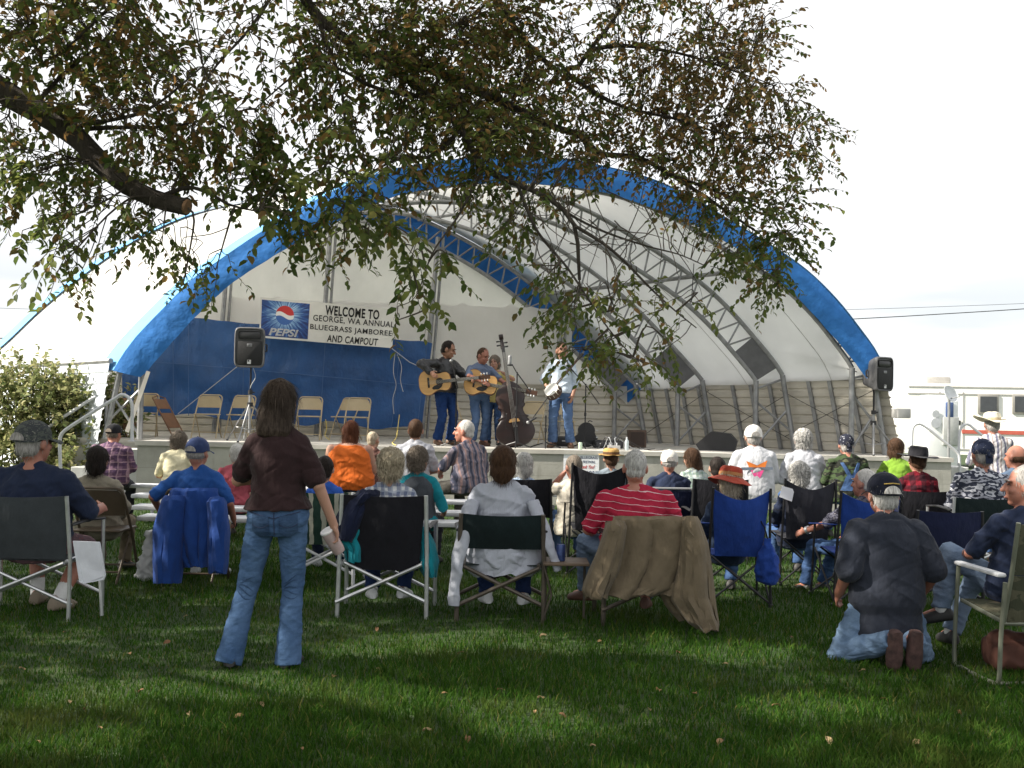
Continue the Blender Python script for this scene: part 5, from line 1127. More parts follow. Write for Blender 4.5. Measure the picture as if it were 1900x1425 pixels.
# ---- other gear on the stage
def on_stage(px, Y): return V((P(px, 820, Y).x, Y, SZ))
gc = thing('guitar_case', 'black guitar case standing upright at the right of the banjo player', 'instrument case', on_stage(1088, 18.2))
ol = [(.20*math.cos(a)*(1.05 if math.sin(a) < 0 else .86)*(1-.14*math.exp(-((math.sin(a)-.15)/.22)**2)), .22+.22*math.sin(a)) for a in [2*math.pi*k/36 for k in range(36)]]
MB().prism(ol, .14).build('shell', mat('case_black', (.016, .016, .018), .45, 0, .2, 30, 200, .2), gc); MB().tube([(.02, -.01, .445), (.05, -.01, .47), (.10, -.01, .455)], .010, 6).build('handle', BLACKPLASTIC, gc)
for z in (.18, .30): MB().box((.185, -.006, z), (.03, .012, .025)).build('latch', ALU, gc)
gc2 = thing('instrument_case', 'low black case lying on the stage behind the banjo player', 'instrument case', on_stage(1046, 18.4)); MB().box((0, 0, .09), (.30, .3, .18), bev=.05).build('shell', mat('case_black', (.016, .016, .018), .45), gc2); MB().box((0, -.152, .10), (.08, .012, .02)).build('latch', ALU, gc2)
wb = thing('wooden_box', 'brown wooden box by the shelter post at stage right', 'box', on_stage(1181, 18.6)); MB().box((0, 0, .16), (.32, .3, .31), bev=.008).build('carcass', mat('box_brown', (.075, .045, .03), .7, 0, .3, 8), wb); MB().box((0, -.152, .16), (.25, .008, .24)).build('front_panel', mat('box_dark', (.04, .026, .02), .8), wb)
fb = thing('amplifier', 'flat black amplifier case lying on the stage near the cables', 'amplifier', on_stage(1128, 18.0)); MB().box((0, 0, .07), (.50, .35, .13), bev=.01).build('body', BLACKPLASTIC, fb); MB().box((0, -.178, .07), (.44, .006, .08)).build('front_plate', mat('amp_plate', (.05, .05, .055), .4), fb)
for i in range(4): MB().lathe([(.012, 0), (.014, .015), (.01, .018)], 10, M=Matrix.Translation((-.15+.1*i, -.181, .075)) @ Matrix.Rotation(R(90), 4, 'X')).build('knob', ALU, fb)
sb = thing('cable_box', 'small silver junction box full of plugs and cables on the stage edge', 'junction box', on_stage(1139, 16.95)); MB().box((0, 0, .04), (.20, .18, .08), bev=.006).build('body', mat('snake_silver', (.45, .44, .42), .4, .5), sb)
for i in range(6): MB().tube([(-.075+.03*i, -.02+.03*(i % 2), .08), (-.075+.03*i, -.02+.03*(i % 2), .125)], .010, 8).build('plug', (ALU, WHITEPAINT, BLACKPLASTIC)[i % 3], sb)
for i in range(7):
    a = on_stage(1139, 16.95)+V((-.07+.024*i, .0, .12)); e = on_stage(1095+16*i+(40 if i > 3 else 0), 17.2+.25*(i % 3))+V((0, 0, .012)); wire('thin dark cable looping out of the silver junction box', [a, a+V((.02*(i-3), .05, .09)), a.lerp(e, .6)+V((0, 0, .02-.1)) if False else V((a.lerp(e, .6).x, a.lerp(e, .6).y, SZ+.02)), e], (BLACKPLASTIC, WHCORD, BLACKPLASTIC)[i % 3], .006, 26)['group'] = 'cables around the junction box'
mo = thing('floor_monitor', 'black wedge floor monitor on the stage before the right wall', 'monitor speaker', on_stage(1330, 17.7), R(-15))
MB().prism([(-.30, 0), (.30, 0), (.34, .17), (.22, .30), (-.10, .33), (-.36, .10)], .42).build('cabinet', BLACKPLASTIC, mo, False); q = MB(); q.grid([[(-.345, .03, .105), (-.115, .03, .318)], [(-.345, .39, .105), (-.115, .39, .318)]], thick=-.012); q.build('grille', GRILLE, mo)
MB().box((.12, -.004, .16), (.10, .01, .03)).build('handle', RUBBER, mo)
wire('yellow extension cord trailing over the stage edge left of centre', [P(741, 770, 18.5), P(738, 795, 18.0), P(735, 812, 17.2), P(728, 822, 16.8), P(735, 826, 16.7)], YELCORD, .008)
wire('yellow cord hanging under the beige chairs', [P(604, 778, 18.8), P(606, 795, 18.8), P(603, 808, 18.7), P(611, 816, 18.2)], YELCORD, .008)
bottle_like('water_bottle', 'clear plastic water bottle standing on the stage edge', 'bottle', on_stage(1163, 16.9), [(.01, 0), (.032, .002), (.034, .05), (.031, .08), (.034, .11), (.033, .15), (.016, .185), (.014, .2)], mat('clear_plastic', (.62, .68, .70), .15, 0, .1, trans=.5), ([(.015, .2), (.016, .222), (.002, .223)], WHITEPAINT))
bottle_like('drink_can', 'pale green drink can standing on the stage lip', 'can', on_stage(1077, 16.75), [(.02, 0), (.032, .008), (.033, .02), (.033, .112), (.028, .124), (.026, .122), (.002, .12)], mat('can_green', (.50, .62, .48), .35, .3, .25, 40), None)

# ---- poster taped to the stage front
po = thing('poster', 'white festival sponsor poster taped to the concrete stage front', 'poster', P(1080, 880, SY-.02))
c0_ = P(1046, 834, SY-.012); c1_ = P(1112, 836, SY-.012); hz_ = c0_.z-P(1046, 898, SY).z
MB().box(((c0_.x+c1_.x)/2, SY-.012, c0_.z-hz_/2), (c1_.x-c0_.x, .006, hz_)).build('sheet', mat('paper', (.80, .81, .84), .7, 0, .04), po, world=True, smooth=False)
INKN = mat('poster_navy', (.03, .04, .12), .7); INKR = mat('poster_red', (.50, .03, .03), .7)
for s_, px, py, wd_, h_, m_, sh_ in (('BLUEGRASS', 1093, 849, .275, .042, INKN, 0), ('FESTIVAL', 1093, 857, .20, .040, INKN, 0), ('Thank You!', 1089, 866, .25, .058, INKR, .35), ('SPONSORS', 1087, 878, .36, .075, INKN, 0)):
    vs, fs = text_geo(s_, wd_, h_, .004, sh_); p = P(px, py, SY-.016); q = MB(); q.add([V((v.x+p.x, SY-.0165+v.y*.5, v.z+p.z)) for v in vs], fs); q.build('lettering', m_, po, False, True)
p = P(1061, 850, SY-.016); q = MB(); q.add([V((p.x+.03*math.cos(a)*(1+.5*(k % 2)), SY-.0165, p.z+.035*math.sin(a)*(1+.4*(k % 2)))) for k, a in enumerate([2*math.pi*j/10 for j in range(10)])], [tuple(range(10))]); q.build('emblem', mat('poster_lilac', (.45, .40, .60), .7), po, False, True)
# ================================================================== MUSICIANS, instruments and microphones
DENIM = denim('denim_blue', (.03, .062, .15), (.08, .145, .29)); DENIM_L = denim('denim_light', (.11, .16, .25), (.24, .31, .42)); DENIM_D = denim('denim_dark', (.012, .022, .065), (.025, .045, .12)); DENIM_M = denim('denim_washed', (.05, .095, .20), (.13, .205, .36))
BOOT = mat('boot_brown', (.11, .055, .028), .5, 0, .3, 12); SHOEB = mat('shoe_black', (.02, .02, .02), .6); SHOEW = mat('shoe_white', (.62, .63, .64), .6, 0, .1, 30); SOCKW = cloth('sock_white', (.70, .70, .69)); SHOEBR = mat('shoe_brown', (.10, .045, .03), .6)
SPRUCE = mat('guitar_top', (.52, .30, .11), .3, 0, .12, 3, 60, .05, (1, 1, 14)); ROSE = mat('rosewood', (.06, .028, .016), .35, 0, .3, 6); EBONY = mat('ebony', (.012, .011, .011), .35); STEEL = mat('string_steel', (.55, .54, .50), .3, .8)
def to_world_M(o, xdir, front):
    x = V(xdir).normalized(); f = V(front); f = (f-x*f.dot(x)).normalized(); y = -f; z = x.cross(y); return Matrix.Translation(o) @ Matrix((x, y, z)).transposed().to_4x4()
def guitar(label, o, xdir, front, k=1.0):
    r = thing('guitar', label, 'guitar', o, 0, 'guitars held by the musicians'); M = to_world_M(o, xdir, front) @ Matrix.Scale(k, 4)
    up = [(-.255, 0), (-.25, .08), (-.215, .155), (-.15, .195), (-.08, .195), (-.02, .160), (.03, .135), (.08, .130), (.14, .143), (.19, .143), (.232, .110), (.25, .055), (.252, 0)]
    top = [(p.x, p.z) for p in catmull([V((a, 0, b_)) for a, b_ in up], 36)]; ol = top+[(x, -z) for x, z in top[-2:0:-1]]
    b_ = MB().prism(ol, .105, M=M).build('body', mat('guitar_sides', (.16, .07, .03), .3, 0, .25, 6), r, False, True)
    MB().prism([(x*.975, z*.965) for x, z in ol], .004, M=M @ Matrix.Translation((0, -.0045, 0))).build('soundboard', SPRUCE, r, False, True)
    q = lambda n, x, z, rr, y, m_: MB().prism([(x+rr*math.cos(a), z+rr*math.sin(a)) for a in [2*math.pi*j/24 for j in range(24)]], .002, M=M @ Matrix.Translation((0, y, 0))).build(n, m_, r, False, True)
    q('rosette', .075, 0, .062, -.0062, ROSE); q('sound_hole', .075, 0, .050, -.0084, EBONY)
    MB().prism([(.03, -.045), (.06, -.062), (.115, -.05), (.10, -.085), (.05, -.118), (-.03, -.115), (-.055, -.09), (-.02, -.06)], .002, M=M @ Matrix.Translation((0, -.0105, 0))).build('pickguard', EBONY, r, False, True)
    MB().box((-.10, -.010, 0), (.03, .01, .16), M=M, bev=.004).build('bridge', EBONY, r, world=True)
    MB().box((.40, -.004, 0), (.60, .024, .050), M=M, bev=.006).build('neck', EBONY, r, world=True)
    MB().prism([(.69, -.028), (.72, -.037), (.87, -.034), (.87, .034), (.72, .037), (.69, .028)], .016, M=M @ Matrix.Translation((0, .004, 0))).build('headstock', ROSE, r, False, True)
    for i in range(3):
        for s in (-1, 1): MB().capsule((.735+.045*i, .008, s*.036), (.735+.045*i, .008, s*.058), .006, .010, 8, M=M).build('tuning_peg', ALU, r, world=True)
    for i in range(6): MB().tube([(-.10, -.017, -.026+.0104*i), (.69, -.018, -.018+.0072*i)], .0012, 4, M=M).build('string', STEEL, r, world=True)
    return r, M
def mic_stand(label, base, h, boom=None, mic=None, grp='microphone stands on the stage'):
    o = thing('microphone_stand', label, 'microphone stand', base, 0, grp); MB().tube([(0, 0, .02), (0, 0, h)], .011, 8).build('pole', BLACKMETAL, o)
    for k in range(3): a = .5+k*2.094; MB().tube([(0, 0, .10), (math.cos(a)*.30, math.sin(a)*.26, .01)], .010, 8).build('foot', BLACKMETAL, o)
    MB().lathe([(.012, h*.5), (.02, h*.5), (.02, h*.5+.06), (.012, h*.5+.06)], 10).build('clutch', BLACKPLASTIC, o)
    if boom: MB().tube([V(p)-V(base) for p in boom], .009, 8).build('boom', BLACKMETAL, o)
    return o
def mic(label, p, d, kind='hand'):
    o = thing('microphone', label, 'microphone', p, 0, 'microphones at the musicians'); d = V(d).normalized()
    if kind == 'hand': MB().capsule((0, 0, 0), d*.14, .022, .014, 10).build('body', BLACKPLASTIC, o); MB().ell(-d*.015, (.028, .028, .028), 12, 8).build('grille_ball', GALV, o)
    else: MB().capsule((0, 0, -.05), (0, 0, .06), .030, .030, 14).build('body', GALV, o); MB().lathe([(.034, -.09), (.045, -.085), (.045, -.07), (.034, -.065)], 14).build('shock_mount', BLACKPLASTIC, o)
    return o
def local(pos, yaw, hz, S, p): return tuple((Matrix.Rotation(-yaw, 3, 'Z') @ (V(p)-V(pos))-V((0, 0, hz)))/S)
LEATHER = mat('leather_black', (.018, .018, .02), .32, 0, .3, 10, 30, .5)
BANDG = 'musicians performing on the stage'
# left guitarist
yaw = R(-138); pos = on_stage(823, 17.6); S = 1.04; hz = .925*S
go = P(807, 709, 17.28); g1, M1 = guitar('natural wood guitar held by the man in the black leather jacket', go, (1, -.05, .12), (.10, -1, .05), 1.08)
make_person('guitarist in black leather jacket and dark jeans with brown boots', pos, yaw, S, 'stand', lean=.02, hunch=.10, armR=(local(pos, yaw, hz, S, M1 @ V((-.05, -.03, .16))), (.9, -.5, .1)), armL=(local(pos, yaw, hz, S, M1 @ V((.60, .05, -.03))), (-.6, -.3, -1)),
            skn='tan', shirt=dict(mat=LEATHER, sleeve=.93, name='jacket', hem=-.06, off=.030, amp=.012), trousers=dict(mat=denim('denim_indigo', (.010, .028, .10), (.022, .055, .17)), off=.02, flare=.015), hair=('short', 'dark'), head=(R(35), R(20), 0), shoes=BOOT, face=True, group=BANDG, vox=.010, curlL=1.0, legL=((-.13, .02, .085-hz/S), (0, 1, 0)), legR=((.11, -.03, .085-hz/S), (0, 1, 0)))
# blue shirt guitarist
yaw = R(-152); pos = on_stage(887, 17.7); S = .985; hz = .925*S
go = P(892, 711, 17.36); g2, M2 = guitar('natural wood guitar held by the man in the blue shirt', go, (1, -.05, -.16), (.05, -1, .12), 1.12)
make_person('older guitarist in blue short sleeved shirt looking down at his guitar', pos, yaw, S, 'stand', lean=-.02, hunch=.14, w=1.12, belly=.05, armR=(local(pos, yaw, hz, S, M2 @ V((.02, -.045, .02))), (1, -.4, .3)), armL=(local(pos, yaw, hz, S, M2 @ V((.56, .045, -.03))), (-.7, -.3, -1)),
            skn='red', shirt=dict(mat=cloth('shirt_slate_blue', (.14, .18, .27)), sleeve=.42, collar=True, hem=-.02), trousers=dict(mat=DENIM_M), hair=('crop', 'brown'), head=(R(20), R(22), 0), shoes=SHOEBR, face=True, group=BANDG, vox=.010, curlL=1.0, curlR=.5)
# bass player
yaw = R(172); pos = on_stage(915, 18.15); S = .915; hz = .925*S
make_person('smiling bass player with light brown bob and pale yellow top', pos, yaw, S, 'stand', female=True, lean=0, armL=((-.22, .30, .46), (-1, -.2, -.5)), armR=((.06, .36, .12), (1, -.3, -.4)), skn='fair', shirt=dict(mat=cloth('top_yellow', (.62, .52, .20)), sleeve=.40, hem=-.10), trousers=dict(mat=DENIM),
            hair=('bob', 'greybrown'), head=(R(-6), 0, R(6)), shoes=SHOEB, face=True, group=BANDG, vox=.010)
# banjo player
yaw = R(168); pos = on_stage(1040, 17.55); S = 1.04; hz = .925*S
bo = P(1024, 724, 17.22); bj = thing('banjo', 'banjo with white drum head held by the man in light blue shirt', 'banjo', bo); MB_ = to_world_M(bo, (.62, .1, .75), (-.75, -.62, .1))
MB().lathe([(.005, -.02), (.135, -.02), (.14, 0), (.14, .06), (.15, .065), (.15, .09), (.005, .10)], 30, M=MB_ @ Matrix.Rotation(R(-90), 4, 'X')).build('rim', ROSE, bj, world=True)
MB().lathe([(.003, .0), (.128, .0), (.128, .006), (.003, .008)], 30, M=MB_ @ Matrix.Translation((0, -.0, 0)) @ Matrix.Rotation(R(90), 4, 'X') @ Matrix.Translation((0, 0, .021))).build('drum_head', mat('banjo_skin', (.72, .70, .64), .5), bj, world=True)
MB().box((.40, -.012, 0), (.56, .022, .044), M=MB_, bev=.006).build('neck', ROSE, bj, world=True); MB().prism([(.68, -.025), (.72, -.036), (.82, -.03), (.82, .03), (.72, .036), (.68, .025)], .016, M=MB_ @ Matrix.Translation((0, -.02, 0))).build('headstock', EBONY, bj, world=True, smooth=False)
for i in range(12): a = i*.5236; MB().tube([(.145*math.cos(a), -.02, .145*math.sin(a)), (.145*math.cos(a), .04, .145*math.sin(a))], .005, 6, M=MB_).build('tension_hook', STEEL, bj, world=True)
make_person('banjo player in light blue shirt and blue jeans standing by the shelter post', pos, yaw, S, 'stand', lean=.0, armR=(local(pos, yaw, hz, S, MB_ @ V((.02, .05, .16))), (1, -.6, -.2)), armL=((-.20, .10, -.07), (-.7, -1, 0)), skn='tan', shirt=dict(mat=cloth('shirt_pale_blue', (.52, .60, .70)), sleeve=.62, collar=True, hem=-.03), trousers=dict(mat=DENIM_M, off=.02, flare=.012),
            hair=('short', 'brown'), head=(R(18), 0, 0), shoes=BOOT, face=True, group=BANDG, vox=.010, legL=((-.17, .03, .085-hz/S), (0, 1, 0)), legR=((.13, .02, .085-hz/S), (0, 1, 0)))
# double bass
bs = thing('double_bass', 'dark brown double bass standing upright before the bass player', 'double bass', on_stage(951, 17.30)); pa = P(952, 770, 17.25); ph = P(932, 640, 17.45); xd = (ph-pa).normalized(); MBs = to_world_M(pa, xd, (.06, -1, .0))
half = [(-.52, 0), (-.51, .12), (-.45, .25), (-.33, .325), (-.20, .315), (-.10, .255), (-.065, .225), (-.045, .262), (-.01, .210), (.06, .185), (.13, .195), (.155, .235), (.20, .218), (.30, .248), (.42, .225), (.52, .145), (.585, .05), (.59, 0)]
# x runs along the neck, z across
hp = [(p.x, p.z) for p in catmull([V((a, 0, b_)) for a, b_ in half], 60)]; ol = hp+[(x, -z) for x, z in hp[-2:0:-1]]
VAR = mat('bass_varnish', (.016, .0045, .003), .38, 0, .5, 3, 40, .05, (1, 1, 3))
q = MB(); n = len(ol); q.rings([[V((x*k, y, z*k)) for x, z in ol] for k, y in ((.35, -.030), (.75, -.020), (.96, .0), (1, .006), (1, .175), (.96, .185), (.4, .20))], True, 0, MBs); q.build('body', VAR, bs, world=True, angle=50)
MB().tube([(.50, -.045, 0), (.95, -.035, 0), (1.18, -.005, 0)], [.036, .030, .026], 10, M=MBs).build('neck', ROSE, bs, world=True); MB().box((.72, -.062, 0), (.90, .022, .058), M=MBs, bev=.008).build('fingerboard', EBONY, bs, world=True)
MB().capsule((1.17, .0, 0), (1.33, .035, 0), .036, .026, 12, M=MBs).build('peg_box', VAR, bs, world=True); MB().lathe([(.02, -.035), (.048, -.035), (.05, 0), (.048, .035), (.02, .035)], 18, M=MBs @ Matrix.Translation((1.37, .03, 0))).build('scroll', VAR, bs, world=True)
for i in range(4): s = 1 if i % 2 else -1; MB().capsule((1.19+.035*i, .015, 0), (1.19+.035*i, .015, s*.085), .008, .014, 8, M=MBs).build('tuning_peg', EBONY, bs, world=True)
MB().prism([(-.035, -.085), (-.02, -.095), (.02, -.05), (.03, 0), (.02, .05), (-.02, .095), (-.035, .085), (-.03, .0)], .012, M=MBs @ Matrix.Translation((-.10, -.10, 0))).build('bridge', SPRUCE, bs, world=True, smooth=False)
MB().box((-.10, -.065, 0), (.03, .075, .15), M=MBs).build('bridge_foot', SPRUCE, bs, world=True); MB().prism([(-.50, -.022), (-.22, -.038), (-.22, .038), (-.50, .022)], .02, M=MBs @ Matrix.Translation((0, -.075, 0))).build('tailpiece', EBONY, bs, world=True, smooth=False)
for s in (-1, 1): MB().tube([(.03, -.022, s*.10), (.015, -.024, s*.125), (-.02, -.024, s*.118), (-.10, -.024, s*.145), (-.19, -.024, s*.165), (-.22, -.023, s*.15), (-.205, -.022, s*.135)], [.012, .007, .006, .006, .006, .007, .012], 6, M=MBs).build('sound_hole', EBONY, bs, world=True)
for i in range(4): MB().tube([(-.22, -.09, -.03+.02*i), (-.10, -.104, -.034+.0225*i), (1.17, -.068, -.016+.0105*i)], .003, 5, M=MBs).build('string', STEEL, bs, world=True)
en = MBs @ V((-.52, .09, 0)); MB().tube([en, V((en.x, en.y, SZ+.01))], .012, 8).build('end_pin', BLACKMETAL, bs, world=True)
# microphones
b1 = on_stage(845, 17.05); mic_stand('thin black microphone stand before the leather jacket guitarist', b1, .98, [b1+V((-.02, 0, .93)), b1+V((.02, 0, .98)), P(838, 672, 17.1)])
mic('small black microphone near the leather jacket guitarist', P(838, 671, 17.1), (.5, -.1, -.8))
b2 = on_stage(957, 17.0); mic_stand('black microphone stand with a boom above the double bass', b2, P(958, 690, 17.0).z-SZ, [P(985, 727, 17.0), P(958, 690, 17.0), P(950, 676, 17.0), P(946, 678, 17.0)])
mic('grey studio microphone standing on the boom beside the bass neck', P(946, 669, 17.0), (0, 0, 1), 'cond')
b3 = on_stage(1012, 17.2); o3 = mic_stand('low black microphone boom slanting down to the double bass', b3, .55, [P(1016, 738, 17.2), P(985, 781, 17.0)]); mic('black microphone aimed at the middle of the double bass', P(981, 783, 17.0), (.85, .1, .5))
b4 = on_stage(1085, 17.4); mic_stand('tall black microphone stand right of the banjo player', b4, P(1085, 712, 17.4).z-SZ, [P(1112, 750, 17.4), P(1085, 712, 17.4), P(1055, 680, 17.4)])
mic('black microphone in front of the banjo player', P(1053, 678, 17.4), (.6, 0, -.6))
# ================================================================== AUDIENCE
AG = 'audience seated on the lawn'
C_ = cloth
NAVY = C_('navy_cotton', (.018, .026, .055)); WHITEC = C_('white_cotton', (.45, .46, .50), .08); BLK = C_('black_cotton', (.014, .014, .017)); CHAR = C_('charcoal_cotton', (.024, .028, .040)); DKGREEN = C_('dark_green_canvas', (.009, .017, .018))
BLACKF = C_('black_canvas', (.012, .012, .016)); BLUEF = C_('royal_blue_canvas', (.018, .055, .27)); GREYF = C_('grey_canvas', (.045, .052, .058)); SLATEF = C_('slate_canvas', (.035, .036, .045)); NAVYF = C_('navy_canvas', (.012, .016, .045))
KHAKI = C_('khaki_twill', (.155, .125, .085)); DARKTROUS = C_('dark_trousers', (.02, .02, .026)); GREYTROUS = C_('grey_trousers', (.09, .085, .075))
def chair_at(fn, label, p, **k): return fn(label, (p[0], p[1], 0), seat=p[2], **k)
# ---- front bench row -------------------------------------------------
PLAIDP = patterned('plaid_purple', 'plaid', [(.17, .10, .15), (.06, .035, .075), (.30, .20, .24)], .09, .45)
seated('man in purple plaid shirt and black cap in sunlight by the handrail', 204, 784, 12.9, .47, lean=-.04, hunch=.10, w=1.42, lw=1.1, shirt=dict(mat=PLAIDP, sleeve=.92, collar=True), trousers=dict(mat=DARKTROUS), hair=('ring', 'greybrown'), hat=('cap', BLK, True), head=(-.25, .1, 0), skn='red', group=AG)
seated('woman with curly grey brown hair and pale yellow blouse', 325, 797, 12.6, .47, lean=-.03, hunch=.14, w=1.05, female=True, shirt=dict(mat=C_('blouse_yellow', (.66, .61, .42), .08), sleeve=.42), trousers=dict(mat=GREYTROUS), hair=('curly', 'greybrown'), group=AG)
seated('person in dusty red shirt mostly hidden behind the standing woman', 436, 850, 11.6, .42, lean=.0, hunch=.08, w=1.08, shirt=dict(mat=C_('shirt_dusty_red', (.36, .075, .10)), sleeve=.40), trousers=dict(mat=DARKTROUS), hair=('short', 'lightgrey'), group=AG)
seated('woman in bright orange sleeveless top with auburn hair', 647, 778, 13.0, .48, lean=.0, hunch=.10, w=1.72, lw=1.35, female=True, shoulder=.92, shirt=dict(mat=C_('top_orange', (.62, .135, .022), .12), sleeve=0, neck='low'), trousers=dict(mat=NAVY), hair=('long', 'auburn', .14), skn='fair', group=AG, head=(.0, 0, 0))
seated('boy with cropped fair hair beside the orange top woman', 690, 801, 13.7, .52, S=.80, lean=.0, hunch=.05, w=.82, shirt=dict(mat=C_('shirt_brown', (.12, .06, .05)), sleeve=.4), trousers=dict(mat=NAVY), hair=('crop', 'blond'), group=AG, head=(-.5, 0, 0))
seated('dark haired person in plain white t-shirt on the far bench', 768, 778, 13.0, .48, lean=.0, hunch=.06, w=1.06, shirt=dict(mat=WHITEC, sleeve=.42), trousers=dict(mat=NAVY), hair=('short', 'brown'), group=AG)
PLG = patterned('plaid_grey_stripe', 'stripe_x', [(.17, .15, .18), (.055, .06, .09), (.30, .20, .19)], .085, .30)
seated('grey haired man in striped plaid shirt looking left', 872, 778, 12.8, .48, yaw=R(38), lean=-.08, hunch=.10, w=1.18, belly=.04, shirt=dict(mat=PLG, sleeve=.44, collar=True, wide=.1), trousers=dict(mat=GREYTROUS), hair=('crop', 'lightgrey'), head=(R(40), 0, 0), armL='knee', armR='lap', skn='red', face=True, shoes=SHOEB, group=AG, legL=((-.2, .38, -.47), (-.6, 1, .6)))
HOOD = WHITEC
h = seated('person in white hooded sweatshirt with orange and pink star and white cap', 1399, 786, 12.8, .48, lean=-.02, hunch=.08, w=1.18, shirt=dict(mat=C_('hoodie_white', (.48, .49, .52), .07), sleeve=.95, off=.030, name='hooded_sweatshirt', amp=.005), trousers=dict(mat=WHITEC), hair=('short', 'grey'), hat=('cap', C_('cap_white', (.62, .60, .57)), True), group=AG)
def chest_patch(J, polys, cz, k, back=True):
    for nm, ol, m_, dy in polys:
        q = MB(); q.add([J['sp'](cz+z*k, x*k, 0)+V((0, 0, 0)) for x, z in ol], [tuple(range(len(ol)))]); o_ = None
        bod = [c for c in J['root'].children if c.name.split('.')[0] in ('hooded_sweatshirt', 'shirt', 'cap')][0]
        # rest the print on the back of the garment
        from mathutils.bvhtree import BVHTree
        bv = BVHTree.FromPolygons([v.co for v in bod.data.vertices], [tuple(p.vertices) for p in bod.data.polygons]); g2 = MB(); n = 8; cen = (sum(x for x, z in ol)/len(ol), sum(z for x, z in ol)/len(ol))
        R_ = []
        for i in range(n+1):
            r = []
            for j in range(len(ol)*4+1):
                a = ol[(j//4) % len(ol)]; b_ = ol[(j//4+1) % len(ol)]; f = (j % 4)/4; x = a[0]+(b_[0]-a[0])*f; z = a[1]+(b_[1]-a[1])*f; t_ = max(i/n, .01)
                p = J['sp'](cz+(cen[1]+(z-cen[1])*t_)*k, (cen[0]+(x-cen[0])*t_)*k, -.6); hit = bv.ray_cast(p, J['fw'])
                r.append((hit[0]-J['fw']*dy) if hit[0] else p+J['fw']*.45)
            R_.append(r)
        g2.grid(R_); g2.build(nm, m_, J['root'])
OR = mat('print_orange', (.75, .20, .03), .8); PK = mat('print_pink', (.75, .08, .28), .8); GRB = mat('print_grey_blue', (.14, .17, .22), .8)
chest_patch(h[0], [('print', [(-.5, .38), (-.1, .14), (.10, .16), (.46, .42), (.33, .0), (-.32, .0)], OR, .026), ('print', [(-.30, -.04), (.30, -.04), (.02, -.62)], PK, .029), ('print', [(-.72, .08), (.70, .12), (.70, .0), (-.72, -.06)], GRB, .034)], .27, .27)
seated('white haired woman in white knitted sweater on the short bench', 1492, 794, 12.8, .48, lean=-.02, hunch=.10, w=1.12, female=True, shirt=dict(mat=C_('sweater_white', (.45, .46, .50), .06), sleeve=.95, off=.032, name='sweater', amp=.012), trousers=dict(mat=DENIM), hair=('curly', 'white'), group=AG)
CAMG = patterned('camo_green', 'camo', [(.025, .04, .022), (.05, .075, .035), (.02, .022, .018), (.085, .09, .05)], 9)
h = seated('man in green camouflage shirt with blue overall straps and dark bandana', 1573, 803, 12.6, .48, lean=-.02, hunch=.10, w=1.25, shirt=dict(mat=CAMG, sleeve=.45, amp=.014), trousers=dict(mat=DENIM, waist=.16), hair=('short', 'grey'), hat=('bandana', patterned('bandana_black', 'camo', [(.012, .014, .022), (.02, .022, .035), (.45, .46, .5)], 26)), skn='red', group=AG)
chest_patch(h[0], [('overall_strap', [(-.55, 1.05), (-.38, 1.08), (.16, .1), (.10, -.1), (-.05, -.1)], DENIM, .008), ('overall_strap', [(.55, 1.05), (.38, 1.08), (-.12, .1), (-.10, -.1), (.08, -.1)], DENIM, .012), ('overall_back', [(-.28, .3), (.28, .3), (.62, -.5), (-.62, -.5)], DENIM, .006)], .18, .24)
seated('woman in lime green shirt with brown tied hair and bare arms', 1664, 812, 12.7, .46, yaw=R(-15), lean=-.02, hunch=.10, w=1.0, female=True, shirt=dict(mat=C_('shirt_lime', (.17, .30, .035)), sleeve=.36), trousers=dict(mat=DENIM), hair=('bob', 'brown'), head=(R(-25), 0, 0), skn='tan', group=AG)
# man in the white cowboy hat, standing by the right steps
STRW = patterned('shirt_white_stripe', 'stripe_x', [(.55, .53, .54), (.16, .16, .22), (.30, .25, .24)], .095, .28)
p = P(1842, 900, 12.6); zt = P(1842, 762, 12.6).z; s_ = (zt-.03)/(1.717+.02)
make_person('man in striped shirt and white cowboy hat near the right stage steps', (p.x, p.y, 0), R(-6), s_, 'stand', w=1.12, lean=.0, hunch=.04, shirt=dict(mat=STRW, sleeve=.92, collar=True, hem=-.03), trousers=dict(mat=DENIM), hair=('short', 'grey'), hat=('cowboy', C_('hat_cream', (.66, .62, .50), .08), C_('hat_band_tan', (.40, .33, .22))), skn='red', shoes=BOOT, armL='chest', armR='chest', group='people standing on the lawn')
# ---- middle rows ----------------------------------------------------
BL = quad_chair
h, p = seated('man in beige shirt resting his chin on his hand in a black chair', 1063, 848, 10.2, .42, lean=.10, yaw=R(4), w=1.05, shirt=dict(mat=C_('shirt_cream', (.56, .52, .44), .1), sleeve=.44), trousers=dict(mat=DENIM_M), hair=('short', 'greybrown'), armL='face', armR='lap', head=(R(18), R(6), 0), skn='red', group=AG)
chair_at(BL, 'tall black quad chair left of the straw hat man', (P(1108, 900, 9.7).x, 9.75, .42), fabric=BLACKF, top=1.03, hw=.25)
h, p = seated('white haired woman in light blue shirt beyond the white jacket', 971, 842, 10.4, .42, lean=.10, w=.95, female=True, shirt=dict(mat=C_('shirt_sky', (.32, .42, .58)), sleeve=.9), trousers=dict(mat=DENIM), hair=('bob', 'white'), group=AG)
chair_at(camp_chair, 'black canvas chair behind the white haired woman in light blue', p, fabric=BLACKF, tube=BLACKMETAL, hw=.27, z0=.45, z1=.84)
h, p = seated('man in straw hat with black cord and grey blue shirt', 1133, 830, 11.6, .44, lean=.06, w=1.1, shirt=dict(mat=C_('shirt_grey_blue', (.20, .24, .28)), sleeve=.44), trousers=dict(mat=DARKTROUS), hair=('short', 'brown'), hat=('straw', C_('straw', (.42, .26, .09), .25), C_('straw_band', (.10, .055, .03))), group=AG)
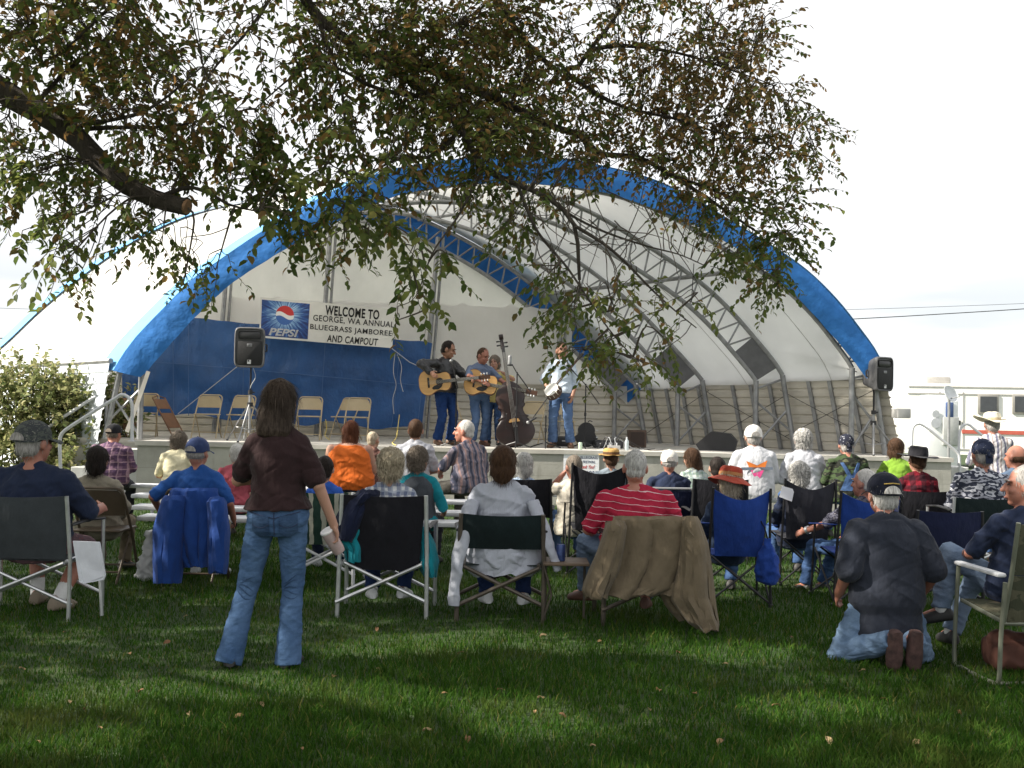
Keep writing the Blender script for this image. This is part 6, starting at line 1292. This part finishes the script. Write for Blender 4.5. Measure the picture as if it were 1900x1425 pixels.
h, p = seated('man in plain pale baseball cap and navy shirt in a metal chair', 1241, 835, 11.0, .44, lean=.08, w=1.2, shirt=dict(mat=NAVY, sleeve=.44), trousers=dict(mat=DENIM), hair=('ring', 'grey'), hat=('cap', C_('cap_pale', (.55, .54, .50)), True), skn='red', group=AG)
o = thing('metal_chair', 'navy metal chair with a bent tube frame under the pale cap man', 'chair', (p[0], p[1], 0), 0, 'folding camp chairs in the audience'); z_ = p[2]
MB().tube([(-.25, -.10, .02), (-.25, -.17, z_), (-.24, -.22, z_+.33), (-.20, -.23, z_+.39), (.20, -.23, z_+.39), (.24, -.22, z_+.33), (.25, -.17, z_), (.25, -.10, .02)], .014, 8).build('frame', GALV, o); q = MB(); sling(q, (-.23, -.215, z_+.36), (.23, -.215, z_+.36), (.235, -.17, z_+.02), (-.235, -.17, z_+.02), 0, .02); q.build('backrest', NAVYF, o); MB().box((0, .05, z_-.015), (.46, .44, .03), bev=.012).build('seat', NAVYF, o)
for s in (-1, 1): MB().tube([(s*.25, .26, 0), (s*.25, .24, z_-.02)], .014, 8).build('leg', GALV, o)
PLGR = patterned('plaid_green', 'plaid', [(.48, .52, .48), (.16, .24, .20), (.30, .36, .40)], .075, .36)
h, p = seated('girl with long brown hair and pale green plaid shirt', 1288, 829, 11.8, .45, yaw=R(14), lean=-.02, hunch=.1, w=.9, female=True, shirt=dict(mat=PLGR, sleeve=.9), trousers=dict(mat=DENIM), hair=('long', 'brown', .20), head=(R(20), 0, R(-10)), group=AG)
h, p = seated('dark grey haired person in black with a low chair back', 1330, 851, 10.6, .42, lean=.12, w=1.05, shirt=dict(mat=BLK, sleeve=.95), trousers=dict(mat=DARKTROUS), hair=('short', 'dark'), group=AG)
chair_at(camp_chair, 'black chair draped with cloth left of the red hat woman', p, fabric=BLACKF, tube=BLACKMETAL, hw=.27, z0=.42, z1=.86)
h, p = seated('woman in wide brimmed red felt hat in a royal blue chair', 1352, 876, 8.5, .40, lean=.16, w=.92, female=True, shirt=dict(mat=C_('shirt_denim_dark', (.025, .04, .075)), sleeve=.95), trousers=dict(mat=DENIM), hair=('bob', 'blond'), hat=('floppy', C_('felt_red', (.32, .050, .028), .15), C_('felt_cord', (.42, .20, .08))), head=(R(14), R(4), R(10)), group=AG)
quad_chair('royal blue quad chair under the red hat woman', (P(1362, 900, 8.35).x, 8.35, 0), BLUEF, seat=.40, top=.93, hw=.225, lean=.2)
bg_ = thing('carry_bag', 'royal blue chair bag hanging from the red hat chair', 'bag', P(1424, 1085, 8.1)); q = MB()
q.rings([[V((r_*math.cos(a)*(1+.12*math.sin(3*a)), r_*.7*math.sin(a), z)) for a in [2*math.pi*k/20 for k in range(20)]] for z, r_ in ((0, .05), (.02, .085), (.10, .10), (.22, .085), (.30, .05), (.34, .025), (.36, .03))]); me = remesh(q, .012, 2, .014, (14, 14, 9)); me.materials.clear(); me.materials.append(BLUEF); put(me, 'sack', bg_, True, 180); MB().tube([(0, 0, .34), (-.03, 0, .45), (-.06, 0, .50)], .005, 6).build('cord', BLACKF, bg_)
h, p = seated('woman with fluffy white hair in a dark grey quad chair', 1481, 866, 9.6, .40, lean=.14, w=1.0, female=True, shirt=dict(mat=NAVY, sleeve=.95), trousers=dict(mat=DENIM), hair=('curly', 'white'), group=AG)
quad_chair('dark grey quad chair with a white label on its back corner', (P(1488, 900, 9.4).x, 9.4, 0), SLATEF, seat=.42, top=.95, hw=.225)
q = MB(); pl = P(1461, 916, 9.12); q.grid([[pl+V((-.05, 0, .07)), pl+V((.06, 0, .04))], [pl+V((-.07, 0, -.03)), pl+V((.04, 0, -.07))]], thick=.004); o = q.build('paper_label', mat('paper', (.80, .81, .84), .7)); o.data.transform(Matrix.Translation(-pl)); o.location = pl; tag(o, 'white paper label pinned to the dark grey quad chair', 'paper label')
PATN = patterned('shirt_small_pattern', 'camo', [(.05, .055, .075), (.11, .11, .14), (.03, .03, .045), (.20, .19, .20)], 40)
h, p = seated('grey haired man with watch reaching out of a royal blue chair', 1598, 876, 8.7, .40, lean=.16, w=1.08, yaw=R(18), shirt=dict(mat=PATN, sleeve=.45), trousers=dict(mat=DENIM), hair=('crop', 'lightgrey'), armL=((-.42, .38, .13), (-.5, -.5, -1)), armR='lap', legL=((-.30, .46, -.41), (-.3, 1, .5)), legR=((-.08, .48, -.41), (0, 1, .5)), skn='red', shoes=SHOEB, group=AG, face=True, head=(R(22), 0, 0))
quad_chair('royal blue quad chair holding the man with a watch', (P(1594, 900, 8.45).x, 8.45, 0), BLUEF, seat=.40, top=.92, hw=.24, lean=.22)
a = h['A'][-1]; d = (a[2]-a[1]).normalized(); c = a[2]-d*.03; M = Matrix.Translation(c) @ Matrix(frame(d)).transposed().to_4x4(); MB().lathe([(.031, -.012), (.036, -.012), (.036, .012), (.031, .012)], 16, M=M).build('wristwatch', ALU, h['root'])
RBP = patterned('plaid_red_black', 'plaid', [(.17, .012, .022), (.012, .010, .014)], .10, .5)
h, p = seated('person in black wide brimmed hat and red and black plaid shirt', 1702, 831, 10.4, .42, lean=.08, w=1.05, shirt=dict(mat=RBP, sleeve=.92, collar=True), trousers=dict(mat=DARKTROUS), hair=('short', 'brown'), hat=('wide', C_('felt_black', (.018, .018, .022)), None), head=(0, 0, R(4)), group=AG)
chair_at(camp_chair, 'black canvas chair under the red and black plaid shirt', p, fabric=BLACKF, tube=BLACKMETAL, hw=.28, z0=.40, z1=.80)
CAMW = patterned('camo_snow', 'camo', [(.02, .022, .032), (.30, .31, .36), (.035, .04, .06), (.52, .53, .58), (.09, .10, .13)], 8.5)
h, p = seated('man in dark bandana and black and white camouflage shirt', 1822, 815, 9.6, .45, lean=.10, w=1.28, shirt=dict(mat=CAMW, sleeve=.60, wide=.1, amp=.016), trousers=dict(mat=DARKTROUS), hair=('short', 'grey'), hat=('bandana', patterned('bandana_navy', 'camo', [(.010, .014, .035), (.02, .026, .05), (.35, .37, .42)], 30)), skn='red', group=AG)
chair_at(camp_chair, 'dark green canvas chair under the camouflage shirt', p, fabric=DKGREEN, tube=ALU, hw=.33, z0=.42, z1=.80)
camp_chair('empty navy padded chair with rounded back left of the camo chair', (P(1742, 950, 8.2).x, 8.2, 0), NAVYF, BLACKMETAL, seat=.42, hw=.25, z0=.35, z1=.80)
h, p = seated('balding man with a ring of brown hair in denim shirt at right', 1885, 828, 10.6, .45, lean=.04, w=1.1, shirt=dict(mat=C_('shirt_blue_denim', (.09, .13, .20)), sleeve=.92, collar=True), trousers=dict(mat=DENIM), hair=('ring', 'brown'), skn='red', group=AG, head=(R(30), 0, 0))
folding_chair('brown steel folding chair under the balding man', (p[0], p[1]+.02, .01), 0, mat('chair_brown', (.075, .055, .035), .45, .2), 'steel folding chairs on the lawn')
# ---- left group ------------------------------------------------------
h, p = seated('man in blue t-shirt and blue cap with one arm hanging', 366, 812, 8.7, .43, lean=.10, w=1.16, shirt=dict(mat=C_('tshirt_blue', (.022, .085, .30)), sleeve=.44, hem=-.06), trousers=dict(mat=KHAKI), hair=('ring', 'grey'), hat=('cap', C_('cap_blue', (.035, .055, .14)), True), armL=((-.40, .05, .12), (-.6, -.8, -.3)), armR=((.34, .05, .03), (.5, -1, 0)), skn='red', group=AG, head=(R(-14), 0, 0), shoes=SHOEW)
folding_chair('brown steel folding chair hidden under the royal blue jacket', (p[0], p[1]+.0, .0), 0, mat('chair_brown', (.075, .055, .035), .45, .2), 'steel folding chairs on the lawn')
JB = C_('jacket_royal', (.018, .058, .24))
jk = thing('jacket', 'royal blue jacket draped over the chair of the blue cap man', 'jacket', P(366, 940, 8.3))
drape('back_panel', '', '', [(912, 318, 402), (946, 308, 414), (990, 316, 404), (1030, 330, 396), (1052, 345, 390)], 8.36, JB, .035, 26, .012, 6, parent=jk, base=2)
drape('sleeve', '', '', [(930, 306, 342, .1), (985, 290, 336, .1), (1040, 288, 332, .1), (1081, 292, 330, .1)], 8.38, JB, .03, 12, .03, 5, parent=jk, base=5); drape('sleeve', '', '', [(932, 390, 414, .1), (990, 392, 420, .1), (1040, 392, 418, .1), (1062, 394, 416, .1)], 8.36, JB, .03, 12, .03, 5, parent=jk, base=8)
h, p = seated('dark haired woman in beige hooded top in a brown chair', 181, 829, 8.9, .43, lean=.12, w=1.12, female=True, shirt=dict(mat=C_('hoodie_beige', (.24, .215, .165)), sleeve=.95, off=.026, name='hooded_top', amp=.016), trousers=dict(mat=KHAKI), hair=('bob', 'dark'), group=AG, shoes=SHOEB)
HJ = h; q = MB(); q.rings([[HJ['sp'](.46-.05*i, (.10+.035*i)*math.cos(a), -.06+(.055+.02*i)*math.sin(a)) for a in [2*math.pi*k/18 for k in range(18)]] for i in (0, 1, 2)]); solid(q, 'hood', C_('hoodie_beige', (.24, .215, .165)), HJ['root'], .012, 3, .014)
folding_chair('brown steel folding chair under the woman in the beige hooded top', (P(200, 900, 8.75).x, 8.72, 0), 0, mat('chair_brown', (.075, .055, .035), .45, .2), 'steel folding chairs on the lawn')
pb = thing('plastic_bag', 'white plastic shopping bag on the grass between two chairs', 'bag', G(276, 1078)); q = MB(); q.rings([[V((r_*math.cos(a), r_*.7*math.sin(a), z)) for a in [2*math.pi*k/18 for k in range(18)]] for z, r_ in ((0, .09), (.04, .12), (.16, .10), (.26, .06), (.36, .035), (.42, .05))]); me = remesh(q, .012, 2, .022, (16, 16, 12)); me.materials.clear(); me.materials.append(mat('plastic_film', (.55, .56, .57), .3, 0, .1, trans=.3)); put(me, 'sack', pb, True, 180)
CAMC = patterned('cap_camo', 'camo', [(.03, .035, .035), (.09, .10, .09), (.05, .055, .06), (.17, .17, .15)], 30)
h, p = seated('man in navy shirt and camouflage cap at the far left', 63, 781, 7.2, .42, lean=.14, w=1.32, lw=1.15, shirt=dict(mat=NAVY, sleeve=.46, wide=.0, hem=.02), trousers=dict(mat=patterned('shorts_red', 'camo', [(.16, .05, .06), (.10, .06, .07), (.22, .12, .12)], 22), len=.46, name='shorts'), hair=('short', 'grey'), hat=('cap', CAMC, True), armL='rest', armR=((.32, .30, .20), (.6, -.5, -1)), skn='red', group=AG, head=(R(-24), 0, 0), shoes=mat('shoe_tan', (.22, .18, .13), .7), socks=(SOCKW, .24), legR=((.10, .16, -.42), (.2, 1, .4)), legL=((-.14, .36, -.42), (-.2, 1, .4)))
camp_chair('aluminium camp chair with grey back and a folded side tray', (p[0]-.02, p[1], 0), GREYF, ALU, seat=.43, hw=.335, z0=.42, z1=.86, rounded=.06, lean=.17)
ty = thing('side_tray', 'white folded side tray hanging from the far left chair', 'tray', P(165, 1040, 6.95)); q = MB(); ol = [P(135, 1004, 6.9), P(184, 1006, 7.05), P(195, 1068, 7.05), P(192, 1076, 7.05), P(155, 1083, 6.9), P(147, 1080, 6.9)]; n = 6
q.add(ol+[v+V((.0, .018, 0)) for v in ol], [tuple(range(n)), tuple(range(2*n-1, n-1, -1))]+[(j, n+j, n+(j+1) % n, (j+1) % n) for j in range(n)]); q.build('panel', mat('tray_white', (.60, .62, .66), .5), ty, False, True); MB().tube([P(186, 1075, 7.08), P(189, 1142, 7.08)], .013, 8).build('support_leg', ALU, ty, world=True)
# child in a webbed chair beyond the standing woman
h, p = seated('dark haired child in bright blue top beyond the standing woman', 602, 862, 9.3, .40, S=.84, lean=.08, w=.85, shirt=dict(mat=C_('top_bright_blue', (.03, .10, .42)), sleeve=.9), trousers=dict(mat=NAVY), hair=('short', 'dark'), group=AG, shoes=SHOEW)
WEB = patterned('webbing_green', 'stripe_x', [(.02, .045, .035), (.36, .36, .30)], .11, .35)
camp_chair('webbed lawn chair with dark green and pale stripes', (P(606, 950, 8.75).x, 8.75, 0), WEB, WHITEPAINT, seat=.40, hw=.25, z0=.36, z1=.80)
# ---- near row ---------------------------------------------------------
PLBW = patterned('plaid_blue_white', 'plaid', [(.60, .61, .62), (.07, .10, .20), (.30, .34, .42)], .055, .45)
h, p = seated('woman with curly blond hair and blue and white plaid collar in a black chair', 724, 833, 7.55, .42, lean=.12, w=1.04, female=True, shirt=dict(mat=PLBW, sleeve=.9, collar=True), trousers=dict(mat=DENIM_D), hair=('curly', 'blond'), group=AG, shoes=SHOEW, socks=(SOCKW, .15), legL=((-.16, .20, -.42), (-.2, 1, .4)), legR=((.10, .26, -.42), (.2, 1, .4)), vox=.009, head=(R(5), 0, 0))
camp_chair('aluminium director chair with wide black back', (p[0]-.02, p[1], 0), BLACKF, ALU, seat=.42, hw=.30, z0=.34, z1=.885, rounded=.16, lean=.12, rr=.014)
jn = thing('jacket', 'navy jacket with teal lining hung over the black director chair', 'jacket', P(660, 930, 7.3))
drape('outer_shell', '', '', [(918, 664, 700), (935, 640, 690), (960, 628, 676), (990, 624, 664), (1002, 630, 652)], 7.33, C_('jacket_navy', (.010, .014, .036)), .03, 16, .02, 5, parent=jn, base=1)
TEAL = C_('jacket_teal', (.010, .20, .25)); drape('lining', '', '', [(930, 686, 697), (965, 668, 690), (1000, 622, 678), (1018, 640, 676), (1042, 645, 672)], 7.38, TEAL, .03, 14, .012, 5, parent=jn, base=3); drape('lining', '', '', [(985, 772, 792), (1010, 774, 806), (1042, 778, 812), (1070, 790, 808)], 7.42, TEAL, .03, 12, .012, 5, parent=jn, base=4)
h, p = seated('woman with curly grey brown hair in grey vest over teal sleeves', 776, 830, 9.7, .44, lean=.05, w=1.05, female=True, yaw=R(-6), shirt=dict(mat=TEAL, sleeve=.52, name='teal_top'), trousers=dict(mat=DARKTROUS), hair=('curly', 'greybrown'), group=AG, armR=((.26, .22, .10), (.7, -.6, -1)), head=(R(-20), 0, 0))
q = MB(); s_ = h['S']; rg = []
for t_, rx, ry in ((-.10, .185, .15), (.05, .185, .15), (.2, .175, .14), (.33, .185, .14), (.42, .175, .125), (.48, .13, .10), (.515, .078, .078)): rg.append([h['sp'](t_, rx*math.cos(a)*1.10, ry*math.sin(a)*1.16) for a in [2*math.pi*k/26 for k in range(26)]])
q.rings(rg); solid(q, 'vest', C_('vest_grey', (.060, .068, .080)), h['root'], .011, 3, .010, seed=4)
WJ = C_('jacket_white', (.40, .42, .48), .06)
h, p = seated('brown haired woman with a white jacket over her shoulders', 932, 829, 7.5, .42, lean=.10, w=1.10, female=True, shoulder=1.0, shirt=dict(mat=WJ, sleeve=.30, off=.030, name='jacket', amp=.018, hem=-.12, wide=.16, sk=1.18), trousers=dict(mat=DENIM_D), hair=('bob', 'brown'), group=AG, shoes=SHOEW, socks=(SOCKW, .12), vox=.009, armL='lap', armR='lap', legL=((-.11, .24, -.42), (-.2, 1, .4)), legR=((.19, .22, -.42), (.2, 1, .4)))
q = MB(); q.tube(catmull([P(876, 930, 7.45), P(862, 980, 7.36), P(850, 1040, 7.32), P(843, 1090, 7.32), P(842, 1126, 7.32)], 24), [.062]*3+[.058]*10+[.050]*11, 14, flat=.6); solid(q, 'jacket_sleeve', WJ, h['root'], .010, 2, .010, (9, 9, 5)).data.transform(LOC[h['root'].name].inverted())
q = MB(); q.tube(catmull([P(988, 930, 7.45), P(1006, 975, 7.38), P(1020, 1015, 7.36), P(1030, 1042, 7.36), P(1036, 1058, 7.36)], 24), [.060]*4+[.054]*12+[.040]*8, 14, flat=.7); solid(q, 'jacket_sleeve', WJ, h['root'], .010, 2, .010, (9, 9, 5)).data.transform(LOC[h['root'].name].inverted())
drape('jacket_hem', '', '', [(985, 866, 1004), (1020, 866, 1005), (1055, 868, 1003), (1068, 880, 985)], 7.36, WJ, .02, 26, .01, 6, parent=h['root'], base=6)
camp_chair('dark tubed director chair with narrow dark green back', (p[0]+.005, p[1], 0), DKGREEN, BROWNTUBE, seat=.42, hw=.29, z0=.52, z1=.77, lean=.14, rr=.015)
sh_ = thing('side_table', 'small brown side shelf clipped to the dark green director chair', 'side table', P(1050, 1045, 7.35)); MB().box((0, .08, 0), (.33, .30, .022), bev=.006).build('table_top', mat('shelf_brown', (.13, .09, .06), .6, 0, .25, 8), sh_)
for s in (-1, 1): MB().tube([(-.16, .08+.12*s, -.01), (-.10, .08+.12*s, -.22), (-.16, .08+.12*s, -.40)], .008, 6).build('bracket', BROWNTUBE, sh_)
MB().tube([(.14, .08, -.01), (.14, .08, -.405)], .010, 6).build('support_leg', BROWNTUBE, sh_)
bottle_like('drink_can', 'dark blue drink can on the brown side shelf', 'can', P(1040, 1043, 7.38)+V((0, 0, .004)), [(.02, 0), (.032, .008), (.033, .02), (.033, .112), (.028, .124), (.026, .122), (.002, .12)], mat('can_blue', (.035, .06, .17), .35, .4, .4, 30), None)
POLO = patterned('polo_red', 'stripe_z', [(.36, .022, .050), (.60, .44, .46)], .050, .085)
h, p = seated('heavy white haired man in red polo with thin white stripes', 1181, 838, 7.45, .42, lean=.10, w=1.45, lw=1.15, tilt=-.02, shirt=dict(mat=POLO, sleeve=.44, collar=True, wide=.05, amp=.014, hem=-.06, name='polo_shirt'), trousers=dict(mat=DENIM_L), hair=('crop', 'white'), armL=((-.33, .24, .12), (-.7, -.4, -1)), armR=((.30, .24, .12), (.7, -.4, -1)), skn='red', group=AG, shoes=mat('shoe_brown', (.10, .045, .03), .6), vox=.009, legL=((-.36, .40, -.40), (-.8, 1, .5), (-.6, .6, -.1)), legR=((.12, .22, -.42), (.2, 1, .4)))
camp_chair('brown tubed director chair under the red polo man', (p[0]+.08, p[1], 0), C_('brown_canvas', (.05, .04, .03)), BROWNTUBE, seat=.42, hw=.30, z0=.45, z1=.74, lean=.12, rr=.015)
TAN = C_('jacket_tan', (.150, .118, .078), .25); jt = thing('jacket', 'large tan jacket draped over the chair of the red polo man', 'jacket', P(1210, 975, 7.1))
drape('back_panel', '', '', [(966, 1140, 1288), (985, 1132, 1296), (1020, 1122, 1300), (1060, 1112, 1304), (1090, 1100, 1300), (1106, 1096, 1262)], 7.06, TAN, .05, 40, .014, 5, parent=jt, base=11)
drape('sleeve', '', '', [(970, 1270, 1292, .06), (1010, 1268, 1306, .08), (1060, 1262, 1314, .08), (1110, 1252, 1320, .08), (1150, 1282, 1326, .08), (1168, 1306, 1327, .08)], 7.06, TAN, .045, 18, .03, 4, parent=jt, base=15); drape('sleeve', '', '', [(978, 1130, 1156, .06), (1020, 1116, 1150, .08), (1060, 1100, 1142, .08), (1095, 1088, 1126, .08), (1108, 1092, 1120, .08)], 7.06, TAN, .035, 14, .03, 4, parent=jt, base=18)
drape('front_flap', '', '', [(1085, 1215, 1310, .02), (1120, 1236, 1316, .02), (1150, 1262, 1320, .02)], 7.1, TAN, .04, 16, .014, 5, parent=jt, base=21)
# ---- woman standing in front -----------------------------------------
p = P(508, 1235, 5.95); S = 1.64/1.722; hz = .925*S
h = make_person('woman standing in a dark brown t-shirt and blue jeans', (p.x, p.y, 0), R(3), S, 'stand', female=True, lean=.01, tilt=-.02, w=.95, lw=.90, shirt=dict(mat=C_('tshirt_dark_brown', (.030, .016, .017), .18), sleeve=.40, hem=.03, wide=.05, off=.022, amp=.010, name='t_shirt'), trousers=dict(mat=denim('jeans_mid', (.036, .076, .165), (.10, .175, .31)), name='jeans', off=.016, flare=.013, len=1.075, amp=.006, waist=.06),
    hair=('long', 'longgrey', .085), armR=((.335, .03, -.065), (.5, -1, -.1)), armL=((-.08, .26, .20), (-1, -.35, -.6)), legL=((-.262, -.03, .055-hz/S), (0, 1, .0)), legR=((.085, .02, .055-hz/S), (0, 1, 0)), skn='fair', shoes=SHOEB, group='people standing on the lawn', vox=.0065, curlR=.75, head=(R(-4), 0, R(3)), shoulder=.86)
JE = denim('jeans_pocket', (.022, .046, .10), (.065, .115, .21)); J = h
from mathutils.bvhtree import BVHTree
jb = [c for c in J['root'].children if c.name.startswith('jeans')][0]; bv = BVHTree.FromPolygons([v.co for v in jb.data.vertices], [tuple(q.vertices) for q in jb.data.polygons])
def on_back(x, z, dy):
    p_ = J['sp'](z, x, -.5); hit = bv.ray_cast(p_, J['fw']); return (hit[0] if hit[0] else p_+J['fw']*.38)-J['fw']*dy
for s in (-1, 1):
    q = MB(); ol = [(.035, -.005), (.135, .01), (.14, -.10), (.085, -.135), (.03, -.105)]; R_ = []
    for i in range(9): R_.append([on_back(s*(.03+.105*j/8), .0+.012*j/8-(.105+.03*math.sin(math.pi*j/8))*i/8, .004) for j in range(9)])
    q.grid(R_ if s > 0 else [r[::-1] for r in R_], thick=.002); q.build('back_pocket', JE, J['root'])
    st = MB(); st.tube([on_back(s*(.03+.105*j/8), .0-.05-.02*math.sin(math.pi*j/8), .006) for j in range(9)], .0028, 4); st.build('pocket_stitch', mat('stitch_dark', (.02, .03, .07), .9), J['root'])
for nm_, pts_ in (('yoke_seam', [(x, .022-.035*(1-abs(x)/.15)) for x in np.linspace(-.15, .15, 15)]), ('centre_seam', [(.0, z) for z in np.linspace(.02, -.115, 10)])): MB().tube([on_back(x, z, .0025) for x, z in pts_], .0028, 5).build(nm_, mat('stitch_dark', (.02, .03, .07), .9), J['root'])
for s in (-1, 1):
    hj, kn, an, ft = J['L'][s]
    for k_ in range(5):
        c_k = kn.lerp(hj, .10-.07*k_) if k_ < 2 else kn.lerp(an, .05*(k_-1))
        q = MB(); q.tube([bv.ray_cast(c_k+V((dx_, -.5, .018*math.sin(dx_*40+k_)+s*dx_*.25)), V((0, 1, 0)))[0] or c_k for dx_ in np.linspace(-.045, .04, 8)], [.001, .003, .004, .0045, .0045, .004, .003, .001], 5); q.build('knee_crease', JE, J['root'])
q = MB(); q.tube([on_back(x, .045+.0*x, .004) for x in np.linspace(-.15, .15, 15)], .003, 5); q.build('waistband_seam', JE, J['root'])
for x in (-.11, 0, .11): MB().tube([on_back(x, .062, .005), on_back(x, .03, .005)], .005, 6).build('belt_loop', JE, J['root'])
wr = LOC[J['root'].name] @ J['A'][1][2]; cp = wr+V((.0, .04, -.115)); Mc = Matrix.Translation(cp) @ Matrix.Rotation(R(-28), 4, 'Y') @ Matrix.Rotation(R(20), 4, 'X')
cu = thing('drinking_cup', 'translucent pinkish cup held in the standing woman hand', 'cup', cp); MB().lathe([(.004, -.075), (.033, -.075), (.037, -.06), (.041, .06), (.041, .075), (.037, .075), (.034, -.06), (.004, -.068)], 24, M=Mc).build('cup_body', mat('cup_pink', (.66, .52, .50), .25, 0, .15, 20, trans=.4), cu, world=True); MB().lathe([(.043, .072), (.044, .08), (.040, .086), (.004, .087)], 24, M=Mc).build('lid', mat('cup_white', (.74, .72, .70), .35), cu, world=True)
# ---- kneeling man -------------------------------------------------------
p = P(1650, 1228, 6.35); zt = P(1648, 880, 6.35).z; hz = .40; S = (zt-hz)/(.785+.02)
print('kneeling S', S)
h = make_person('man kneeling on the grass in charcoal t-shirt and navy cap', (p.x, p.y+.05, 0), R(2), S, 'kneel', hipz=hz, lean=-.02, hunch=.06, w=1.13, lw=1.04, shirt=dict(mat=CHAR, sleeve=.46, off=.034, wide=.04, hem=-.28, sk=1.12, amp=.007, name='t_shirt'), trousers=dict(mat=denim('jeans_kneel', (.085, .14, .235), (.20, .29, .42)), amp=.012, off=.02), hair=('short', 'white'), hat=('cap', C_('cap_navy_dark', (.010, .012, .022)), True), armL=((-.275, .12, .0), (-.35, -1, 0)), armR=((.29, .14, .0), (.35, -1, 0)),
    legL=((-.06, -.25, .20-hz/S), (-.72, 1, -.5), (.02, .2, -1)), legR=((.065, -.25, .20-hz/S), (.6, 1, -.5), (.0, .2, -1)), skn='red', shoes=mat('sole_rust', (.065, .034, .030), .75, 0, .6, 22), group='people standing on the lawn', vox=.0065, head=(R(2), 0, 0))
h['root']['group'] = 'audience seated on the lawn'
q = MB(); q.tube([h['HM'] @ V((.035*math.cos(a)*1.0, -.016-.109*1.02, .062+.010*math.sin(a)*0)) if False else h['HM'] @ V((.090*math.sin(b_)*.62, -.016-.112*math.cos(b_*.62), .075-.006*abs(b_)) ) for b_ in np.linspace(-.9, .9, 9) for a in (0,)], .004, 6); q.build('cap_lettering_arc', mat('cap_gold', (.45, .30, .06), .6), h['root'])
# ---- man in camouflage chair at the right edge ---------------------------
h, p = seated('grey haired man in camouflage lawn chair with crossed leg in light jeans', 1893, 868, 6.3, .42, lean=.16, w=1.1, yaw=R(12), shirt=dict(mat=NAVY, sleeve=.45), trousers=dict(mat=DENIM_L), hair=('short', 'grey'), face=True, head=(R(62), 0, 0), armL=((-.18, .30, .16), (-.9, -.4, -.7)), armR='lap', legL=((-.36, .30, -.235), (-.15, 1, 1.2), (-.75, .6, -.25)), legR=((-.20, .42, -.42), (0, 1, .5)), skn='red', shoes=SHOEB, socks=(SOCKW, .20), group=AG, vox=.009)
CAMO = patterned('chair_camo', 'camo', [(.070, .068, .045), (.098, .094, .063), (.056, .060, .040), (.118, .105, .078)], 7)
lc = thing('lawn_chair', 'camouflage lawn chair with white armrest at the right edge', 'chair', (3.10, 6.05, 0), R(4), 'folding camp chairs in the audience')
q = MB(); sling(q, (-.27, -.30, .93), (.27, -.30, .93), (.27, -.24, .64), (-.27, -.24, .64), 0, .02, 12, 6, 3); q.build('backrest', CAMO, lc); q = MB(); sling(q, (-.27, -.237, .635), (.27, -.237, .635), (.27, -.17, .36), (-.27, -.17, .36), 0, .04, 12, 6, 5); q.build('backrest', CAMO, lc)
q = MB(); sling(q, (-.27, -.17, .37), (.27, -.17, .37), (.27, .30, .41), (-.27, .30, .41), 0, 0); q.build('seat', CAMO, lc); TUBEG = mat('tube_olive', (.16, .17, .13), .5, .3)
q = MB(); q.tube([(-.285, -.31, .94), (-.285, -.24, .62), (-.285, -.17, .36), (-.285, .30, .40)], .013, 8); q.build('frame', TUBEG, lc); q = MB(); q.tube([(.285, -.31, .94), (.285, -.24, .62), (.285, -.17, .36), (.285, .30, .40)], .013, 8); q.build('frame', TUBEG, lc)
MB().tube([(-.285, -.165, .355), (0, -.175, .35), (.285, -.165, .355)], .013, 8).build('crossbar', TUBEG, lc)
for s in (-1, 1):
    q = MB(); q.tube(catmull([V((s*.33, -.26, .60)), V((s*.33, -.22, .30)), V((s*.33, -.20, .04)), V((s*.33, -.14, .012)), V((s*.33, .2, .012)), V((s*.33, .30, .05)), V((s*.33, .26, .62))], 40), .013, 8); q.build('leg_loop', TUBEG, lc); MB().box((s*.33, .02, .635), (.055, .50, .025), bev=.011).build('armrest', WHITEPAINT, lc)
MB().tube([(-.33, -.16, .012), (.33, -.16, .012)], .012, 8).build('floor_bar', TUBEG, lc)
rb = thing('tote_bag', 'rust brown bag on the grass under the camouflage chair', 'bag', (P(1880, 1170, 6.2).x+.12, 6.25, 0)); q = MB(); q.box((0, 0, .10), (.50, .26, .19), bev=.05); q.capsule((-.2, 0, .18), (.2, 0, .17), .06, .05); solid(q, 'sack', mat('bag_rust', (.075, .026, .016), .8), rb, .012, 3, .012)
